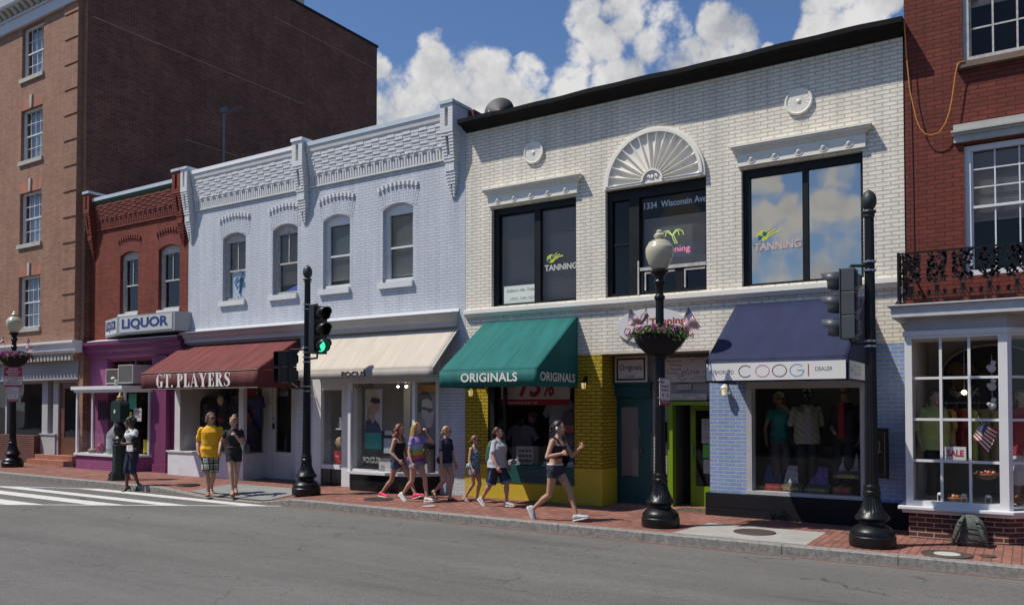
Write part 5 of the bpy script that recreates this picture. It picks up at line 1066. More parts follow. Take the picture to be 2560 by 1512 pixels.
mb.tube([(-5.46, 14.13, 5.02), (-5.50, 14.13, 5.10), (-5.53, 14.13, 5.20)], .007, 5); mb.tube([(-5.42, 14.13, 5.02), (-5.46, 14.13, 5.10), (-5.50, 14.13, 5.20)], .007, 5); mb.build('palm', gn, o)
mb = MB(); put_text(mb, 'Tanning', (-5.76, 14.13, 4.83), X_, Z_, .58, .15, bold=-.004); mb.build('lettering', pk, o)
mb = MB(); mb.box(-5.80, -5.14, 14.15, 14.16, 4.78, 5.36); mb.build('backing', glass('clear_acrylic', .02), o)
# white sign over the recess at right behind the post, gold-lined black board on blue wall
o = thing('wall_board', 'black framed board with gold line and crest on the blue brick wall beside the signal post', 'sign', (-1.95, 13.7, .95))
mb = MB(); mb.prism([(-2.13, 13.84), (-1.86, 13.60), (-1.84, 13.63), (-2.11, 13.87)], .93, 1.70, 'z'); bb = mb.build('board', M['black'], o)
uu = Vector((.27, -.24, 0)).normalized(); mb = MB(); og = Vector((-2.13, 13.84, .93)) + uu * .03
stroke(mb, [(0, .05), (.28, .05), (.28, .70), (0, .70)], .008, og, uu, Z_, closed=True); stroke(mb, arc(.13, .5, .05, .07, 0, 360, 14)[:-1], .012, og, uu, Z_, closed=True); stroke(mb, [(.06, .34), (.2, .42)], .015, og, uu, Z_); stroke(mb, [(.13, .3), (.13, .48)], .012, og, uu, Z_); mb.build('gold_line', flat((.45,.33,.12)), bb)

# ---------------- lamp posts and signal posts ----------------
BASEP = [(.29,0),(.30,.03),(.30,.14),(.285,.155),(.285,.20),(.262,.235),(.215,.275),(.17,.30),(.165,.345),(.205,.365),(.225,.39),(.215,.415),(.185,.45),(.148,.52),(.12,.60),(.104,.68),(.114,.70),(.114,.745),(.10,.76),(.108,.785),(.108,.81),(.092,.84)]
FL = [0]*12 + [.05,.07,.08,.09,.06] + [0]*5
def post(name, label, cat, x, y, h, top):
    z = G(x); o = thing(name, label, cat, (x, y, z), None)
    mb = MB(); mb.lathe(BASEP, (x, y, z), 48, ftab=FL); mb.build('base', M['iron'], o, smooth='auto')
    mb = MB(); mb.lathe([(.088, .84), (.084, 1.2), (.074, 2.4), (.062, h)], (x, y, z), 32, flute=.10); mb.build('shaft', M['iron'], o)
    return o, z
iron = M['iron']
glb = mat('cream_globe_glass', (.46,.43,.31), .25, spec=.6, vary=.06, vscale=6, coat=.3)
def lamppost(x, y, label):
    o, z = post('lamp_post', label, 'street lamp', x, y, 3.62, 0)
    mb = MB(); mb.lathe([(.066,3.58),(.085,3.60),(.085,3.64),(.062,3.67),(.066,3.80),(.09,3.84),(.10,3.87),(.075,3.90),(.068,3.94),(.10,3.99),(.14,4.02),(.14,4.05),(.12,4.06)], (x, y, z), 24); mb.build('capital', iron, o, smooth='auto')
    mb = MB(); mb.lathe([(.10,4.055),(.125,4.08),(.17,4.16),(.208,4.25),(.222,4.34),(.218,4.41),(.19,4.46),(.14,4.475)], (x, y, z), 32); mb.build('globe', glb, o, smooth=True)
    mb = MB(); mb.lathe([(.19,4.46),(.185,4.47),(.17,4.50),(.11,4.535),(.07,4.545),(.06,4.56),(.085,4.58),(.09,4.61),(.075,4.635),(.05,4.65),(.055,4.67),(.03,4.70),(.0,4.705)], (x, y, z), 28); mb.build('globe_cap', glb, o, smooth='auto')
    return o, z
lp1, z1_ = lamppost(-4.95, 12.12, 'fluted black lamp post with cream globe in front of the lime green doorway')
lp2, z2_ = lamppost(-25.95, 12.60, 'fluted black lamp post with cream globe at the far left end of the street')
def sigpost(x, y, label):
    o, z = post('signal_post', label, 'signal post', x, y, 4.55, 0)
    mb = MB(); mb.lathe([(.062,4.50),(.075,4.51),(.075,4.53),(.066,4.54),(.088,4.56),(.095,4.575),(.088,4.59),(.06,4.60),(.058,4.615),(.085,4.65),(.100,4.70),(.098,4.76),(.082,4.81),(.055,4.85),(.02,4.875),(.0,4.88)], (x, y, z), 24); mb.build('acorn_finial', mat('dark_bronze', (.02,.03,.028), .5, vary=.3, bump=.006, bscale=45), o, smooth='auto')
    return o, z
sp1, zs1 = sigpost(-12.98, 12.22, 'fluted black signal post with acorn top in front of the maroon and beige awnings')
sp2_, zs2 = sigpost(-1.84, 12.02, 'fluted black signal post with acorn top at right, before the blue brick wall')
def clamps(o, x, y, zs, r=.085):
    for z in zs:
        mb = MB(); mb.lathe([(r, -.012), (r + .006, -.012), (r + .006, .012), (r, .012)], (x, y, z), 20); mb.box(x - .02, x + .02, y - r - .03, y - r, z - .014, z + .014); mb.build('steel_band', M['metal'], o)
housing = mat('black_signal_housing', (.012,.013,.014), .4, vary=.2); hgrey = mat('dark_grey_signal_housing', (.060,.065,.072), .45, vary=.12)
def head(name, label, x, y, z0, n, ang, m, size=.33, lit=None, ped=False, visor=.26):
    """signal head: box sections, lenses and tunnel visors; faces +X before rotation"""
    o = thing(name, label, 'traffic light', (x, y, z0), None, rot=R(ang)); s = size
    for k in range(n):
        mb = MB(); zc = s * (n - 1 - k) + s / 2
        mb.box(-.09, .09, -s / 2 + .01, s / 2 - .01, zc - s / 2 + .004, zc + s / 2 - .004)
        mb.box(.09, .105, -s / 2 - .004, s / 2 + .004, zc - s / 2 + .001, zc + s / 2 - .001)
        mb.prism([(-.09, zc - s * .38), (-.09, zc + s * .38), (-.15, zc + s * .2), (-.15, zc - s * .2)], -s * .34, s * .34, 'y')
        b = mb.build('housing', m, o, bevel=.008, local=True)
        col = {'g': (.02,.55,.30)}.get(lit if k == n - 1 else None, (.05,.02,.015) if k == 0 else ((.06,.04,.01) if k == 1 else (.02,.04,.03)))
        lm = mat('green_lens', (.05,.85,.50), .3, emit=1.2) if (lit == 'g' and k == n - 1) else flat(col, .25)
        if not ped:
            mb = MB(); mb.ball((.105, 0, zc), .02, s * .37, s * .37, 20, 8); mb.build('lens', lm, b, local=True, smooth=True)
            mb = MB(); r = s * .42; vs = []; nn_ = 22
            for i in range(nn_ + 1):
                a = R(-62 + 304 * i / nn_ ); a = R(-52) + R(284) * i / nn_
                l = visor * (.62 + .38 * max(0, sin(a)) ** .5 if sin(a) > 0 else .62 + .38 * sin(a) * 0)
                vs += [(.10, r * cos(a), zc + r * sin(a)), (.10 + l, r * .96 * cos(a), zc + r * .96 * sin(a))]
            mb.add(vs, [(2*i, 2*i+1, 2*i+3, 2*i+2) for i in range(nn_)]); solid(mb.build('visor', m, b, local=True, smooth=True), .006)
        else:
            mb = MB(); mb.box(.105, .112, -s * .4, s * .4, zc - s * .38, zc + s * .38); mb.build('lens', flat((.02,.02,.022), .3), b, local=True)
            mb = MB(); mb.box(.105, .105 + visor, -s * .44, -s * .42, zc - s * .42, zc + s * .42); mb.box(.105, .105 + visor, s * .42, s * .44, zc - s * .42, zc + s * .42); mb.box(.105, .105 + visor, -s * .44, s * .44, zc + s * .42, zc + s * .445); mb.build('visor', m, b, local=True)
    return o
h1 = head('traffic_signal', 'black three-lens traffic signal showing green beside the beige awning', -12.60, 12.15, 3.13, 3, -8, housing, .335, 'g')
h2 = head('pedestrian_signal', 'black two-section pedestrian signal on the left of the signal post', -13.32, 12.05, 2.53, 2, -110, housing, .345, ped=True, visor=.2)
h3 = head('traffic_signal', 'dark grey three-lens traffic signal seen from the side before the navy awning', -2.09, 11.95, 2.96, 3, 180, hgrey, .325, visor=.27)
def pipe(o, pts, r=.022): mb = MB(); mb.tube(pts, r, 8); mb.build('mounting_pipe', housing, o)
x, y = -12.98, 12.22; clamps(sp1, x, y, (4.20, 4.10, 3.28, 3.18, 3.08, 2.98, 2.46, 2.36), .078)
pipe(sp1, [(x, y, 4.17), (-12.62, 12.16, 4.18), (-12.60, 12.15, 4.12)]); pipe(sp1, [(x, y, 3.04), (-12.62, 12.16, 3.05), (-12.60, 12.15, 3.15)]); pipe(sp1, [(x, y, 3.24), (-13.30, 12.06, 3.25), (-13.32, 12.05, 3.2)]); pipe(sp1, [(x, y, 2.42), (-13.30, 12.06, 2.43), (-13.32, 12.05, 2.55)])
x, y = -1.84, 12.02; clamps(sp2_, x, y, (4.02, 3.90, 2.93, 2.86), .078)
pipe(sp2_, [(x, y, 3.97), (-2.07, 11.96, 3.98), (-2.09, 11.95, 3.92)]); pipe(sp2_, [(x, y, 2.89), (-2.07, 11.96, 2.90), (-2.09, 11.95, 2.98)])
# signs on the lamp posts
def street_sign(name, label, x0, x1, z0, z1, y, rot, parts):
    cx = (x0 + x1) / 2; w = x1 - x0; h = z1 - z0; o = thing(name, label, 'street sign', (cx, y, z0), None, rot=R(rot))
    mb = MB(); mb.box(-w/2, w/2, -.004, .004, 0, h); pl = mb.build('plate', flat((.62,.60,.60), .4), o, local=True)
    red = flat((.33,.015,.04), .45)
    mb = MB()
    for a, b, c, d in ((-w/2+.006, w/2-.006, h-.012, h-.004), (-w/2+.006, w/2-.006, .004, .012), (-w/2+.006, -w/2+.014, .012, h-.012), (w/2-.014, w/2-.006, .012, h-.012)): mb.box(a, b, -.0062, -.004, c, d)
    for kind, *a in parts:
        if kind == 'red': mb.box(-w/2 + .014, w/2 - .014, -.0062, -.004, a[0] * h, a[1] * h)
    mb.build('red_print', red, pl, local=True)
    for kind, *a in parts:
        if kind in ('t', 'w'):
            s_, xx, zz, ww_, hh = a; mb = MB(); put_text(mb, s_, (-w/2 + xx * w, -.0065, zz * h), X_, Z_, ww_ * w, hh * h, bold=.02, lift=.002); mb.build('lettering', red if kind == 't' else flat((.65,.63,.62)), pl, local=True)
        if kind == 'arrow':
            xx, zz, d = a; mb = MB(); X0 = -w/2 + xx * w; Z0 = zz * h; a_ = .05 * h; mb.prism([(X0 - .045*h, Z0), (X0 + .045*h, Z0), (X0, Z0 + d * .07 * h)], -.009, -.0063, 'y'); mb.box(X0 - .016*h, X0 + .016*h, -.009, -.0063, Z0 - d * .065 * h, Z0); mb.build('arrow', red, pl, local=True)
    mb = MB(); mb.box(-w/2 - .02, -w/2 + .03, .004, .03, h * .9, h * .93); mb.box(-w/2 - .02, -w/2 + .03, .004, .03, h * .25, h * .28); mb.build('bracket', M['metal'], o, local=True)
NS = [('t','No',.10,.80,.30,.10),('t','Stopping',.10,.64,.72,.10),('t','Anytime',.10,.50,.70,.10),('arrow',.28,.36,1),('arrow',.70,.36,-1),('red',.0,.18),('w','Tow Zone',.12,.09,.7,.06),('w','No Standing Fire Zone',.1,.035,.8,.025)]
street_sign('parking_sign', 'red and white No Stopping Anytime sign on the lamp post by the lime doorway', -4.98, -4.70, 2.06, 2.48, 12.06, 74, NS)
street_sign('parking_sign', 'small red and white No Stopping sign under the snow route sign at far left', -25.99, -25.68, 2.17, 2.62, 12.53, 68, NS)
street_sign('snow_route_sign', 'large red and white SNOW EMERGENCY ROUTE sign on the far left lamp post', -26.08, -25.59, 2.62, 3.22, 12.53, 68,
  [('red',.52,.98),('red',.0,.10),('w','SNOW',.24,.82,.52,.12),('w','EMERGENCY',.12,.70,.76,.09),('w','ROUTE',.24,.56,.52,.10),('t','NO PARKING',.1,.40,.8,.08),('t','DURING',.25,.28,.5,.08),('t','EMERGENCY',.1,.15,.8,.09),('w','TOW AWAY',.4,.04,.3,.03)])
# ---------------- flower baskets and flags ----------------
soil = flat((.02,.018,.015), .95, bump=.004); moss = mat('dark_basket_liner', (.016,.014,.013), .95, bump=.02, bscale=30)
pnk = [flat((.42,.02,.20), .6), flat((.30,.015,.22), .6), flat((.52,.08,.28), .6)]; lf = [flat((.06,.12,.03), .7), flat((.12,.16,.035), .7), flat((.035,.08,.02), .7)]
def basket(x, y, z, label, nf, spread, seed, hang=True):
    o = thing('flower_basket', label, 'flower basket', (x, y, z)); mb = MB(); rnd = random.Random(seed)
    mb.lathe([(.10,0),(.12,.005),(.22,.05),(.32,.14),(.385,.24),(.41,.34),(.395,.35),(.07,.33)], (x, y, z), 32); mb.build('bowl', moss, o, smooth=True)
    mb = MB(); mb.lathe([(.415,.335),(.425,.345),(.415,.355),(.405,.345)], (x, y, z), 32)
    for k in range(12): a = 2*pi*k/12; mb.tube([(x + r * cos(a), y + r * sin(a), z + h) for r, h in ((.11,-.004),(.23,.046),(.33,.136),(.395,.238),(.42,.345))], .005, 4)
    mb.lathe([(.09,-.06),(.11,-.05),(.11,0),(.09,.01)], (x, y, z), 16); mb.build('wire_frame', iron, o)
    lv = MB()
    for k in range(2000):
        a = rnd.uniform(0, 2*pi); r = rnd.uniform(.12, .46 + spread * .3) ; h = .34 + rnd.uniform(-.02, .13) * (1 - (r / .6) ** 2) * 1.2 - max(0, r - .40) * rnd.uniform(.2, 1.5) * (.5 + .5 * sin(3 * a + seed))
        lf_(lv, (x + r * cos(a), y + r * sin(a), z + h), rnd, .031, rnd.choice((0, 0, 1, 2)))
    lv.build('foliage', lf, o)
    fl = MB()
    for k in range(nf):
        a = rnd.uniform(0, 2*pi); r = rnd.uniform(.15, .46 + spread * .3); h = .38 + rnd.uniform(.0, .10) * (1 - (r / .65) ** 2) - max(0, r - .42) * rnd.uniform(.3, 1.2)
        c = Vector((x + r * cos(a), y + r * sin(a), z + h)); s = rnd.uniform(.018, .032); nrm = Vector((cos(a) * .8, sin(a) * .8, .8)).normalized(); q = nrm.orthogonal().normalized(); w = nrm.cross(q); mi = rnd.choice((0, 0, 1, 2))
        fl.add([c + nrm * -.006] + [c + (q * cos(2*pi*i/10) + w * sin(2*pi*i/10)) * s * (1 if i % 2 else .6) + nrm * .006 for i in range(10)], [(0, 1 + i, 1 + (i + 1) % 10) for i in range(10)], mi)
    fl.build('blossoms', pnk, o); return o
def lf_(mb, c, rnd, s, mi):
    c = Vector(c); d = Vector((rnd.uniform(-1, 1), rnd.uniform(-1, 1), rnd.uniform(-.6, .9))).normalized(); e = d.orthogonal().normalized(); e.rotate(Matrix.Rotation(rnd.uniform(0, 6.28), 3, d)); s *= rnd.uniform(.6, 1.3)
    mb.add([c - d * s, c + e * s * .42, c + d * s, c - e * s * .42], [(0,1,2,3)], mi)
basket(-4.95, 12.12, G(-5) + 2.70, 'dark round hanging basket of pink petunias halfway up the right lamp post', 260, .22, 3)
basket(-25.95, 12.60, G(-26) + 3.02, 'dark hanging basket full of magenta petunias on the far left lamp post', 560, .30, 5)
fr_, fw_, fbl = flat((.28,.01,.025), .8), flat((.62,.60,.58), .8), flat((.015,.025,.11), .8)
def flag(label, A, B, C, D, stick, group=None, tip=True):
    """A hoist top, B hoist bottom, C fly top, D fly bottom (world points)"""
    A, B, C, D = map(Vector, (A, B, C, D)); o = thing('flag', label, 'flag', tuple(stick)); nx, nz = 20, 26
    n = (C - A).cross(B - A).normalized(); mb = MB(); vs = []
    P = lambda s, t: A.lerp(C, s).lerp(B.lerp(D, s), t) + n * (.018 * sin(s * 8 + t * 2) + .008 * sin(t * 9 + s * 5))
    for off in (0, -.003):
        vs = [P(i / nx, j / nz) + n * off for i in range(nx + 1) for j in range(nz + 1)]
        o0 = len(mb.v); fs = []; 
        for i in range(nx):
            for j in range(nz):
                q = (i*(nz+1)+j, (i+1)*(nz+1)+j, (i+1)*(nz+1)+j+1, i*(nz+1)+j+1); mi = 2 if (i < nx * .4 and j < 14) else (0 if (j // 2) % 2 == 0 else 1); mb.add([vs[k] for k in q], [(0,1,2,3)], mi)
    for r_ in range(7):
        for c_ in range(6 if r_ % 2 == 0 else 5):
            s_ = (.035 + c_ * .062 + (.031 if r_ % 2 else 0)); t_ = (.045 + r_ * .07)
            for off in (.002, -.005): c = P(s_, t_) + n * off; u1 = (C - A).normalized() * .004; v1 = (B - A).normalized() * .004; mb.add([c - u1, c - v1, c + u1, c + v1], [(0,1,2,3)], 1)
    mb.build('cloth', [fr_, fw_, fbl], o, smooth=True)
    mb = MB(); d = (A - Vector(stick)).normalized(); mb.tube([stick, A + d * .03], .005, 6); mb.build('stick', flat((.35,.25,.12)), o)
    mb = MB(); mb.ball(A + d * .04, .010, .010, .018, 8, 6); mb.build('tip', flat((.5,.36,.1), .3, metal=.8), o); return o
def P2(zx, zy, Y): return PX(1540 + zx / 2.9667, 560 + zy / 2.9667, Y)
yb3 = 11.85; gl = 'small American flags stuck in the flower baskets'
def flg(lb, pts, Y, st): flag(lb, *[P2(*p, Y) for p in pts], P2(*st, Y), gl)
flg('small American flag drooping leftmost in the right lamp basket', [(98,625),(84,745),(208,738),(150,762)], yb3, (150, 800))
flg('furled narrow American flag in the middle of the right lamp basket', [(218,612),(203,700),(243,682),(188,752)], 11.9, (235, 790))
flg('wide American flag leaning right out of the right lamp basket', [(533,615),(488,722),(628,764),(545,826)], 11.9, (478, 790))
def P3_(zx, zy, Y): return PX(zx / 3.71, 820 + zy / 3.71, Y)
flag('small American flag on the right side of the far left basket', *[P3_(*p, 12.4) for p in ((258,90),(238,165),(308,195),(262,232))], P3_(285, 260, 12.4), gl)
flag('small American flag mostly cut off at the left picture edge', *[P3_(*p, 12.4) for p in ((28,78),(2,115),(42,135),(18,160))], P3_(45, 170, 12.4), gl)

# ---------------- fire call box ----------------
o = thing('call_box', 'dark green fire alarm call box on fluted pedestal with brass finial by the liquor shop', 'call box', (-19.35, 11.95, G(-19.3)))
x, y, z = -19.35, 11.95, G(-19.3); cg = mat('dark_green_enamel', (.010,.028,.022), .35, vary=.2)
mb = MB(); 
for a, b, h0, h1 in ((.27, .25, 0, .05), (.25, .25, .05, .17), (.22, .20, .17, .21)): mb.prism([(x + a * cos(2*pi*i/8 + .39), y + a * sin(2*pi*i/8 + .39)) for i in range(8)], z + h0, z + h1, 'z')
mb.prism([(x + .165 * cos(2*pi*i/8 + .39), y + .165 * sin(2*pi*i/8 + .39)) for i in range(8)], z + .21, z + .86, 'z'); mb.lathe([(.18,.86),(.185,.88),(.15,.90),(.10,.92)], (x, y, z), 8); mb.build('pedestal', cg, o)
mb = MB(); mb.lathe([(.09,.92),(.16,.99),(.175,1.03),(.13,1.06),(.10,1.10),(.13,1.18),(.15,1.28),(.12,1.38),(.09,1.42),(.10,1.46)], (x, y, z), 20); mb.build('urn_stem', M['iron'], o, smooth='auto')
mb = MB(); pr = [(-.17,0),(.17,0),(.21,.06),(.21,.42),(.17,.50),(.08,.53),(-.08,.53),(-.17,.50),(-.21,.42),(-.21,.06)]; mb.prism([(x + p, z + 1.46 + q) for p, q in pr], y - .13, y + .13, 'y'); bx = mb.build('alarm_box', cg, o, bevel=.015)
mb = MB(); mb.disc((x - .02, y - .14, z + 1.72), .035, 'y', .01, 16, sz=1.4); mb.build('badge', flat((.6,.58,.5)), bx)
mb = MB(); mb.lathe([(.085,1.985),(.10,2.0),(.10,2.03),(.06,2.05),(.085,2.07),(.09,2.09),(.05,2.12),(.025,2.14),(.035,2.16),(.015,2.19),(.0,2.23)], (x, y, z), 16); mb.build('brass_finial', flat((.55,.42,.2), .3, metal=.9), o, smooth='auto')

# ---------------- air conditioners on the ledge ----------------
acm = mat('beige_ac_casing', (.50,.48,.42), .6, vary=.08)
def ac(label, x, y, z, w, h, d, rot, gm):
    o = thing('air_conditioner', label, 'air conditioner', (x, y, z), None, rot=R(rot))
    mb = MB(); mb.box(-w/2, w/2, .02, d, 0, h); t = .025
    for a, b, c, e in ((-w/2, w/2, 0, t), (-w/2, w/2, h - t, h), (-w/2, -w/2 + t, t, h - t), (w/2 - t, w/2, t, h - t)): mb.box(a, b, 0, .02, c, e)
    c = mb.build('casing', acm, o, local=True, bevel=.004)
    mb = MB(); n = 26
    for i in range(n): zz = t + (h - 2 * t) * i / n; mb.box(-w/2 + t, w/2 - t, .008, .019, zz, zz + (h - 2*t) / n * .5)
    mb.build('coil_grille', gm, c, local=True); mb = MB(); mb.box(-w/2 + .05, w/2 - .05, .05, d - .1, -.03, 0); mb.build('feet', flat((.1,.1,.09)), o, local=True)
ac('lower left window air conditioner with brown grille on the white display ledge', -22.12, 13.40, 2.68, .62, .42, .45, 0, flat((.14,.12,.10), .6))
ac('larger tilted window air conditioner with dusty grey grille on the white display ledge', -21.40, 13.36, 2.68, .64, .52, .65, 4, flat((.20,.19,.185), .7, vary=.5, vscale=30))
o = thing('flood_light', 'small white floodlight standing on the ledge between the air conditioners', 'floodlight', (-21.85, 13.32, 2.62)); mb = MB(); mb.lathe([(.04,0),(.04,.14),(.02,.16)], (-21.75, 13.3, 2.62), 10); mb.build('bracket', wv, o); mb = MB(); mb.ball((-21.85, 13.27, 2.82), .08, .05, .045); mb.build('lamp_housing', wv, o, smooth=True)

# ---------------- wall lanterns ----------------
warm = mat('lantern_glass', (.85,.66,.30), .3, emit=.55)
def lantern(label, x, y, z, m, gm):
    o = thing('wall_lantern', label, 'wall lamp', (x, y, z)); mb = MB(); mb.box(x - .03, x + .03, y - .02, y, z + .05, z + .20); mb.tube([(x, y, z + .15), (x, y - .07, z + .17), (x, y - .10, z + .12)], .012, 6)
    mb.lathe([(.02,.12),(.065,.08),(.07,.07),(.06,.065)], (x, y - .11, z), 8); mb.lathe([(.045,-.06),(.05,-.055),(.045,-.05)], (x, y - .11, z), 8)
    for i in range(4): a = pi/4 + pi/2*i; mb.tube([(x + .045*cos(a), y - .11 + .045*sin(a), z - .055), (x + .06*cos(a), y - .11 + .06*sin(a), z + .07)], .006, 4)
    f = mb.build('lantern_frame', m, o); mb = MB(); mb.lathe([(.035,-.05),(.052,.065)], (x, y - .11, z), 8); mb.build('lantern_glass', gm, f)
lantern('white wall lantern on the blue brick pier', -4.47, YF, 2.29, wv, mat('pale_lantern_glass', (.9,.75,.45), .3, emit=.4))
lantern('black wall lantern glowing on the right yellow pier', -7.21, YF, 2.42, M['iron'], warm)
lantern('brass wall lantern under the left end of the teal awning', -9.86, YF, 2.30, flat((.45,.33,.06), .4, metal=.6), warm)
# ---------------- roof things ----------------
c = PX(1249, 268, 16.6); o = thing('satellite_dish', 'dark grey satellite dish peeping over the black cornice', 'satellite dish', (c.x, 16.6, 7.7))
mb = MB(); mb.lathe([(r, .35 * r * r) for r in (0.001,.08,.16,.24,.31,.36)] + [(.37,.05)], (0, 0, 0), 28)
mb.xf(Matrix.Translation((c.x, 16.6, c.z - .12)) @ Matrix.Rotation(R(20), 4, 'Z') @ Matrix.Rotation(R(75), 4, 'X')); d_ = mb.build('dish', flat((.03,.033,.037), .6), o, smooth=True)
mb = MB(); mb.tube([(c.x, 16.7, 7.7), (c.x, 16.65, c.z - .1)], .03, 8); mb.tube([(c.x - .02, 16.3, c.z - .22), (c.x, 16.6, c.z - .3)], .012, 6); mb.ball((c.x - .03, 16.2, c.z - .24), .04); mb.build('mast', M['metal'], o)
a_ = PX(563, 278, 17.0); b_ = PX(559, 415, 17.0); o = thing('roof_aerial', 'thin grey aerial mast standing on the pale building roof', 'aerial', (b_.x, 17.0, 7.7)); am = flat((.16,.16,.17), .5)
mb = MB(); mb.tube([(b_.x, 17, 7.7), (b_.x, 17, a_.z)], .035, 8); mb.build('mast', am, o); mb = MB(); mb.tube([(b_.x - .2, 17, a_.z - .05), (b_.x + .85, 17, a_.z - .02)], .015, 5)
for k in range(6): mb.tube([(b_.x - .1 + k * .17, 16.8, a_.z - .04), (b_.x - .1 + k * .17, 17.2, a_.z - .04)], .01, 4)
mb.box(b_.x - .12, b_.x + .08, 16.95, 17.05, a_.z - .05, a_.z + .12); mb.build('crossarm', am, o)
# ---------------- cables ----------------
cp = [(135,125),(141,135),(147,220),(153,320),(165,440),(172,520),(192,610),(210,690),(232,745),(262,778),(300,784),(345,768),(380,715),(402,650),(415,590),(428,500),(437,430),(448,385),(462,362),(490,355)]
pts = [PX(2200 + a / 2.319, b / 2.319, YF - .05 - (.06 if i > 1 else .2)) for i, (a, b) in enumerate(cp)]
mb = MB(); mb.tube(pts, .009, 6); oc = mb.build('orange_cable', flat((.55,.22,.03), .5)); tag(oc, 'orange extension cable hanging in a loop on the dark red brick wall', 'cable')
mb = MB(); mb.tube([(-1.52, YF - .01, 7.3), (-1.50, YF - .01, 6.2), (-1.49, YF - .01, 5.0), (-1.485, YF - .01, 4.1)], .006, 5); tag(mb.build('black_cable', dk), 'thin black cable running straight down the dark red brick wall', 'cable')
# ---------------- street level things ----------------
rust = mat('rusty_cast_iron', (.075,.055,.048), .7, vary=.3, bump=.004, bscale=60)
def cover(name, label, x, y, r, m, cat='manhole cover', ribs=9, inner=None):
    z = PZ(x, y) + .005; o = thing(name, label, cat, (x, y, z)); mb = MB(); mb.disc((x, y, z), r, 'z', .006, 36); b = mb.build('lid', m, o)
    mb = MB(); mb.tube([(x + r * .98 * cos(2*pi*i/36), y + r * .98 * sin(2*pi*i/36), z + .006) for i in range(36)], .006, 4, closed=True)
    for k in range(ribs):
        t = (k + .5) / ribs * 2 - 1; w = math.sqrt(1 - t * t) * r * .92
        if inner and abs(t) * r < inner: continue
        mb.box(x + t * r - .008, x + t * r + .008, y - w, y + w, z + .006, z + .010)
    mb.build('ribs', m, b)
    if inner: mb = MB(); mb.disc((x, y, z + .0062), inner, 'z', .004, 30); mb.build('inner_lid', flat((.46,.44,.38), .8, vary=.1), b)
sl_ = .010
cover('manhole_cover', 'round ribbed manhole cover in the pale concrete slab', -3.53, 12.32, .31, rust)
cover('manhole_cover', 'manhole cover with pale concrete centre near the right signal post', -.93, 11.86, .30, rust, ribs=7, inner=.155)
cover('valve_cover', 'small iron valve lid just right of the pale-centred manhole', -.48, 12.0, .09, rust, ribs=3)
cover('valve_cover', 'small pale disc cover in the paving below the tie-dye girl', -9.55, 12.05, .13, flat((.36,.34,.33), .8), ribs=0)
cover('grating', 'round dark grating in the paving right of the left signal post', -11.1, 12.38, .30, rust, 'grating', 11)
cover('grating', 'dark iron grating in the paving near the couple on the corner', -16.82, 12.1, .28, rust, 'grating', 11)
mb = MB()
rnd = random.Random(4)
for k in range(900): a, b = rnd.uniform(-5.45, -4.85), rnd.uniform(14.05, 14.4); mb.add([(a, b, G(a)+.02), (a + rnd.uniform(-.02,.02), b + .01, G(a) + .04), (a + .02, b + rnd.uniform(-.02,.02), G(a)+.022)], [(0,1,2)])
mb.box(-5.47, -4.83, 14.03, 14.42, G(-5) + .007, G(-5) + .022); tag(mb.build('doormat', flat((.12,.09,.06), .95, vary=.4, vscale=20)), 'worn brown coir doormat on the tiles before the lime door', 'doormat')
# backpack
bx_, by_ = -.72, 12.72; zb_ = G(bx_); o = thing('backpack', 'grey camouflage backpack with padded straps leaning on the brown brick bay base', 'backpack', (bx_, by_, zb_))
cam_ = mat('grey_green_webbing', (.085,.095,.085), .85, vary=.5, vscale=22, bump=.01, bscale=25)
mb = MB(); prof_ = [(.19,.0,.13),(.215,.06,.15),(.21,.16,.15),(.19,.26,.14),(.15,.34,.11),(.09,.40,.07),(.03,.42,.03)]; sg = 20; vs = []
for (a, h, d) in prof_: vs += [(bx_ + a * (abs(cos(t)) ** .6) * (1 if cos(t) > 0 else -1), by_ + .12 + d * (abs(sin(t)) ** .7) * (1 if sin(t) > 0 else -1), zb_ + h) for t in [2*pi*k/sg for k in range(sg)]]
mb.add(vs, [(r*sg+k, r*sg+(k+1)%sg, (r+1)*sg+(k+1)%sg, (r+1)*sg+k) for r in range(len(prof_)-1) for k in range(sg)] + [tuple(range(sg)), tuple(range((len(prof_)-1)*sg, len(prof_)*sg))]); pk_ = mb.build('pack', cam_, o, smooth=True)
for s_ in (-1, 1):
    mb = MB(); pts = [(bx_ + s_ * .07, by_ + .04, zb_ + .40), (bx_ + s_ * .10, by_ - .06, zb_ + .34), (bx_ + s_ * .15, by_ - .08, zb_ + .2), (bx_ + s_ * .20, by_ - .05, zb_ + .05), (bx_ + s_ * .24, by_ - .02, zb_ + .01)]; mb.tube(pts, [.022,.032,.034,.026,.015], 8); mb.build('strap', cam_, o, smooth=True)
    mb = MB()
    for k in range(5): t = k / 5; q = Vector(pts[1]).lerp(Vector(pts[3]), t); mb.box(q.x - .03, q.x + .03, q.y - .042, q.y - .03, q.z - .006, q.z + .006)
    mb.build('strap_webbing', flat((.03,.03,.03)), o)
mb = MB()
for h in (.1, .19, .27): mb.box(bx_ - .1, bx_ + .1, by_ - .04, by_ - .032, zb_ + h, zb_ + h + .008)
mb.build('quilting', flat((.05,.055,.05)), pk_)

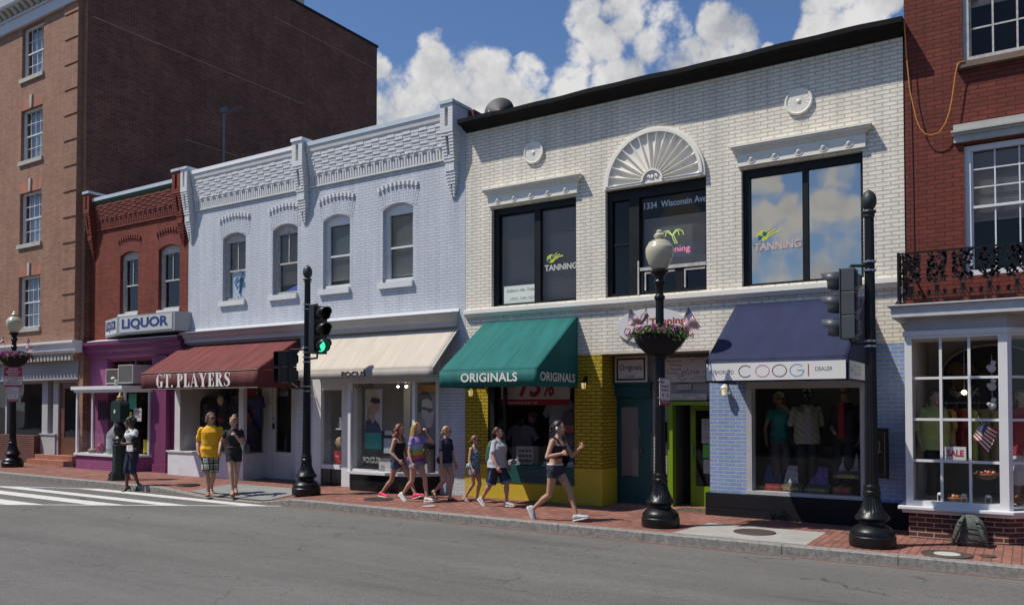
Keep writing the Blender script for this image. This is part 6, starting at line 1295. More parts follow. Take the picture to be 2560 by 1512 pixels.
# ---------------- things in the shop windows ----------------
def garment(name, label, x, y, z, w, h, m, sleeves=.35, cat='garment', rot=0, neck=True, group=None, hang=True):
    """shirt on a hanger: z is the shoulder height"""
    o = thing(name, label, cat, (x, y, z - h), group, rot=R(rot)); t = w * .5
    P = [(-t*.28,0),(-t*.9,-.05*h),(-t*(1+sleeves),-.34*h),(-t*(.86+sleeves*.6),-.42*h),(-t*.80,-.24*h),(-t*.80,-h*.6),(-t*.86,-h),(0,-h*1.02),(t*.86,-h),(t*.80,-h*.6),(t*.80,-.24*h),(t*(.86+sleeves*.6),-.42*h),(t*(1+sleeves),-.34*h),(t*.9,-.05*h),(t*.28,0),(0,-.05*h)]
    mb = MB(); n = len(P); d = .05
    fr = [(p[0] * .97, -d * (1 - .5 * abs(p[0]) / (t * 1.4)), h + p[1]) for p in P]; bk = [(p[0] * .97, d * .8, h + p[1]) for p in P]; md_ = [(p[0], 0, h + p[1]) for p in P]
    mb.add(fr + md_ + bk, [tuple(range(n)), tuple(range(3*n-1, 2*n-1, -1))] + [(i, (i+1) % n, n + (i+1) % n, n + i) for i in range(n)] + [(n + i, n + (i+1) % n, 2*n + (i+1) % n, 2*n + i) for i in range(n)])
    mb.build('fabric', m, o, local=True)
    if hang: mb = MB(); mb.tube([(-t*.6, 0, h - .01), (0, 0, h + .03), (0, 0, h + .1), (.03, 0, h + .12)], .006, 5); mb.build('hanger', M['metal'], o, local=True)
    return o
def poster(name, label, x0, x1, z0, z1, y, col, cat='poster', **k): return board(name, label, x0, x1, z0, z1, y, flat(col, .5), cat, .006, **k)
# liquor shop window
o, b, y = poster('poster', 'handwritten Open on Sunday card in the corner of the liquor window', -21.36, -20.99, 1.62, 1.98, 13.60, (.52,.48,.46)); txt(b, 'Open on Sunday', -21.34, 1.84, .33, .09, y, dk, shear=.15); txt(b, 'July 4th', -21.22, 1.70, .19, .08, y, dk, shear=.15)
o, b, y = poster('poster', 'black poster reading BITE YOUR in the liquor window', -21.25, -20.95, .95, 1.42, 14.25, (.02,.02,.025)); txt(b, 'BITE', -21.22, 1.30, .18, .08, y, wv, bold=.03); txt(b, 'YOUR', -21.22, 1.19, .2, .08, y, wv, bold=.03)
poster('poster', 'plain yellow poster low in the liquor window', -21.5, -21.05, .70, 1.08, 14.0, (.55,.46,.02)); poster('poster', 'green poster high in the liquor window', -22.0, -21.62, 1.95, 2.4, 13.85, (.03,.35,.18)); poster('poster', 'yellow and red poster behind the call box', -21.78, -21.60, 1.4, 1.88, 13.7, (.62,.50,.03))
poster('notice_card', 'blank white card at the right of the liquor window', -20.98 - .2, -20.98, 1.58, 1.72, 14.05, (.5,.47,.45), 'card'); poster('backboard', 'tall grey board standing behind the bottles in the liquor window', -23.4, -22.7, .75, 1.55, 14.2, (.30,.28,.27), 'board')
def bottle(name, label, x, y, z, r, h, m, cap=None, lab=None):
    o = thing(name, label, 'bottle', (x, y, z)); mb = MB(); mb.lathe([(r*.9,0),(r,.03*h),(r,.5*h),(r*.85,.6*h),(r*.4,.74*h),(r*.24,.80*h),(r*.24,.96*h),(r*.30,.965*h),(r*.30,h),(r*.2,h)], (x, y, z), 18); b = mb.build('glass', m, o, smooth='auto')
    if lab: mb = MB(); mb.lathe([(r*1.01,.15*h),(r*1.01,.42*h)], (x, y, z), 18); mb.build('label', lab, b)
    if cap: mb = MB(); mb.lathe([(r*.3,.95*h),(r*.34,.96*h),(r*.34,1.06*h),(r*.2,1.07*h)], (x, y, z), 12); mb.build('cap', cap, b)
bottle('giant_bottle', 'giant silver bottle in the middle of the liquor window display', -22.45, 13.75, .66, .26, 1.05, flat((.24,.27,.26), .25, vary=.3), lab=flat((.40,.45,.48))); bottle('bottle', 'tall clear bottle with yellow spirit in the liquor window', -22.05, 13.75, .66, .15, 1.2, flat((.45,.36,.10), .2)); bottle('bottle', 'slim amber bottle at the back of the liquor display', -22.95, 13.95, .9, .08, .45, flat((.30,.16,.02), .2)); bottle('bottle', 'yellow liquor bottle with blue cap in the left red-house window', -21.95, YF + .24, 4.83, .07, .44, flat((.30,.32,.05), .2), flat((.05,.12,.35)), flat((.5,.35,.1)))
mb = MB()
for k in range(7): mb.box(-23.65 + k * .09, -23.63 + k * .09, 13.9, 13.92, 1.62 + (k % 3) * .04, 2.22 - (k % 2) * .05)
for k in range(6): mb.box(-23.7 + (k % 2) * .05, -23.05, 13.93, 13.95, 1.66 + k * .1, 1.675 + k * .1)
tag(mb.build('wrought_iron_grille', M['iron']), 'black wrought iron grille hanging in the left of the liquor window', 'grille')
for lb, x, c, r in (('striped red and blue jar in the liquor window', -23.0, (.35,.05,.10), .1), ('dark purple parcel beside the giant bottle', -22.15, (.15,.05,.3), .13), ('tan loaf-shaped basket low in the liquor window', -23.35, (.35,.22,.1), .16), ('yellow green tray at the front of the liquor display', -22.2, (.4,.45,.05), .12)):
    o = thing('display_item', lb, 'display item', (x, 13.6, .66)); mb = MB(); mb.lathe([(r*.8,0),(r,.05),(r*.95,.22 if 'jar' in lb else .1),(r*.5,.3 if 'jar' in lb else .14)], (x, 13.6, .66), 14); mb.build('body', flat(c, .5, vary=.3, vscale=12), o); mb = MB(); mb.lathe([(r*1.01,.05),(r*1.01,.08)], (x, 13.6, .66), 14); mb.build('band', flat((.05,.1,.4)), o)
# GT shop window
o = thing('menu_board', 'tall black arched chalkboard in the maroon awning shop window', 'chalkboard', (-19.5, 14.2, .84)); mb = MB(); mb.prism([(-19.85,.84),(-19.15,.84),(-19.15,2.05)] + [(-19.5 + .35 * cos(a), 2.05 + .28 * sin(a)) for a in [pi*i/14 for i in range(15)]] + [(-19.85, 2.05)], 14.25, 14.29, 'y'); 
mb.v = [(x + .55, y, z) for x, y, z in mb.v]; b = mb.build('board', M['black'], o)
rnd = random.Random(2); mb = MB()
for k in range(16): x = -19.2 + rnd.uniform(0, .15); mb.box(x, x + rnd.uniform(.15, .38), 14.245, 14.249, 1.0 + k * .07, 1.012 + k * .07)
mb.build('chalk_lines', flat((.32,.32,.32)), b)
gm = [((.012,.012,.02), 'black sports jersey'), ((.16,.01,.03), 'dark red jersey'), ((.02,.03,.10), 'navy jersey'), ((.13,.01,.03), 'maroon jersey with white lettering')]
k = 0
for (x, y, z, w, h, ci, lb) in [(-18.1,14.3,2.75,.55,.8,0,'uppermost at the left of the row'),(-17.75,14.2,2.2,.6,.9,0,'hanging behind the couple'),(-17.35,14.35,2.85,.5,1.2,1,'uppermost beside the white post'),(-17.3,14.1,1.9,.55,.8,3,'lower, left of the white post'),(-16.95,14.2,2.3,.5,.8,2,'just behind the white post'),(-16.9,14.0,1.6,.4,.7,0,'lowest by the white post')]:
    c, nm = gm[ci]; g_ = garment('jersey', f'{nm} {lb} in the maroon awning shop', x, y, z, w, h, flat(c, .8, vary=.3))
    if ci == 3: mb = MB(); put_text(mb, 'ART', (-.13, -.05, h * .62), X_, Z_, .2, .08, bold=.04, lift=.004); put_text(mb, 'PRINT', (-.13, -.05, h * .40), X_, Z_, .22, .08, bold=.04, lift=.004); mb.build('lettering', wv, g_, local=True)
o = thing('plush_mascot', 'round plush toy with tan face high in the maroon awning shop window', 'plush toy', (-17.9, 13.95, 2.0)); mb = MB(); mb.ball((-17.9, 13.95, 2.2), .19, .15, .2); mb.ball((-17.9, 13.95, 2.4), .14, .12, .1); mb.build('head', flat((.02,.02,.03), .9), o, smooth=True); mb = MB(); mb.ball((-17.9, 13.84, 2.2), .12, .06, .13); mb.build('face', flat((.40,.32,.15), .8), o, smooth=True)
for k, (x, z, c) in enumerate(((-18.35, 1.95, (.02,.03,.06)), (-18.05, 1.7, (.25,.05,.05)), (-18.5, 1.6, (.03,.03,.03)))):
    o = thing('baseball_cap', ('navy', 'red', 'black')[k] + ' baseball cap on the display stand of the maroon awning shop', 'cap', (x, 14.0, z)); mb = MB(); mb.ball((x, 14.0, z), .1, .11, .08); mb.build('crown', flat(c, .8), o, smooth=True); mb = MB(); mb.prism([(x - .08, 13.93), (x + .08, 13.93), (x + .05, 13.82), (x - .05, 13.82)], z - .02, z - .01, 'z'); mb.build('brim', flat(c, .8), o)
poster('show_card', 'low white display panel at the left in the maroon awning shop', -18.9, -18.45, .86, 1.22, 13.95, (.45,.47,.50), 'panel'); poster('show_card', 'low white display panel at the right in the maroon awning shop', -17.6, -16.95, .86, 1.3, 13.9, (.45,.47,.50), 'panel')
o = thing('handbag', 'small red shoulder bag hanging inside the shop side window', 'bag', (-16.86, 14.25, 1.9)); mb = MB(); mb.ball((-16.95, 14.2, 1.95), .05, .09, .09); mb.build('body', flat((.3,.01,.02)), o); mb = MB(); mb.tube([(-16.95, 14.13, 2.0), (-16.95, 14.2, 2.25), (-16.95, 14.27, 2.0)], .008, 5); mb.build('strap', flat((.02,.02,.02)), o)
# FOCUS windows
BULB = mat('spot_bulb', (1,.86,.68), .3, emit=25)
def face_poster(name, label, x0, x1, z0, z1, y, bgc, skin, hair, cloth, bw=False, glasses=False):
    o, b, yy = poster(name, label, x0, x1, z0, z1, y, bgc); w, h = x1 - x0, z1 - z0; e = [0]
    def poly(pts, c, nm='print'): e[0] += .0012; mb = MB(); mb.add([(x0 + p * w, yy - .001 - e[0], z0 + q * h) for p, q in pts], [tuple(range(len(pts)))]); mb.build(nm, flat(c, .5), b)
    if not bw:
        poly([(.02,.78),(.12,.94),(.35,1.0),(.62,.96),(.78,.84),(.78,.70),(.55,.60),(.30,.52),(.10,.55)], hair)                       # swept hair
        poly([(.38,.86),(.70,.84),(.80,.74),(.88,.66),(.82,.62),(.84,.56),(.74,.47),(.60,.44),(.55,.30),(.36,.26),(.30,.50)], skin)    # profile
        poly([(.00,0),(.04,.26),(.30,.33),(.45,.20),(.60,.30),(.85,.18),(.98,.0)], cloth); poly([(.08,.33),(.16,.55),(.24,.62),(.36,.60),(.38,.50),(.30,.40),(.26,.28)], [c * .9 for c in skin])
        poly([(.28,.72),(.40,.80),(.62,.80),(.86,.78),(.90,.70),(.82,.66),(.70,.68),(.60,.66),(.50,.68)], (.03,.02,.03)); poly([(.70,.54),(.84,.56),(.82,.59)], (.35,.12,.10))
    else:
        poly([(.0,.72),(.04,.92),(.25,1.0),(.60,.99),(.80,.90),(.82,.80),(.50,.86),(.30,.80),(.22,.62),(.06,.60)], hair); poly([(.26,.84),(.55,.87),(.80,.82),(.86,.70),(.98,.58),(.88,.54),(.90,.46),(.80,.34),(.55,.30),(.34,.40),(.24,.62)], skin)
        poly([(.0,0),(.0,.20),(.40,.36),(.60,.30),(.80,.10),(.85,0)], cloth); poly([(.22,.70),(.48,.71),(.50,.69),(.88,.68),(.88,.64),(.70,.60),(.55,.64),(.22,.67)], (.05,.05,.05)); poly([(.70,.455),(.88,.46),(.88,.475)], (.1,.08,.08))
        poly([(.27,.5),(.30,.38),(.50,.32),(.46,.45)], [c * .6 for c in skin])
face_poster('poster', 'tall colour poster of a woman in dark sunglasses in the eyewear shop window', -12.72, -12.22, 1.45, 2.42, 13.75, (.42,.40,.40), (.40,.22,.15), (.42,.33,.22), (.04,.055,.09))
poster('banner', 'teal green banner hanging under the sunglasses poster', -12.72, -12.22, 1.08, 1.44, 13.74, (.03,.27,.23), 'banner')
face_poster('poster', 'black and white poster of a man in glasses in the eyewear shop window', -11.45, -10.95, 1.20, 2.36, 14.05, (.20,.195,.20), (.42,.40,.38), (.05,.05,.05), (.10,.10,.10), bw=True)
poster('poster', 'small framed photograph on black display stand in the eyewear shop', -12.12, -11.83, 1.0, 1.33, 13.7, (.35,.40,.45)); poster('display_stand', 'black display stand behind the framed photograph', -12.2, -11.76, .86, 1.5, 13.72, (.015,.015,.015), 'stand'); poster('notice_card', 'small pale card on top of the black display stand', -12.08, -11.85, 1.4, 1.5, 13.68, (.45,.44,.42), 'card')
o = thing('doorway_lettering', 'white outlined FOCUS lettering low in the eyewear shop window', 'lettering', (-12.4, 13.55, .78)); mb = MB(); put_text(mb, 'FOCUS', (-12.62, 13.55, .78), X_, Z_, .52, .13, bold=.05); mb.build('outline', wv, o); mb = MB(); put_text(mb, 'FOCUS', (-12.61, 13.54, .787), X_, Z_, .50, .115, bold=.01); mb.build('lettering', flat((.05,.06,.06)), o)
o = thing('doorway_lettering', 'dark raised FOCUS letters high on the eyewear shop back wall', 'lettering', (-13, 14.2, 2.44)); mb = MB(); put_text(mb, 'FOCUS', (-13.35, 13.97, 2.46), X_, Z_, .66, .12, bold=.03); mb.build('lettering', flat((.10,.09,.08)), o)
poster('dark_doorway', 'dark glazed inner doorway of the eyewear shop with orange panel above', -12.15, -11.35, .6, 2.2, 15.0, (.035,.03,.03), 'door'); poster('wall_panel', 'orange brown wall panel above the dark inner doorway', -12.15, -11.35, 2.2, 2.55, 15.0, (.38,.17,.05), 'panel')
for k, x in enumerate((-12.15, -11.9, -11.65)):
    o = thing('spot_light', ('left', 'middle', 'right')[k] + ' small ceiling spotlight in the eyewear shop window', 'spotlight', (x, 14.2, 2.5)); mb = MB(); mb.tube([(x, 14.2, 2.75), (x, 14.2, 2.6)], .01, 5); mb.build('stem', M['metal'], o); mb = MB(); mb.lathe([(.045,0),(.02,.09)], (x, 14.2, 2.5), 10); mb.build('shade', M['metal'], o); mb = MB(); mb.ball((x, 14.2, 2.49), .03); mb.build('bulb', BULB, o)
o = thing('display_plinth', 'white glass-fronted plinth in the eyewear shop window', 'plinth', (-11.95, 13.75, .6)); mb = MB(); mb.box(-12.2, -11.7, 13.62, 13.95, .6, .86); mb.build('body', flat((.42,.40,.38)), o); mb = MB(); mb.box(-12.22, -11.68, 13.6, 13.97, .86, .88); mb.build('top', M['metal'], o)
o = thing('display_plinth', 'tall plinth with dark tray at the right of the eyewear window', 'plinth', (-11.1, 13.9, .6)); mb = MB(); mb.box(-11.25, -10.98, 13.8, 14.05, .6, 1.12); mb.build('body', flat((.42,.40,.38)), o); mb = MB(); mb.box(-11.3, -10.93, 13.76, 14.1, 1.12, 1.16); mb.build('top', flat((.05,.02,.02)), o)
# narrow window: bag on plinth
o = thing('handbag', 'white patterned handbag on a shelf in the narrow window', 'bag', (-13.8, 14.25, 1.5)); mb = MB(); mb.prism([(-14.06,1.52),(-13.60,1.52),(-13.66,1.78),(-13.98,1.78)], 14.2, 14.34, 'y'); mb.build('body', brick('woven_leather', (.45,.43,.42), (.4,.38,.37), (.08,.07,.07), .05, .03, .004, .001), o); mb = MB(); mb.tube([(-13.95, 14.27, 1.78), (-13.9, 14.27, 2.0), (-13.75, 14.27, 2.0), (-13.7, 14.27, 1.78)], .012, 6); mb.build('handle', dk, o)
o = thing('display_plinth', 'white stand carrying the handbag in the narrow window', 'plinth', (-13.8, 14.25, .66)); mb = MB(); mb.box(-14.08, -13.58, 14.15, 14.4, 1.48, 1.51); mb.build('shelf', wv, o); mb = MB(); mb.lathe([(.12,.0),(.08,.05),(.07,.78),(.12,.82)], (-13.85, 14.3, .66), 12); mb.build('stem', wv, o)
o = thing('handbag', 'round tan bag hanging below the white handbag', 'bag', (-13.8, 14.1, 1.15)); mb = MB(); mb.ball((-13.86, 14.1, 1.18), .14, .05, .13); mb.build('body', flat((.34,.24,.13)), o, smooth=True); mb = MB(); mb.tube([(-13.96, 14.1, 1.26), (-13.86, 14.1, 1.45), (-13.76, 14.1, 1.26)], .008, 5); mb.build('strap', dk, o)
o, b, y = poster('sale_card', 'small red card standing at the bottom of the narrow window', -13.96, -13.74, .70, .98, 14.02, (.36,.02,.02), 'card'); txt(b, 'SALE', -13.92, .84, .13, .035, y, wv)
# ORIGINALS window
wht = flat((.48,.46,.46)); o, b, y = board('banner', 'white banner reading 75% OFF EVERYTHING MUST GO under the teal awning', -9.28, -7.66, 2.06, 2.72, 14.12, flat((.46,.44,.44), .6, vary=.1, vscale=30), 'banner', .005)
rd = flat((.24,.005,.025)); mb = MB(); mb.box(-9.28, -7.66, y - .004, y, 2.06, 2.18); mb.build('red_band', rd, b)
stripe = MB()
for k in range(44): a = -9.26 + k * .037; stripe.add([(a, y - .001, 2.19), (a + .012, y - .001, 2.19), (a + .10, y - .001, 2.71), (a + .088, y - .001, 2.71)], [(0,1,2,3)])
stripe.build('hatching', flat((.33,.30,.31)), b)
txt(b, '75', -8.86, 2.22, .52, .48, y - .004, rd, bold=.03, shear=.1); txt(b, '%', -8.27, 2.24, .26, .42, y - .004, rd, bold=.02); txt(b, 'OFF', -7.98, 2.45, .32, .24, y - .004, rd, bold=.03); txt(b, 'EVERYTHING MUST GO', -9.15, 2.085, .75, .045, y - .006, wht, shear=.2, bold=.02)
garment('polo_shirt', 'pale blue polo shirt hanging highest in the teal awning shop', -8.2, 14.7, 2.2, .62, .95, flat((.22,.30,.33), .8)); garment('polo_shirt', 'grey shirt hanging lower left in the teal awning shop', -9.0, 14.5, 1.65, .62, .8, flat((.085,.075,.085), .8)); garment('polo_shirt', 'red shirt hanging in the middle of the teal awning shop', -8.4, 15.0, 1.6, .5, .7, flat((.16,.01,.015), .8)); garment('polo_shirt', 'patterned dark shirt at the right of the teal awning shop', -7.72, 14.4, 1.95, .5, .8, flat((.09,.07,.09), .8, vary=.8, vscale=22)); garment('polo_shirt', 'blue shirt lowest right in the teal awning shop', -7.62, 14.35, 1.25, .4, .5, flat((.02,.03,.12), .8))
poster('poster', 'orange and red poster at the right edge of the teal awning shop window', -7.80, -7.52, 1.52, 1.66, 14.2, (.30,.05,.02))
o = thing('cap_display', 'display head wearing a dark cap in the teal awning shop', 'mannequin head', (-8.75, 14.5, 1.7)); mb = MB(); mb.ball((-8.75, 14.5, 1.78), .09, .1, .12); mb.build('head', flat((.1,.06,.05)), o, smooth=True); mb = MB(); mb.ball((-8.75, 14.5, 1.86), .11, .12, .07); mb.build('cap', flat((.1,.01,.02)), o, smooth=True)
o = thing('sunglasses_rack', 'white rack of dark sunglasses on the teal shop window sill', 'rack', (-8.72, 14.2, .84)); mb = MB(); mb.box(-8.92, -8.52, 14.15, 14.35, .85, 1.22); mb.build('case', flat((.28,.25,.23)), o)
for r_ in range(3):
    for c_ in range(2): mb = MB(); x = -8.84 + c_ * .17; z = .93 + r_ * .1; mb.ball((x, 14.145, z), .035, .01, .022, 10, 6); mb.ball((x + .08, 14.145, z), .035, .01, .022, 10, 6); mb.build('sunglasses', dk, o)
for k, (x, lb) in enumerate(((-8.2, 'pale trainers on the middle of the teal shop sill'), (-7.65, 'pale trainers at the right end of the teal shop sill'), (-9.05, 'pale folded cloth at the left of the teal shop sill'))):
    o = thing('trainers', lb, 'shoes', (x, 14.15, .84)); mb = MB(); mb.ball((x, 14.2, .89), .12, .05, .05); mb.ball((x + .06, 14.3, .9), .12, .05, .055); mb.build('upper', flat((.35,.36,.37)), o, smooth=True); mb = MB(); mb.box(x - .12, x + .18, 14.15, 14.35, .84, .855); mb.build('sole', wv, o)
# COOGI window contents
for k, (x, c, lb) in enumerate(((-3.80, (.03,.08,.20), 'display box with blue shirt at the left of the navy awning window'), (-3.45, (.35,.35,.36), 'display box with white printed shirt second from left in the navy awning window'), (-3.02, (.10,.06,.22), 'display box with purple shirt in the middle of the navy awning window'), (-2.55, (.30,.28,.36), 'display box with folded white shirt raised at the right of the navy awning window'))):
    o = thing('display_box', lb, 'display box', (x, 14.2, .62)); z = .66 + (.25 if k == 3 else 0)
    mb = MB(); mb.add([(x - .2, 14.12, z), (x + .2, 14.12, z), (x + .2, 14.38, z + .06), (x - .2, 14.38, z + .06), (x - .2, 14.12, z - .05), (x + .2, 14.12, z - .05), (x + .2, 14.38, z - .05), (x - .2, 14.38, z - .05)], [(0,1,2,3),(4,5,6,7),(0,1,5,4),(1,2,6,5),(2,3,7,6),(3,0,4,7)]); bx = mb.build('box', flat((.10,.08,.06), .4), o)
    mb = MB(); mb.add([(x - .16, 14.38, z + .06), (x + .15, 14.38, z + .06), (x + .12, 14.48, z + .34), (x - .10, 14.48, z + .36)], [(0,1,2,3)]); solid(mb.build('shirt', flat(c, .8, vary=.5, vscale=14), o), .02)
    mb = MB(); put_text(mb, 'COOGI', (x - .13, 14.118, z - .035), X_, Z_, .26, .05, bold=.02); mb.build('lettering', flat((.50,.36,.12)), bx)
for x, lb in ((-3.72, 'left'), (-2.62, 'right')):
    o, b, y = poster('price_card', f'small red price card at the bottom {lb} of the navy awning window', x - .13, x + .13, .61, .72, 14.1, (.22,.02,.02), 'card'); txt(b, '50% OFF', x - .10, .65, .2, .035, y, flat((.4,.2,.15)))
o = thing('counter', 'long dark display counter across the navy awning shop', 'counter', (-3.2, 15.0, .56)); mb = MB(); mb.box(-4.0, -2.1, 14.75, 15.2, .56, 1.3); mb.build('body', flat((.035,.035,.04)), o); mb = MB(); mb.box(-4.02, -2.08, 14.73, 15.22, 1.3, 1.33); mb.build('top', flat((.05,.05,.055), .3), o)
tube_ = mat('fluorescent_tube', (.95,1,.92), .5, emit=6)
for k, (x, y, l) in enumerate(((-3.95, 14.8, .5), (-3.3, 15.2, .9))):
    o = thing('ceiling_light', ('short', 'long')[k] + ' fluorescent ceiling tube in the navy awning shop', 'ceiling light', (x, y, 2.7)); mb = MB(); mb.box(x - .02, x + l, y, y + .1, 2.68, 2.74); mb.build('housing', flat((.2,.2,.2)), o); mb = MB(); mb.tube([(x, y + .05, 2.66), (x + l - .02, y + .05, 2.66)], .014, 6); mb.build('tube', tube_, o)
# bay window contents
cols_b = [((.16,.20,.32),'blue grey'),((.36,.22,.06),'ochre'),((.22,.03,.03),'red'),((.30,.36,.08),'lime'),((.20,.19,.10),'olive'),((.32,.27,.15),'tan'),((.12,.16,.30),'denim blue'),((.30,.04,.05),'crimson')]
rk = thing('clothes_rail', 'chrome clothes rail at the back of the bay window shop', 'clothes rail', (-.7, 15.0, .6)); mb = MB(); mb.tube([(-1.4, 14.6, 2.09), (.3, 14.6, 2.09)], .012, 6); mb.build('rail', M['metal'], rk)
for s_ in (-1.4, .3): mb = MB(); mb.tube([(s_, 14.6, .6), (s_, 14.6, 2.09)], .012, 6); mb.build('leg', M['metal'], rk)
ordw = ('first', 'second', 'third', 'fourth', 'fifth', 'sixth', 'seventh', 'eighth')
for k, (c, nm) in enumerate(cols_b): garment('jacket', f'{nm} jacket hanging {ordw[k]} from the left on the bay shop rail', -1.28 + k * .15, 14.6, 2.0, .46, .85, flat([min(.7, q_ * 1.5) for q_ in c], .85, vary=.2), sleeves=.1, rot=-55)
o, b, y = board('sale_sign', 'white paper sign with red SALE in the bay window', -1.05, -.78, 1.27, 1.46, 13.24, flat((.60,.60,.60)), 'sign', .003); txt(b, 'SALE', -1.02, 1.32, .21, .095, y, flat((.40,.02,.02)), bold=.04)
flag('American flag hanging behind the glass of the bay window', (-.60, 13.32, 1.83), (-.70, 13.32, 1.60), (-.38, 13.34, 1.70), (-.52, 13.34, 1.36), (-.66, 13.4, 1.95))
o = thing('wall_mirror', 'dark arched mirror on the back wall of the bay window shop', 'mirror', (-.7, 15.5, 1.9)); mb = MB(); mb.prism([(-1.25,1.9),(.2,1.9),(.2,2.6)] + [(-.525 + .725 * cos(a), 2.6 + .45 * sin(a)) for a in [pi*i/14 for i in range(15)]], 15.50, 15.55, 'y'); mb.build('glass', flat((.03,.028,.03), .3), o); mb = MB(); mb.tube([(-1.25,15.48,1.9),(-1.25,15.48,2.6)] + [(-.525 - .725 * cos(a), 15.48, 2.6 + .45 * sin(a)) for a in [pi*i/14 for i in range(15)]] + [(.2,15.48,1.9)], .02, 5); mb.build('frame', M['white_wood'], o)
garment('framed_shirt', 'brown gold shirt displayed high in the bay window shop', -.95, 15.3, 2.75, .35, .42, flat((.22,.12,.05), .8, vary=.3))
o = thing('chandelier', 'small wire chandelier with warm bulb in the bay window shop', 'chandelier', (-.85, 14.2, 2.2)); mb = MB(); rnd = random.Random(9)
for k in range(22): a = k * .6; mb.tube([(-.85, 14.2, 2.28), (-.85 + .1 * cos(a), 14.2 + .1 * sin(a), 2.2 + rnd.uniform(-.04, .08)), (-.85 + .2 * cos(a), 14.2 + .2 * sin(a), 2.25 + rnd.uniform(-.06, .1))], .004, 4)
mb.tube([(-.85, 14.2, 2.28), (-.85, 14.2, 3.2)], .006, 5); mb.build('wires', M['metal'], o); mb = MB(); mb.ball((-.85, 14.15, 2.25), .035); mb.build('bulb', mat('warm_bulb', (1,.75,.4), .3, emit=12), o)
for k, (x, z, c, lb) in enumerate(((-.95, .62, (.22,.05,.02), 'bowl of red glass beads low in the middle of the bay window'), (-.55, .98, (.40,.12,.06), 'raised dish of coloured fruit in the bay window'), (-.12, .66, (.50,.28,.06), 'orange fruit bowl at the right of the bay window'))):
    o = thing('display_bowl', lb, 'bowl', (x, 13.6, z)); mb = MB(); mb.lathe([(.05,0),(.12,.03),(.17,.08),(.16,.09)], (x, 13.6, z), 16); mb.build('dish', flat((.2,.1,.06), .3), o); mb = MB(); rnd = random.Random(k)
    for q in range(14): a = rnd.uniform(0, 6.28); r = rnd.uniform(0, .11); mb.ball((x + r * cos(a), 13.6 + r * sin(a), z + .09 + rnd.uniform(0, .02)), .032, seg=8, ring=5, mi=q % 3)
    mb.build('contents', [flat(c, .35), flat((.45,.25,.05), .35), flat((.35,.03,.05), .35)], o)
for k, x in enumerate((-1.12, -.82, -.52, -.98, -.66)):
    o = thing('jewellery_stand', ('leftmost', 'middle', 'right', 'front left', 'front right')[k] + ' small white jewellery stand along the bay window sill', 'jewellery stand', (x, 13.3, .62))
    mb = MB(); mb.box(x - .055, x + .055, 13.27, 13.33, .62, .65); mb.build('card', wv, o)
    if k < 3: mb = MB(); mb.tube([(x - .035, 13.32, .65), (x - .035, 13.32, .76), (x + .035, 13.32, .76), (x + .035, 13.32, .65)], .007, 5); mb.ball((x, 13.32, .765), .04, .03, .025); mb.build('loop', wv, o)
for k, z in enumerate((2.05, 2.32, 2.58)):
    o = thing('soft_toy', ('lowest', 'middle', 'topmost')[k] + ' white fluffy toy hanging at the right of the bay window', 'toy', (-.46, 13.5, z)); mb = MB(); mb.ball((-.46, 13.5, z), .055, .05, .06); mb.ball((-.44, 13.48, z + .08), .035); mb.ball((-.50, 13.47, z + .02), .03); mb.build('body', flat((.6,.6,.6), .9), o, smooth=True); mb = MB(); mb.tube([(-.46, 13.5, z + .08), (-.46, 13.5, z + .2)], .003, 4); mb.build('string', wv, o)
# windows above: blue painted paper in first pale window, blue cloth in second
o, b, y = poster('window_painting', 'white paper with blue painted figure in the first pale-wall window', -17.86, -17.18, 4.90, 5.60, YF + .185, (.40,.50,.56), 'painting')
rnd = random.Random(11); mb = MB()
for k in range(40):
    x = -17.48 + rnd.gauss(0, .10); z = 5.3 + rnd.gauss(0, .15); l = rnd.uniform(.03, .10); a = rnd.uniform(0, 6.3); stroke(mb, [(x, z), (x + l * cos(a), z + l * sin(a)), (x + 1.6 * l * cos(a + .5), z + 1.6 * l * sin(a + .5))], .03, (0, y - k * .0003, 0), X_, Z_)
mb.build('brush_marks', flat((.03,.14,.26)), b)
mb = MB(); stroke(mb, [(-17.45, 5.45), (-17.47, 5.2), (-17.52, 5.0)], .07, (0, y - .015, 0), X_, Z_); stroke(mb, [(-17.60, 5.30), (-17.45, 5.38), (-17.34, 5.30)], .03, (0, y - .015, 0), X_, Z_); mb.build('figure', flat((.01,.03,.07)), b)
mb = MB(); mb.add([(-15.78, YF + .2, 4.93), (-15.26, YF + .2, 4.93), (-15.26, YF + .22, 5.10), (-15.5, YF + .22, 5.03)], [(0,1,2,3)]); tag(solid(mb.build('blue_cloth', flat((.03,.06,.35))), .03), 'bright blue cloth lying on the sill of the second pale-wall window', 'cloth')
o = thing('window_box_fan', 'small black box fan standing in the third pale-wall window', 'fan', (-13.7, YF + .3, 4.93)); mb = MB(); mb.box(-13.82, -13.58, YF + .22, YF + .32, 4.93, 5.12); mb.build('case', M['black'], o)
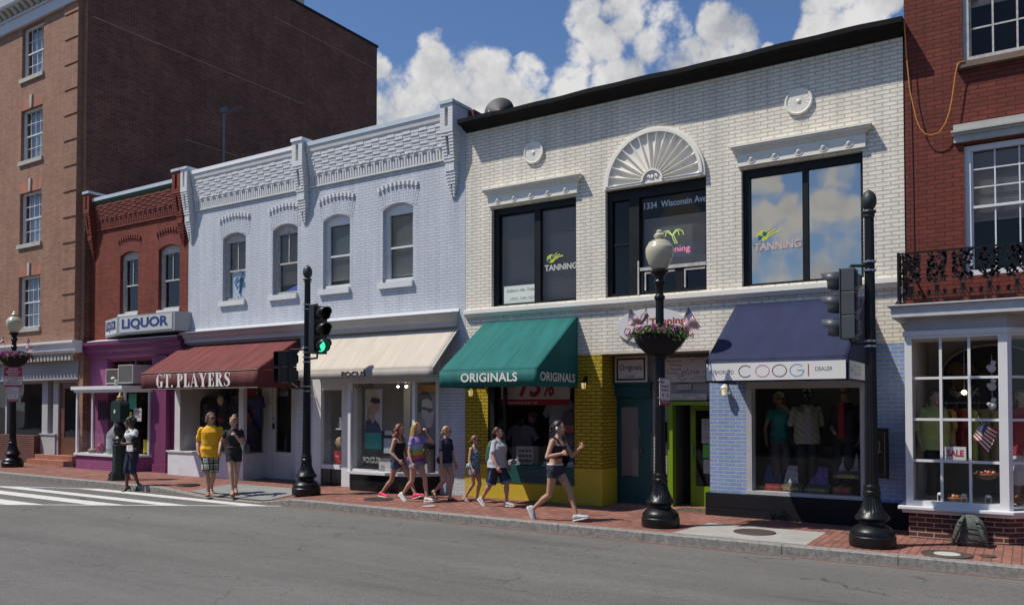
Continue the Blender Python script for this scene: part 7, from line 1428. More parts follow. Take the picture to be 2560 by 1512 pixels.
# ---------------- people ----------------
def remeshed(mb, voxel, it=3):
    me = bpy.data.meshes.new('tmp'); me.from_pydata(mb.v, [], mb.f); bm = bmesh.new(); bm.from_mesh(me); bmesh.ops.recalc_face_normals(bm, faces=bm.faces); bm.to_mesh(me); bm.free()
    o = bpy.data.objects.new('tmp', me); COL.objects.link(o)
    r = o.modifiers.new('r', 'REMESH'); r.mode = 'VOXEL'; r.voxel_size = voxel; r.adaptivity = 0
    s = o.modifiers.new('s', 'SMOOTH'); s.factor = .5; s.iterations = it
    bpy.context.view_layer.update(); m2 = bpy.data.meshes.new_from_object(o.evaluated_get(bpy.context.evaluated_depsgraph_get()))
    bpy.data.objects.remove(o); bpy.data.meshes.remove(me); return m2
def finish(m2, name, mats, parent, extra=None):
    if extra:
        bm = bmesh.new(); bm.from_mesh(m2)
        for vs, fs, mi in extra:
            bv = [bm.verts.new(v) for v in vs]
            for f in fs:
                try: q = bm.faces.new([bv[i] for i in f]); q.material_index = mi
                except ValueError: pass
        bmesh.ops.recalc_face_normals(bm, faces=bm.faces); bm.to_mesh(m2); bm.free()
    if not isinstance(mats, (list, tuple)): mats = [mats]
    m2.materials.clear()
    for m in mats: m2.materials.append(m)
    m2.polygons.foreach_set('use_smooth', [True] * len(m2.polygons)); m2.name = name
    o = bpy.data.objects.new(name, m2); COL.objects.link(o); o.parent = parent; return o
def loft(mb, secs, seg=20, T=None, p=1.0):
    """secs: (centre, a, b, side, front)"""
    n0 = len(mb.v); vs = []
    for c, a, b, sd, fr in secs:
        for k in range(seg):
            t = 2 * pi * k / seg; ct, st = cos(t), sin(t)
            ct = abs(ct) ** p * (1 if ct > 0 else -1); st = abs(st) ** p * (1 if st > 0 else -1)
            vs.append(Vector(c) + Vector(sd) * a * ct + Vector(fr) * b * st)
    m = len(secs); fs = [(r*seg+k, r*seg+(k+1)%seg, (r+1)*seg+(k+1)%seg, (r+1)*seg+k) for r in range(m-1) for k in range(seg)] + [tuple(range(seg)), tuple(range((m-1)*seg, m*seg))]
    if T: vs = [T(v) for v in vs]
    mb.add(vs, fs)
def limb(mb, pts, rs, seg=14):
    mb.tube(pts, rs, seg); [mb.ball(p, r * .99, seg=seg, ring=8) for p, r in ((pts[0], rs[0]), (pts[-1], rs[-1]))]
def ik(a, b, l1, l2, hint):
    a, b = Vector(a), Vector(b); d = b - a; L_ = min(d.length, (l1 + l2) * .998); u = d.normalized(); b = a + u * L_
    x = (l1 * l1 - l2 * l2 + L_ * L_) / (2 * L_); h = math.sqrt(max(1e-6, l1 * l1 - x * x)); hv = Vector(hint); hv = (hv - u * hv.dot(u)).normalized()
    return a + u * x + hv * h, b
def hand(mb, w, d, pn, side, curl, s=1.0, spread=.12):
    """w wrist, d pointing direction, pn palm normal (where fingers curl to), side: +1/-1 thumb side along d x pn"""
    w, d, pn = Vector(w), Vector(d).normalized(), Vector(pn); pn = (pn - d * pn.dot(d)).normalized(); t = d.cross(pn) * side
    loft(mb, [(w - d * .01 * s, .024*s, .019*s, t, pn), (w + d * .02*s, .032*s, .018*s, t, pn), (w + d * .055*s, .040*s, .016*s, t, pn), (w + d * .085*s, .039*s, .014*s, t, pn)], 12, p=.8)
    for i, l in enumerate((.070, .078, .073, .058)):
        off = (.030 - i * .0200) * s; b = w + d * .082 * s + t * off; pts = [b]; ang = 0; dd = d + t * (1.5 - i) * spread * .3
        for k, f in enumerate((.45, .32, .23)):
            ang += curl * (1.0 if k else .8); v = (dd.normalized() * cos(ang) + pn * sin(ang)); pts.append(pts[-1] + v * l * f * s)
        limb(mb, pts, [.0095*s, .009*s, .0083*s, .007*s], 8)
    b = w + d * .025 * s + t * .028 * s; v1 = (t * .75 + d * .6 + pn * .35).normalized(); v2 = (t * .25 + d * .8 + pn * (.3 + curl * .4)).normalized()
    limb(mb, [b, b + v1 * .035 * s, b + v1 * .035 * s + v2 * .032 * s], [.013*s, .011*s, .0085*s], 8)
FEM = [(.79,.11,.08,0),(.84,.155,.105,-.012),(.90,.172,.118,-.020),(.96,.162,.108,-.012),(1.02,.138,.092,.0),(1.08,.124,.084,.003),(1.16,.130,.090,.008),(1.24,.145,.104,.020),(1.30,.152,.105,.018),(1.35,.152,.086,.002),(1.38,.124,.070,-.006),(1.405,.088,.058,-.008),(1.43,.062,.051,-.005),(1.46,.048,.048,-.002),(1.53,.046,.047,.012)]
MAL = [(.79,.12,.09,0),(.84,.155,.11,-.008),(.90,.168,.115,-.010),(.96,.162,.110,-.0),(1.02,.152,.104,.006),(1.08,.148,.104,.008),(1.16,.156,.106,.006),(1.24,.168,.112,.008),(1.30,.178,.112,.006),(1.35,.180,.094,-.004),(1.385,.146,.076,-.01),(1.415,.106,.064,-.010),(1.44,.078,.058,-.008),(1.47,.060,.056,-.004),(1.54,.056,.054,.010)]
HEAD = [(-.004,.018,.020,.076),(.010,.034,.042,.050),(.035,.050,.070,.030),(.065,.063,.084,.013),(.100,.071,.092,.005),(.135,.0735,.097,-.002),(.165,.068,.090,-.006),(.190,.052,.070,-.010),(.206,.024,.034,-.012)]
def person(label, X, Y, H, yaw, feet, arms, lean=3, head=(0, 0), male=False, fat=1.0, skin=(.42,.24,.17), top=None, bottom=None, hair=None, shoes=None, z0=None, twist=0, group='people walking along the pavement', extra=None, hips=0, name='person', cat='person', voxel=.0055, lift=0):
    s = H / 1.70; gz = G(X) if z0 is None else z0
    root = thing(name, label, cat, (X, Y, gz), group, rot=R(yaw)); S = MAL if male else FEM
    l1, l2 = .425 * s, .405 * s; hipy = .085 * s; hz = .885 * s
    # pelvis drop so that both feet reach
    hip0 = {}
    for sd in 'LR':
        fx, fy, fz = feet[sd][:3]; sg = 1 if sd == 'L' else -1; dx, dy = fx * s - 0, fy * s - sg * hipy
        hip0[sd] = fz * s + math.sqrt(max(.01, ((l1 + l2) * .992) ** 2 - dx * dx - dy * dy))
    hz = min(hz + lift, hip0['L'], hip0['R']); drop = hz - .885 * s
    zp = .93 * s
    def TT(v):              # torso space -> local: lean and twist above the pelvis
        v = Vector(v); h = v.z - zp; t = max(0, min(1, h / (.45 * s)))
        a = R(lean) * min(1, max(0, t * 1.5)); q = Matrix.Rotation(R(twist) * t, 3, 'Z') @ Vector((v.x, v.y, 0))
        x, z = q.x * cos(a) + h * sin(a), -q.x * sin(a) + h * cos(a)
        return Vector((x, q.y, zp + z + drop))
    hb = TT((0, 0, 1.485 * s)); HR = Matrix.Rotation(R(head[0]), 3, 'Z') @ Matrix.Rotation(R(head[1]), 3, 'Y')
    def TH(v): v = Vector(v); return hb + HR @ (v * s)
    sx, fx_ = Vector((0, 1, 0)), Vector((1, 0, 0))
    def torso(mb, z0, z1, infl=0, hem=0, k=1.0, rel=0):
        secs = []
        for i, (z, a, b, xo) in enumerate(S):
            if z0 <= z <= z1:
                w = fat if .80 < z < 1.34 else (1 + (fat - 1) * .5 if z <= 1.38 else 1)
                a_, b_ = a * w, b * w * (1 + (fat - 1) * .6)
                if infl:
                    if rel and z < 1.28: a_ = max(a_, rel * .150 * fat); b_ = max(b_, rel * .104 * fat)
                    if rel and z < 1.0: a_ = max(a_, .190 * (1 + (fat - 1) * .7)); b_ = max(b_, .140 * (1 + (fat - 1) * .7))
                secs.append((Vector((xo, 0, z)) * s, (a_ + infl) * s, (b_ + infl) * s, sx, fx_))
        if hem: z, a, b = hem; secs.insert(0, (Vector((0, 0, z)) * s, a * fat * s, b * fat * s, sx, fx_))
        loft(mb, secs, 24, TT, .92)
    B = MB(); torso(B, 0, 2); J = {}
    hw, hd = (.165, .15)[0], 0
    shy = .178 if male else .150
    for sd in 'LR':
        sg = 1 if sd == 'L' else -1; hip = Vector((0, sg * hipy, hz)); ank = Vector((feet[sd][0], feet[sd][1], feet[sd][2])) * s
        knee, ank = ik(hip, ank, l1, l2, (1, sg * .08, 0)); pit = feet[sd][3] if len(feet[sd]) > 3 else 0; fyaw = feet[sd][4] if len(feet[sd]) > 4 else sg * 6
        m = (fat - 1) * .8 + 1; mk = 1.1 if male else 1
        limb(B, [hip + Vector((0, 0, .02 * s)), hip.lerp(knee, .35), hip.lerp(knee, .75), knee], [.083*s*m, .078*s*m, .058*s*m, .049*s*mk])
        cb = -Vector((1, 0, 0)) * .012 * s
        limb(B, [knee, knee.lerp(ank, .28) + cb, knee.lerp(ank, .6) + cb * .5, ank], [.049*s*mk, .053*s*m*mk, .040*s*mk, .031*s*mk])
        fd = Matrix.Rotation(R(fyaw), 3, 'Z') @ Vector((cos(R(pit)), 0, -sin(R(pit)))); up = Matrix.Rotation(R(fyaw), 3, 'Z') @ Vector((sin(R(pit)), 0, cos(R(pit)))); sv = up.cross(fd)
        def FP(u, h, y=0, ank=ank, fd=fd, up=up, sv=sv): return ank + fd * u * s + up * (h - .075) * s + sv * y * s
        loft(B, [(FP(-.055, .03), .020*s, .018*s, sv, up), (FP(-.045, .035), .030*s, .032*s, sv, up), (FP(-.01, .045), .033*s, .042*s, sv, up), (FP(.05, .04), .034*s, .034*s, sv, up), (FP(.11, .025), .041*s, .022*s, sv, up), (FP(.155, .018), .040*s, .015*s, sv, up), (FP(.18, .014), .026*s, .010*s, sv, up)], 14)
        J[sd] = dict(hip=hip, knee=knee, ank=ank, FP=FP, sv=sv, up=up, fd=fd)
        sh = TT((-.004 * s, sg * shy * s, (1.345 if male else 1.356) * s)); A = arms[sd]
        tgt = TT(Vector((0, 0, 1.375)) * s) + Vector(A[0]) * s if A[0] is not None else sh + Vector((.02, sg * .05, -.5)) * s
        el, wr = ik(sh, tgt, .285 * s, .245 * s, A[1]); ma = (1.18 if male else 1) * ((fat - 1) * .8 + 1)
        limb(B, [sh, sh.lerp(el, .35), el], [.052*s*ma, .044*s*ma, .036*s*ma]); limb(B, [el, el.lerp(wr, .3), wr], [.036*s*ma, .038*s*ma, .024*s])
        fdr = (wr - el).normalized(); hand(B, wr, A[2] if len(A) > 2 and A[2] else fdr, A[3] if len(A) > 3 else (-fdr.z * .3 + .5, -sg, 0), (A[5] if len(A) > 5 else (1 if sd == 'R' else -1)), A[4] if len(A) > 4 else .35, s)
        J[sd].update(sh=sh, el=el, wr=wr)
    loft(B, [(Vector((xo, 0, z)), a, b, sx, fx_) for z, a, b, xo in HEAD], 22, TH)
    B.tube([TH((.086, 0, .118)), TH((.100, 0, .090)), TH((.106, 0, .068))], [.008*s, .011*s, .014*s], 8); B.ball(TH((.100, 0, .067)), .013*s)
    B.ball(TH((.088, 0, .040)), .016*s, .022*s, .010*s); B.ball(TH((.080, 0, .014)), .020*s, .022*s, .018*s); B.ball(TH((.074, .035, .065)), .018*s); B.ball(TH((.074, -.035, .065)), .018*s)
    for sg in (-1, 1): B.ball(TH((.0, sg * .076, .085)), .016*s, .010*s, .026*s); B.ball(TH((.080, sg * .030, .122)), .012*s, .022*s, .007*s)
    me = remeshed(B, voxel * max(s, .8), 2)
    ex = MB()
    for sg in (-1, 1):
        ex.ball(TH((.086, sg * .031, .103)), .0105*s, .013*s, .0085*s, 10, 6, 1); ex.ball(TH((.094, sg * .032, .103)), .0045*s, .006*s, .006*s, 8, 5, 2); ex.ball(TH((.0895, sg * .032, .124)), .005*s, .018*s, .0035*s, 8, 5, 2)
    ex.ball(TH((.101, 0, .0395)), .006*s, .020*s, .0065*s, 10, 6, 3)
    hairc = hair[1] if hair else (.05, .03, .02)
    sk = mat('skin', skin, .55, vary=.10, vscale=9)
    finish(me, 'body', [sk, flat((.6,.58,.55), .3), flat([c * .5 for c in hairc], .6), flat((min(1, skin[0] * .95), skin[1] * .55, skin[2] * .6), .5)], root, [(ex.v, ex.f, 0)] if False else [(ex.v[0:0], [], 0)] if False else None)
    # eyes, brows and lips joined to the same mesh
    bo = root.children[0]; bm = bmesh.new(); bm.from_mesh(bo.data); bv = [bm.verts.new(v) for v in ex.v]
    for f, mi in zip(ex.f, ex.m): q = bm.faces.new([bv[i] for i in f]); q.material_index = mi; q.smooth = True
    bm.to_mesh(bo.data); bm.free()
    ctx = dict(root=root, s=s, J=J, TT=TT, TH=TH, torso=torso, S=S, hz=hz, drop=drop, fat=fat, sx=sx, fx=fx_, male=male)
    if top:
        T_ = MB(); kind = top['kind']; inf = top.get('inf', .014)
        if kind == 'tee':
            torso(T_, top.get('z0', .90), 1.37, inf, (top.get('hem', .84), .194 + inf, .144 + inf), rel=top.get('rel', 0))
            for sd in 'LR':
                j = J[sd]; f = top.get('sleeve', .55); e = j['sh'].lerp(j['el'], f); c0 = j['sh']; limb(T_, [c0, j['sh'].lerp(e, .5), e], [q_*s*(1.10 if male else 1)*((fat - 1) * .8 + 1) for q_ in (.060, .058, .064)])
            c = TT(Vector((-.006, 0, 1.415)) * s); loft(T_, [(Vector((.016, 0, 1.27)) * s, (.156 if not male else .182)*s, (.118 + (fat - 1) * .1)*s, sx, fx_), (Vector((.008, 0, 1.33)) * s, (.160 if not male else .188)*s, .112*s, sx, fx_), (Vector((-.002, 0, 1.38)) * s, (.134 if not male else .158)*s, .092*s, sx, fx_), (Vector((-.005, 0, 1.41)) * s, (.096 if not male else .114)*s, .076*s, sx, fx_), (Vector((-.006, 0, 1.438)) * s, (.068 if not male else .084)*s, .064*s, sx, fx_)], 20, TT)
        else:
            zt = 1.34; torso(T_, top.get('z0', .90), 1.33, inf, (top.get('hem', .84), .168 + inf, .115 + inf) if top.get('hem') else 0, rel=top.get('rel', 0))
            for sg in (-1, 1):
                P = [TT(Vector(q) * s) for q in ((.075, sg * .085, 1.32), (.055, sg * .092, 1.385), (.0, sg * .098, 1.418), (-.055, sg * .09, 1.38), (-.07, sg * .07, 1.30))]; T_.tube(P, [.024*s if kind == 'sport' else .014*s] * 5, 8)
        o = finish(remeshed(T_, .008 * s, 2), top.get('name', 't_shirt'), top['m'], root); ctx['top'] = o
        if top.get('wrinkle', 1):
            tx = bpy.data.textures.new('w', 'CLOUDS'); tx.noise_scale = .09 * s; dm = o.modifiers.new('d', 'DISPLACE'); dm.texture = tx; dm.strength = .014 * s; dm.mid_level = .5
    if bottom:
        P_ = MB(); inf = bottom.get('inf', .014); k = bottom['len']; fl = bottom.get('flare', .02)
        loft(P_, [(Vector((xo, 0, z)) * s, (a * fat + inf * .6) * s, (b * fat + inf * .6) * s, sx, fx_) for z, a, b, xo in S if .78 <= z <= bottom.get('waist', .97)], 24, TT, .92)
        P_.ball((-.005*s, 0, hz - .035*s), .085*s, .07*s, .06*s)
        for sd in 'LR':
            j = J[sd]; m = (fat - 1) * .8 + 1
            if k <= 1: e = j['hip'].lerp(j['knee'], k); pts = [j['hip'] + Vector((0, 0, .02 * s)), j['hip'].lerp(e, .5), e]; rs = [(.083*m + inf)*s, (.080*m + inf)*s, (.083*m - .020*k + fl)*s]
            else: e = j['knee'].lerp(j['ank'], k - 1); pts = [j['hip'] + Vector((0, 0, .02 * s)), j['hip'].lerp(j['knee'], .5), j['knee'], e]; rs = [(.083*m + inf)*s, (.075*m + inf)*s, (.055*m + fl)*s, (.050 + fl)*s]
            P_.tube(pts, rs, 16); P_.ball(pts[0], rs[0] * .98)
        o = finish(remeshed(P_, .008 * s, 1), bottom.get('name', 'shorts'), bottom['m'], root); ctx['bottom'] = o
        tx = bpy.data.textures.new('w', 'CLOUDS'); tx.noise_scale = .07 * s; dm = o.modifiers.new('d', 'DISPLACE'); dm.texture = tx; dm.strength = .010 * s; dm.mid_level = .5
    if shoes:
        for sd in 'LR':
            j = J[sd]; FP, sv, up = j['FP'], j['sv'], j['up']; kind, m1, m2 = shoes[:3]
            if kind == 'trainer':
                A_ = MB(); loft(A_, [(FP(-.075, .035), .022*s, .030*s, sv, up), (FP(-.060, .045), .038*s, .048*s, sv, up), (FP(-.01, .055), .041*s, .055*s, sv, up), (FP(.04, .047), .042*s, .044*s, sv, up), (FP(.11, .034), .048*s, .030*s, sv, up), (FP(.165, .028), .045*s, .024*s, sv, up), (FP(.20, .022), .026*s, .016*s, sv, up)], 16)
                o = finish(remeshed(A_, .006, 1), 'shoe', m1, root); A_ = MB()
                loft(A_, [(FP(-.082, .0), .020*s, .016*s, sv, up), (FP(-.065, .0), .042*s, .018*s, sv, up), (FP(0, .0), .040*s, .016*s, sv, up), (FP(.11, .0), .052*s, .015*s, sv, up), (FP(.17, .004), .048*s, .014*s, sv, up), (FP(.208, .012), .022*s, .010*s, sv, up)], 16, p=.8); A_.build('sole', m2, o, smooth=True, local=True)
                A_ = MB()
                for q in range(3): A_.tube([FP(.03 + q * .025, .092 - q * .014, -.024), FP(.045 + q * .025, .095 - q * .014, .024)], .004*s, 4)
                A_.build('laces', m2, o, local=True)
            elif kind == 'sandal':
                h = shoes[3] if len(shoes) > 3 else 0
                A_ = MB(); loft(A_, [(FP(-.065, -.008 - h/2), .020*s, (.010 + h/2)*s, sv, up), (FP(-.045, -.008 - h/2), .038*s, (.011 + h/2)*s, sv, up), (FP(.04, -.008 - h*.35), .036*s, (.011 + h*.35)*s, sv, up), (FP(.12, -.008 - h*.12), .048*s, (.010 + h*.12)*s, sv, up), (FP(.19, -.004), .030*s, .009*s, sv, up)], 14, p=.8); o = A_.build('sandal', m1, root, smooth=True, local=True)
                A_ = MB(); A_.tube([FP(.10, .004, -.046), FP(.085, .05, -.02), FP(.085, .055, .02), FP(.10, .004, .046)], .010*s, 6); A_.tube([FP(-.02, .03, -.036), FP(-.055, .06, 0), FP(-.02, .03, .036)], .006*s, 6); A_.tube([FP(.0, .004, -.038), FP(.02, .075, -.0), FP(.0, .004, .038)], .007*s, 6); A_.build('strap', m2, o, local=True)
            else:           # high heels
                A_ = MB(); loft(A_, [(FP(-.06, .01), .028*s, .022*s, sv, up), (FP(-.03, .012), .034*s, .024*s, sv, up), (FP(.05, .008), .034*s, .018*s, sv, up), (FP(.12, .0), .045*s, .016*s, sv, up), (FP(.19, .002), .022*s, .012*s, sv, up)], 14); q = FP(-.05, 0); A_.tube([q, q + Vector((-.01, 0, -.085 * s))], [.014*s, .006*s], 8); A_.build('heeled_shoe', m1, root, smooth=True, local=True)
    if hair:
        style, col = hair[:2]; hm = mat('hair', col, .45, vary=.45, vscale=55, bump=.004, bscale=140); H_ = MB()
        def cap(k=1.0, front=.058, low=.165):
            n0 = len(H_.v); H_.ball((0, 0, 0), 1, seg=28, ring=18); 
            for i in range(n0, len(H_.v)):
                x, y, z = H_.v[i]; x, y, z = -.014 + x * .103 * k, y * .087 * k, .122 + z * .104 * k
                if z < low and x > front - (low - z) * .75: x = front - (low - z) * .75
                if z < .02: z = .02
                H_.v[i] = tuple(TH((x, y, z)))
        rnd = random.Random(label); cap()
        def lock(p0, p1, p2, r, wob=.0, n=7):
            P = []
            for i in range(n + 1):
                t = i / n; q = Vector(p0) * (1 - t) ** 2 + Vector(p1) * 2 * t * (1 - t) + Vector(p2) * t * t; q = Vector((q.x + wob * sin(t * 19 + p0[1] * 60), q.y + wob * cos(t * 17 + p0[0] * 50), q.z)); P.append(TH(q))
            H_.tube(P, [r * s * (1 - .55 * (i / n) ** 2) for i in range(n + 1)], 6)
        if style in ('long', 'curly', 'wavy'):
            L_ = hair[2] if len(hair) > 2 else .30
            for k in range(34 if style == 'long' else 46):
                a = rnd.uniform(-1.9, 1.9); x0, y0 = -.015 - .085 * cos(a), .082 * sin(a); 
                lock((x0 * .8, y0 * .9, .17), (x0 * 1.25 - .01, y0 * 1.2, .06), (x0 * 1.1 - rnd.uniform(.0, .05), y0 * rnd.uniform(.9, 1.5), .08 - L_ * rnd.uniform(.75, 1.05)), rnd.uniform(.013, .020), .012 if style == 'curly' else (.006 if style == 'wavy' else .002), 10)
        if style == 'short':
            for k in range(26): a = rnd.uniform(-1.8, 1.8); x0, y0 = -.015 - .09 * cos(a), .083 * sin(a); lock((x0 * .7, y0 * .8, .18), (x0 * 1.12, y0 * 1.1, .10), (x0 * 1.05, y0 * 1.08, rnd.uniform(.0, .05)), .015, .003, 5)
        if style in ('bun', 'ponytail', 'ponylow'):
            bz = .19 if style == 'bun' else (.13 if style == 'ponytail' else .07)
            if style == 'bun': H_.ball(TH((-.075, 0, .215)), .042*s, .045*s, .038*s); [lock((-.07, 0, .22), (-.1 + rnd.uniform(-.04, .03), rnd.uniform(-.05, .05), .26), (-.06, rnd.uniform(-.06, .06), .21), .010, .003) for _ in range(10)]
            else:
                for k in range(16): lock((-.095, rnd.uniform(-.02, .02), bz + rnd.uniform(-.015, .015)), (-.15, rnd.uniform(-.03, .03), bz), (-.125 - rnd.uniform(0, .03), rnd.uniform(-.035, .035), bz - (hair[2] if len(hair) > 2 else .16)), .014, .005)
        if style == 'afro': 
            for k in range(80): a, b = rnd.uniform(0, 6.28), rnd.uniform(-.2, 1.5); x, y, z = -.02 + .105 * cos(a) * cos(b), .10 * sin(a) * cos(b), .125 + .10 * sin(b); x = min(x, .05 if z < .19 else .08); H_.ball(TH((x, y, z)), rnd.uniform(.022, .032) * s, seg=8, ring=6)
        for k in range(14): a = rnd.uniform(-1.2, 1.2); lock((.05 * cos(a), .06 * sin(a), .205), (.02, .085 * sin(a) * 1.1, .19), (-.06, .09 * (1 if a > 0 else -1), .12), .010, .002, 5)
        finish(remeshed(H_, .0055 * s, 1), 'hair', hm, root)
    if extra: extra(ctx)
    return ctx
def shades(ctx, col=(.01,.01,.012)):
    TH, s = ctx['TH'], ctx['s']; m = MB()
    for sg in (-1, 1): m.ball(TH((.098, sg * .033, .103)), .010*s, .027*s, .018*s, 12, 8); m.tube([TH((.095, sg * .055, .108)), TH((.03, sg * .079, .105)), TH((.0, sg * .080, .098))], .004*s, 5)
    m.tube([TH((.106, -.015, .108)), TH((.106, .015, .108))], .004*s, 5); m.build('sunglasses', flat(col, .15), ctx['root'], local=True, smooth=True)
def specs(ctx):
    TH, s = ctx['TH'], ctx['s']; m = MB()
    for sg in (-1, 1): m.tube([TH((.103, sg * .033 + .024 * cos(a), .103 + .016 * sin(a))) for a in [2*pi*k/12 for k in range(12)]], .003*s, 4, closed=True); m.tube([TH((.100, sg * .056, .108)), TH((.0, sg * .080, .100))], .003*s, 4)
    m.build('spectacles', flat((.03,.02,.02), .3), ctx['root'], local=True)
def bracelet(ctx, sd='R', col=(.5,.5,.48)):
    j = ctx['J'][sd]; s = ctx['s']; w = j['wr']; d = (w - j['el']).normalized(); a = d.orthogonal().normalized(); b = d.cross(a); c = w - d * .02 * s; m = MB()
    m.tube([c + (a * cos(t) + b * sin(t)) * .029 * s for t in [2*pi*k/12 for k in range(12)]], .005*s, 5, closed=True); m.build('bracelet', flat(col, .4), ctx['root'], local=True)
# procedural cloth
def objmat(name, fn, rough=.8):
    m = bpy.data.materials.new(name); m.use_nodes = True; t = m.node_tree; p = t.nodes['Principled BSDF']; p.inputs['Roughness'].default_value = rough; p.inputs['Specular IOR Level'].default_value = .2
    tc = N(t, 'ShaderNodeTexCoord'); L(t, fn(t, tc.outputs['Object']), p.inputs['Base Color']); return m
def cramp(t, fac, stops, const=False):
    r = N(t, 'ShaderNodeValToRGB'); L(t, fac, r.inputs[0]); e = r.color_ramp.elements
    if const: r.color_ramp.interpolation = 'CONSTANT'
    while len(e) < len(stops): e.new(.5)
    for q, (p, c) in zip(e, stops): q.position = p; q.color = (*c, 1)
    return r.outputs[0]
def plaid(t, O):
    s = N(t, 'ShaderNodeSeparateXYZ'); L(t, O, s.inputs[0])
    def band(v, k, off): return mth(t, 'FRACT', mth(t, 'ADD', mth(t, 'MULTIPLY', v, k), off))
    h = mth(t, 'SUBTRACT', s.outputs[1], mth(t, 'MULTIPLY', s.outputs[0], .35)); u = band(h, 8.5, 10.2); v = band(s.outputs[2], 7.5, 10)
    st = [(0, (.50,.50,.46)), (.30, (.04,.05,.05)), (.50, (.50,.50,.46)), (.62, (.12,.20,.13)), (.72, (.50,.50,.46)), (.85, (.05,.05,.05)), (.92, (.5,.5,.46))]
    m = N(t, 'ShaderNodeMix', data_type='RGBA', blend_type='MULTIPLY'); m.inputs[0].default_value = 1; L(t, cramp(t, u, st, True), m.inputs[6]); L(t, cramp(t, v, [(p, (min(1, c[0]*1.9), min(1, c[1]*1.9), min(1, c[2]*1.9))) for p, c in st], True), m.inputs[7]); return m.outputs[2]
def tie(t, O):
    s = N(t, 'ShaderNodeSeparateXYZ'); L(t, O, s.inputs[0]); n = N(t, 'ShaderNodeTexNoise'); n.inputs['Scale'].default_value = 9; n.inputs['Detail'].default_value = 3; L(t, O, n.inputs['Vector'])
    v = mth(t, 'ADD', mth(t, 'SUBTRACT', mth(t, 'MULTIPLY', s.outputs[2], 2.2), 1.62), mth(t, 'MULTIPLY', mth(t, 'SUBTRACT', n.outputs['Fac'], .5), .5))
    return cramp(t, v, [(0, (.45,.40,.52)), (.07, (.22,.04,.32)), (.22, (.20,.05,.30)), (.30, (.50,.10,.20)), (.40, (.55,.18,.04)), (.48, (.60,.45,.04)), (.57, (.20,.42,.12)), (.66, (.28,.45,.38)), (.78, (.35,.42,.62)), (.95, (.30,.20,.45))])
def leafy(c1, c2, sc=22):
    def f(t, O):
        n = N(t, 'ShaderNodeTexNoise'); n.inputs['Scale'].default_value = sc; n.inputs['Detail'].default_value = 1; L(t, O, n.inputs['Vector']); return cramp(t, n.outputs['Fac'], [(.46, c1), (.54, c2)])
    return f
denim = mat('denim', (.055,.09,.17), .9, vary=.3, vscale=20); ldenim = mat('washed_denim', (.20,.25,.34), .9, vary=.22, vscale=20)
navyc = mat('navy_cotton', (.012,.016,.045), .9, vary=.2); blackc = mat('black_cotton', (.010,.010,.012), .8, vary=.3); whc = mat('white_canvas', (.62,.61,.60), .7, vary=.05); greyc = mat('heather_grey', (.42,.42,.46), .9, vary=.06, vscale=30); yel = mat('golden_yellow_cotton', (.78,.40,.012), .85, vary=.05); pinkc = mat('hot_pink_canvas', (.80,.03,.12), .7)
dn = lambda: [None, (-1, 0, 0)]
RG = 'people walking along the pavement'
# 1 woman with camera
def ex1(c):
    J, s, r, TT = c['J'], c['s'], c['root'], c['TT']
    m = MB()     # open cardigan: shell over the back and sides with sleeves
    secs = [(.84,.225,.165),(.98,.208,.15),(1.1,.18,.13),(1.24,.19,.142),(1.34,.185,.12),(1.41,.14,.085)]
    for z0_, z1_ in zip(secs, secs[1:]):
        n = 22
        for i in range(n):
            A0 = R(52) + R(256) * i / n; A1 = R(52) + R(256) * (i + 1) / n
            q = [TT(Vector((b * cos(A) - .005, a * sin(A), z)) * s) for (z, a, b), A in ((z0_, A0), (z0_, A1), (z1_, A1), (z1_, A0))]; m.add(q, [(0,1,2,3)])
    o = solid(m.build('cardigan', blackc, r, local=True, smooth=True), .012)
    m = MB()
    for sd in 'LR': j = J[sd]; e = j['sh'].lerp(j['el'], .92); limb(m, [j['sh'], j['sh'].lerp(e, .5), e], [.062*s, .055*s, .052*s])
    m.build('sleeves', blackc, o, local=True, smooth=True)
    m = MB(); p = (J['L']['wr'] + J['R']['wr']) / 2 + Vector((.07, 0, .02)); m.box(p.x - .03, p.x + .03, p.y - .06, p.y + .06, p.z - .035, p.z + .035); m.tube([p + Vector((.03, 0, 0)), p + Vector((.09, 0, 0))], .028, 12)
    m.tube([p + Vector((0, -.06, .03)), TT((.1 * s, -.08 * s, 1.25 * s)), TT((0, -.07 * s, 1.43 * s))], .005, 5); m.build('camera', blackc, r, local=True)
    m = MB(); m.tube([TT(Vector((.105 * cos(a), .15 * sin(a), .975)) * s) for a in [2*pi*k/20 for k in range(20)]], .014*s, 6, closed=True); m.build('belt', flat((.25,.35,.04)), r, local=True)
    m = MB(); m.tube([TT(Vector(q) * s) for q in ((.095, .045, 1.40), (.12, .03, 1.34), (.125, .0, 1.29))], .02*s, 6); m.tube([TT(Vector(q) * s) for q in ((.095, -.045, 1.40), (.12, -.03, 1.34), (.125, .0, 1.29))], .02*s, 6); m.build('collar', whc, c['top'], local=True)
person('woman in white blouse, black cardigan and cropped trousers stepping off the kerb with a camera', -17.82, 11.34, 1.68, -95, {'L': (-.12, .04, .15, 38), 'R': (.13, -.03, .125, 28)}, {'L': ((.27, .05, -.30), (-.5, 1, -.6), (.6, -.6, .1), (0, 0, 1), .8), 'R': ((.28, -.06, -.30), (-.5, -1, -.6), (.6, .6, .1), (0, 0, 1), .8)},
  lean=4, head=(-45, 14), fat=1.12, skin=(.10,.045,.028), top=dict(kind='tee', m=whc, sleeve=.3, name='blouse', hem=.90), bottom=dict(m=navyc, len=1.25, name='cropped_trousers', flare=.018), hair=('afro', (.012,.008,.007)), shoes=('heel', flat((.03,.012,.012), .3), None), z0=Rd(-17.8), lift=.09, extra=lambda c: (ex1(c), shades(c)), group=None)
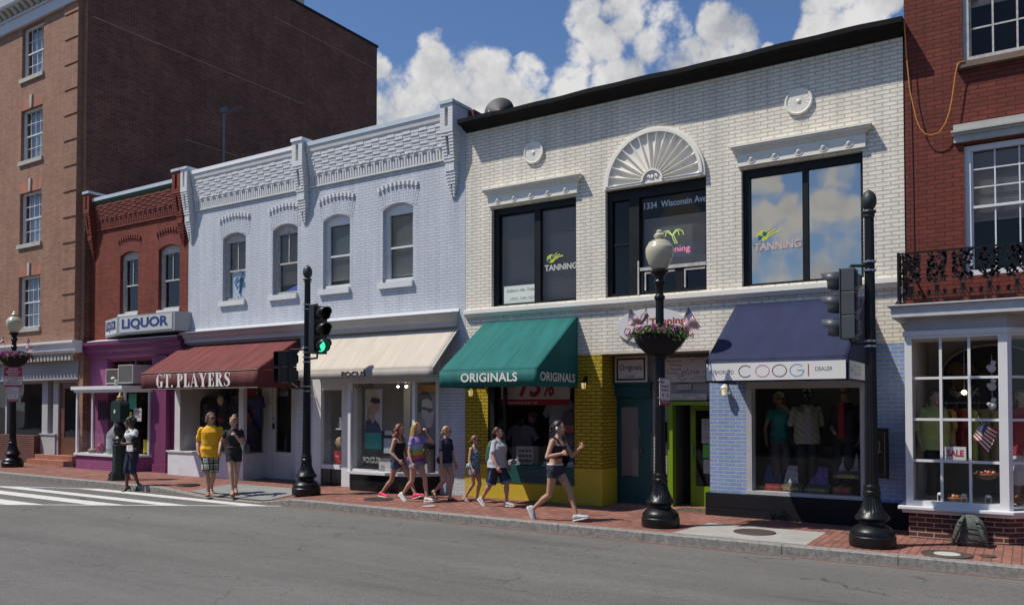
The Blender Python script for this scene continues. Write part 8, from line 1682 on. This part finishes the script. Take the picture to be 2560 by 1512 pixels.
# 2 man in yellow
def ex2(c): shades(c)
person('man in golden yellow T-shirt and plaid shorts, hand in pocket, on the corner ramp', -15.28, 11.56, 1.83, -38, {'L': (-.24, .02, .14, 26, 12), 'R': (.22, -.03, .09, -6, -5)}, {'L': ((.14, .30, -.44), (-1, .15, 0), (.3, .5, -.6), (.5, -1, 0), .5), 'R': ((.05, -.235, -.49), (-1, -.25, 0), (.2, .3, -1), (0, 1, 0), .4)},
  lean=1, head=(32, 2), male=True, skin=(.40,.21,.14), top=dict(kind='tee', m=yel, sleeve=.62, hem=.79, z0=.84, inf=.018, rel=1.06), bottom=dict(m=objmat('plaid_cloth', plaid), len=.95, flare=.040, inf=.022, name='plaid_shorts'), hair=('short', (.16,.085,.045)), shoes=('sandal', flat((.05,.03,.025)), flat((.03,.02,.02))), z0=PZ(-15.28, 11.56) + .012, extra=ex2, group=None)
# 3 woman in black
def ex3(c):
    shades(c, (.25,.22,.2)); J, s, r, TT = c['J'], c['s'], c['root'], c['TT']
    m = MB(); p = TT(Vector((-.02, .27, .98)) * s); m.ball(p, .10, .06, .12); m.ball(p + Vector((0, 0, .05)), .08, .055, .08); me = remeshed(m, .008, 3); finish(me, 'shoulder_bag', mat('grey_green_leather', (.055,.065,.06), .5, vary=.2), r)
    m = MB(); m.tube([p + Vector((.06, 0, .1)), TT(Vector((.03, .19, 1.30)) * s), TT(Vector((0, .155, 1.44)) * s), TT(Vector((-.05, .19, 1.28)) * s), p + Vector((-.06, 0, .1))], .010, 6); m.build('strap', blackc, r, local=True)
    m = MB(); m.tube([TT(Vector((.112 * cos(a), .145 * sin(a), 1.03)) * s) for a in [2*pi*k/20 for k in range(20)]], .013*s, 6, closed=True); m.build('belt', flat((.08,.03,.03)), r, local=True)
person('woman in black short-sleeved top and black shorts with grey bag beside the man in yellow', -14.62, 11.66, 1.68, -42, {'L': (-.24, .03, .20, 26, 5), 'R': (.20, .0, .15, 0, -6)}, {'L': ((.26, .06, -.10), (-.3, .5, -1), (.4, -.5, .5), (0, -1, .2), 1.0), 'R': ((.02, -.30, -.42), (-1, -.3, 0), (.2, -.2, -1), (0, 1, 0), .5)},
  lean=2, head=(-18, 18), skin=(.46,.27,.19), top=dict(kind='tee', m=blackc, sleeve=.38, hem=.90, inf=.012), bottom=dict(m=blackc, len=.42, flare=.022), hair=('bun', (.30,.16,.08)), shoes=('sandal', flat((.32,.18,.09)), flat((.30,.16,.08)), .06), z0=PZ(-14.62, 11.66) + .012, lift=.06, extra=ex3, group=None)
# 4 curly-haired girl
person('girl with curly auburn hair, navy vest top, denim shorts and hot pink canvas shoes', -10.93, 12.78, 1.60, 4, {'L': (.44, .04, .10, -18), 'R': (-.40, -.04, .10, 4)}, {'R': ((.14, -.20, -.45), (-1, -.4, 0), None, (0, 1, 0), .6), 'L': ((.18, .20, -.48), (-1, .4, 0), None, (0, -1, 0), .4)},
  lean=4, head=(10, 2), skin=(.46,.25,.17), top=dict(kind='tank', m=navyc, hem=.88, inf=.012, name='vest_top'), bottom=dict(m=denim, len=.33, flare=.018, name='denim_shorts'), hair=('curly', (.17,.055,.025), .30), shoes=('trainer', pinkc, whc), extra=lambda c: bracelet(c, 'L', (.03, .03, .03)))
# 5 tie-dye girl
def ex5(c):
    bracelet(c); r, s, J, TT = c['root'], c['s'], c['J'], c['TT']; m = MB(); p = TT(Vector((-.02, .24, .98)) * s); m.prism([(p.x - .13, p.z - .16), (p.x + .12, p.z - .16), (p.x + .13, p.z + .13), (p.x - .12, p.z + .13)], p.y - .03, p.y + .04, 'y'); o = m.build('tote_bag', mat('tan_canvas_bag', (.26,.20,.13), .85, vary=.15), r, local=True, bevel=.02)
    m = MB(); m.tube([p + Vector((-.08, 0, .13)), TT(Vector((0, .16, 1.42)) * s), p + Vector((.08, 0, .13))], .010, 6); m.build('handle', flat((.2,.15,.1)), o, local=True)
person('girl with long blond hair in rainbow tie-dye T-shirt, denim shorts and white trainers', -10.22, 12.50, 1.57, 2, {'L': (.26, .05, .09, -3), 'R': (-.32, -.05, .15, 38)}, {'R': ((.06, -.24, -.52), (-1, -.2, 0), None, (.2, 1, 0), .3), 'L': ((.20, .09, .10), (.3, .7, -1), (.0, -.5, 1), (-1, -.4, 0), .8)},
  lean=1, head=(14, 0), skin=(.50,.29,.20), top=dict(kind='tee', m=objmat('tie_dye_cloth', tie), sleeve=.40, hem=.88, inf=.014, rel=1.02), bottom=dict(m=ldenim, len=.34, flare=.020, name='denim_shorts'), hair=('long', (.42,.25,.10), .36), shoes=('trainer', whc, whc), extra=ex5)
# 6 navy T-shirt girl
def ex6(c):
    bracelet(c, 'R', (.3, .1, .1)); specs(c); r, s, TT = c['root'], c['s'], c['TT']; m = MB(); put_text(m, 'GEORGETOWN', TT(Vector((.132, .105, 1.235)) * s), (0, -1, 0), Z_, .21 * s, .05 * s, bold=.03, lift=.012); m.build('lettering', whc, c['top'], local=True)
person('blond girl in navy T-shirt with white lettering and flip-flops before the lavender wall', -9.90, 13.02, 1.48, 0, {'L': (.10, .05, .085, 0), 'R': (-.26, -.05, .20, 48)}, {'R': ((.05, -.24, -.54), (-1, -.2, 0), None, (.2, 1, 0), .35), 'L': ((.10, .22, -.54), (-1, .2, 0), None, (.2, -1, 0), .35)},
  lean=3, head=(10, 5), skin=(.48,.28,.19), top=dict(kind='tee', m=navyc, sleeve=.62, hem=.86, inf=.020, rel=1.05), bottom=dict(m=ldenim, len=.34, flare=.018, name='denim_shorts'), hair=('ponylow', (.38,.24,.11), .14), shoes=('sandal', flat((.02,.02,.03)), flat((.02,.02,.03))), extra=ex6)
# 7 small girl
person('smallest girl in blue patterned camisole and grey denim shorts before the yellow pier', -9.24, 13.08, 1.31, 2, {'L': (.06, .05, .085, 6), 'R': (-.22, -.04, .14, 34)}, {'R': ((.08, -.22, -.52), (-1, -.2, 0), None, (.2, 1, 0), .4), 'L': ((.26, .16, -.36), (-1, .3, -.5), None, (0, -1, 0), .5)},
  lean=3, head=(8, 6), skin=(.48,.28,.20), top=dict(kind='tank', m=objmat('camisole_cloth', leafy((.03,.22,.36), (.40,.55,.62), 30)), hem=.86, inf=.014, name='camisole', rel=.95), bottom=dict(m=ldenim, len=.42, flare=.02, name='denim_shorts'), hair=('ponylow', (.22,.11,.05), .06), shoes=('sandal', flat((.42,.38,.34)), flat((.45,.42,.40))), extra=lambda c: shades(c))
# 8 grey T-shirt girl with backpack
def ex8(c):
    bracelet(c); r, s, TT = c['root'], c['s'], c['TT']; m = MB()
    loft(m, [(Vector((-.165, 0, h)) * s, a * s, b * s, c['sx'], c['fx']) for h, a, b in ((.88,.10,.05),(.92,.14,.085),(1.0,.155,.10),(1.15,.15,.095),(1.27,.13,.08),(1.36,.09,.055),(1.40,.04,.03))], 18, TT, .85)
    o = finish(remeshed(m, .009, 4), 'backpack', mat('green_nylon_backpack', (.025,.085,.045), .6, vary=.2), r)
    m = MB()
    for sg in (-1, 1): m.tube([TT(Vector(q) * s) for q in ((-.12, sg * .09, 1.36), (-.02, sg * .10, 1.45), (.10, sg * .11, 1.36), (.13, sg * .14, 1.2), (.0, sg * .185, 1.08), (-.12, sg * .12, 1.02))], .013*s, 6)
    m.build('strap', flat((.10,.22,.22), .7), o, local=True)
    m = MB(); f = lambda x, z: None
    put_text(m, 'FIELD HOCKEY', TT(Vector((.165, .10, 1.19)) * s), (0, -1, 0), Z_, .20 * s, .02 * s, bold=.01, lift=.012); 
    m.build('lettering', flat((.05,.05,.06)), c['top'], local=True); m = MB()
    for k in range(6): q = TT(Vector((.150, .08 - .03 * k, 1.255 + .012 * sin(k * 2))) * s); m.ball(q, .006*s, .018*s, .022*s, 8, 6)
    m.build('emblem', flat((.16,.15,.06)), c['top'], local=True)
    j = c['J']['R']; hip, kn = j['hip'], j['knee']; m = MB(); e = hip.lerp(kn, .96); off = Vector((0, -.112 * s, 0)); m.tube([hip + off, hip.lerp(e, .5) + off, e + off * .90], .011, 5); m.build('side_stripe', flat((.15,.28,.55)), c['bottom'], local=True)
    m = MB(); 
    for sd in 'LR':
        j = c['J'][sd]; e = j['hip'].lerp(j['knee'], .93); d = (j['knee'] - j['hip']).normalized(); a = d.orthogonal().normalized(); b = d.cross(a); m.tube([e + (a * cos(t) + b * sin(t)) * .108 * s for t in [2*pi*k/20 for k in range(20)]], .018*s, 6, closed=True)
    m.build('hem_band', flat((.10,.22,.52), .8), c['bottom'], local=True)
person('girl in loose grey T-shirt and navy basketball shorts carrying a green backpack', -8.47, 12.76, 1.50, 0, {'L': (.20, .06, .10, 2), 'R': (-.36, -.06, .15, 40)}, {'R': ((.14, -.26, -.50), (-1, -.4, 0), None, (.2, 1, 0), .45), 'L': ((.08, .24, -.50), (-1, .3, 0), None, (.2, -1, 0), .4)},
  lean=3, head=(10, -4), fat=1.17, skin=(.44,.24,.17), top=dict(kind='tee', m=greyc, sleeve=.66, hem=.84, inf=.022, rel=1.12), bottom=dict(m=mat('navy_basketball_shorts', (.012,.015,.035), .6), len=.93, flare=.048, inf=.02), hair=('ponytail', (.10,.045,.022), .20), shoes=('trainer', mat('grey_white_mesh', (.45,.44,.43), .7, vary=.3, vscale=30), whc), extra=ex8)
# 9 jogger
def ex9(c):
    TH, s, r, J = c['TH'], c['s'], c['root'], c['J']; m = MB()
    for sg in (-1, 1): m.lathe([(.0,-.012),(.026,-.012),(.030,0),(.024,.012),(.0,.014)], (0, 0, 0), 14) if False else m.ball(TH((.0, sg * .088, .085)), .030*s, .016*s, .032*s)
    m.tube([TH((0.0 - .02, .088 * cos(a), .10 + .115 * sin(a))) for a in [pi*k/12 for k in range(13)]], .005*s, 5); m.build('headphones', mat('silver_plastic', (.55,.55,.55), .3, metal=.4), r, local=True, smooth=True)
    m = MB(); m.tube([c['TT'](Vector((.118 * cos(a) - .010, .163 * sin(a), .975)) * s) for a in [2*pi*k/26 for k in range(26)]], .013*s, 7, closed=True); m.build('waistband', whc, c['bottom'], local=True, smooth=True)
    m = MB(); w = J['R']['wr'] + Vector((.07, .03, .015)); m.box(w.x, w.x + .05, w.y - .012, w.y + .012, w.z, w.z + .03); m.build('music_player', blackc, r, local=True)
    m = MB(); m.tube([TH((.01, -.086, .06)), c['TT'](Vector((.10, -.05, 1.30)) * s), J['R']['wr'] + Vector((.06, .03, .02))], .002, 4); m.build('headphone_lead', blackc, r, local=True)
person('jogger in black sports top and short navy shorts with headphones and running shoes', -6.66, 11.78, 1.70, 3, {'L': (.36, .05, .10, -14), 'R': (-.40, -.05, .17, 62)}, {'R': ((.14, -.16, -.21), (-1, -.6, -.5), (1, .35, .12), (0, 1, -.2), 1.1), 'L': ((.34, .12, -.13), (-.6, .5, -1), (.7, -.1, .6), (-.3, -1, 0), 1.0)},
  lean=6, head=(8, 0), skin=(.46,.25,.165), top=dict(kind='sport', m=blackc, z0=1.06, inf=.011, name='sports_top', wrinkle=0), bottom=dict(m=mat('dark_navy_shorts', (.022,.022,.035), .7), len=.28, flare=.022, inf=.015), hair=('ponytail', (.035,.018,.014), .12), shoes=('trainer', mat('silver_running_mesh', (.42,.44,.46), .5, vary=.35, vscale=45), whc), extra=ex9, twist=-10)
# mannequins in shop windows
def mq(label, X, Y, z, H, yaw, **k):
    return person(label, X, Y, H, yaw, {'L': (.0, .07, .08), 'R': (.03, -.07, .08)}, k.pop('arms', {'R': ((.05, -.24, -.50), (-1, -.3, 0)), 'L': ((.05, .24, -.50), (-1, .3, 0))}), z0=z, group=None, name='mannequin', cat='mannequin', lean=0, voxel=.009, **k)
mq('mannequin in lime green jacket and dark trousers behind the left panes of the bay window', -1.22, 13.62, .62, 1.68, -55, skin=(.30,.21,.15), top=dict(kind='tee', m=mat('lime_jacket', (.30,.33,.11), .8, vary=.15), sleeve=1.0, hem=.78, z0=.82, inf=.035, name='jacket', rel=1.25), bottom=dict(m=blackc, len=1.9, name='trousers'), hair=('short', (.07,.05,.04)), head=(10, 12))
mq('mannequin in crimson jacket and white skirt at the right side of the bay window', -.10, 13.85, .62, 1.66, -80, skin=(.34,.24,.18), top=dict(kind='tee', m=flat((.28,.01,.03), .8, vary=.2), sleeve=1.0, hem=.74, z0=.82, inf=.045, name='jacket', rel=1.3), bottom=dict(m=flat((.45,.45,.45), .8), len=1.4, flare=.06, inf=.04, name='skirt'), hair=('short', (.10,.07,.05)))
mq('mannequin in teal striped top and sunglasses at the left of the navy awning window', -3.72, 14.55, .56, 1.72, -60, skin=(.22,.13,.08), top=dict(kind='tee', m=flat((.01,.14,.13), .8, vary=.2), sleeve=.3, hem=.86, name='knit_top'), bottom=dict(m=flat((.05,.05,.055), .8), len=1.8, name='trousers'), hair=('short', (.25,.16,.06)), extra=lambda c: shades(c), arms={'R': ((.05, -.24, -.50), (-1, -.3, 0)), 'L': ((.16, .10, .02), (0, 1, -1))})
def pl2(t, O):
    s = N(t, 'ShaderNodeSeparateXYZ'); L(t, O, s.inputs[0]); d = mth(t, 'FRACT', mth(t, 'MULTIPLY', mth(t, 'ADD', s.outputs[1], s.outputs[2]), 9)); return cramp(t, d, [(0, (.28,.28,.20)), (.35, (.06,.07,.08)), (.42, (.28,.28,.20)), (.5, (.05,.06,.08)), (.57, (.24,.25,.24)), (.8, (.20,.22,.10))], True)
def exm(c): m = MB(); TT, s = c['TT'], c['s']; m.add([TT(Vector(q) * s) for q in ((.155, .055, 1.40), (.165, .05, .86), (.165, -.05, .86), (.155, -.055, 1.40))], [(0,1,2,3)]); solid(m.build('undershirt', flat((.22,.20,.20)), c['root'], local=True), .012)
mq('dark headed mannequin in open plaid shirt in the middle of the navy awning window', -3.25, 14.5, .56, 1.78, -70, male=True, skin=(.015,.012,.012), top=dict(kind='tee', m=objmat('diagonal_plaid', pl2), sleeve=.8, hem=.80, z0=.84, inf=.03, rel=1.12, name='plaid_shirt'), bottom=dict(m=blackc, len=1.8, name='trousers'), extra=exm)
mq('mannequin in black jacket, red shirt and sunglasses at the right of the navy awning window', -2.62, 14.55, .56, 1.82, -105, male=True, skin=(.25,.16,.11), top=dict(kind='tee', m=blackc, sleeve=.9, hem=.80, z0=.84, inf=.03, rel=1.12, name='jacket'), bottom=dict(m=blackc, len=1.8, name='trousers'), arms={'R': ((.22, -.10, -.38), (-1, -.6, 0)), 'L': ((.05, .24, -.50), (-1, .3, 0))},
  extra=lambda c: (shades(c), solid(MB().add([c['TT'](Vector(q) * c['s']) for q in ((.158, .045, 1.42), (.172, .05, .88), (.172, -.05, .88), (.158, -.045, 1.42))], [(0,1,2,3)]).build('red_shirt', flat((.22,.005,.015)), c['root'], local=True), .012)))
# ---------------- out-of-view buildings added behind the camera for glass reflections and to block low sky ----------------
obk = brick('far_side_brick', (.22,.10,.07), (.17,.08,.06), (.2,.16,.13)); 
for i, (x0, x1, h) in enumerate(((-75, -48, 6.6), (-48, -30, 8.0), (-30, -14, 6.4), (-14, 6, 6.9), (6, 24, 6.2), (24, 60, 7))):
    o = thing('added_street_building', ('long low', 'tall', 'narrow', 'plain', 'small', 'wide')[i] + ' brick building added out of view across the street for window reflections', 'building', ((x0 + x1) / 2, -9, 0)); hl = []
    x = x0 + 1.2
    while x < x1 - 2: hl.append((x, x + 1.1, 3.9, 5.6)); x += 2.6
    mb = MB(); wall(mb, x0, x1 - .05, -.3, h, -9.3, .3, hl + [(x0 + 1, x1 - 1.5, .6, 2.8)]); mb.build('wall', obk, o)
    mb = MB(); mb.box(x0, x1 - .05, -20, -9.31, h - .3, h - .2); mb.box(x0, x1 - .05, -9.7, -9.6, 0, h - .3); mb.build('roof', M['drk'], o)
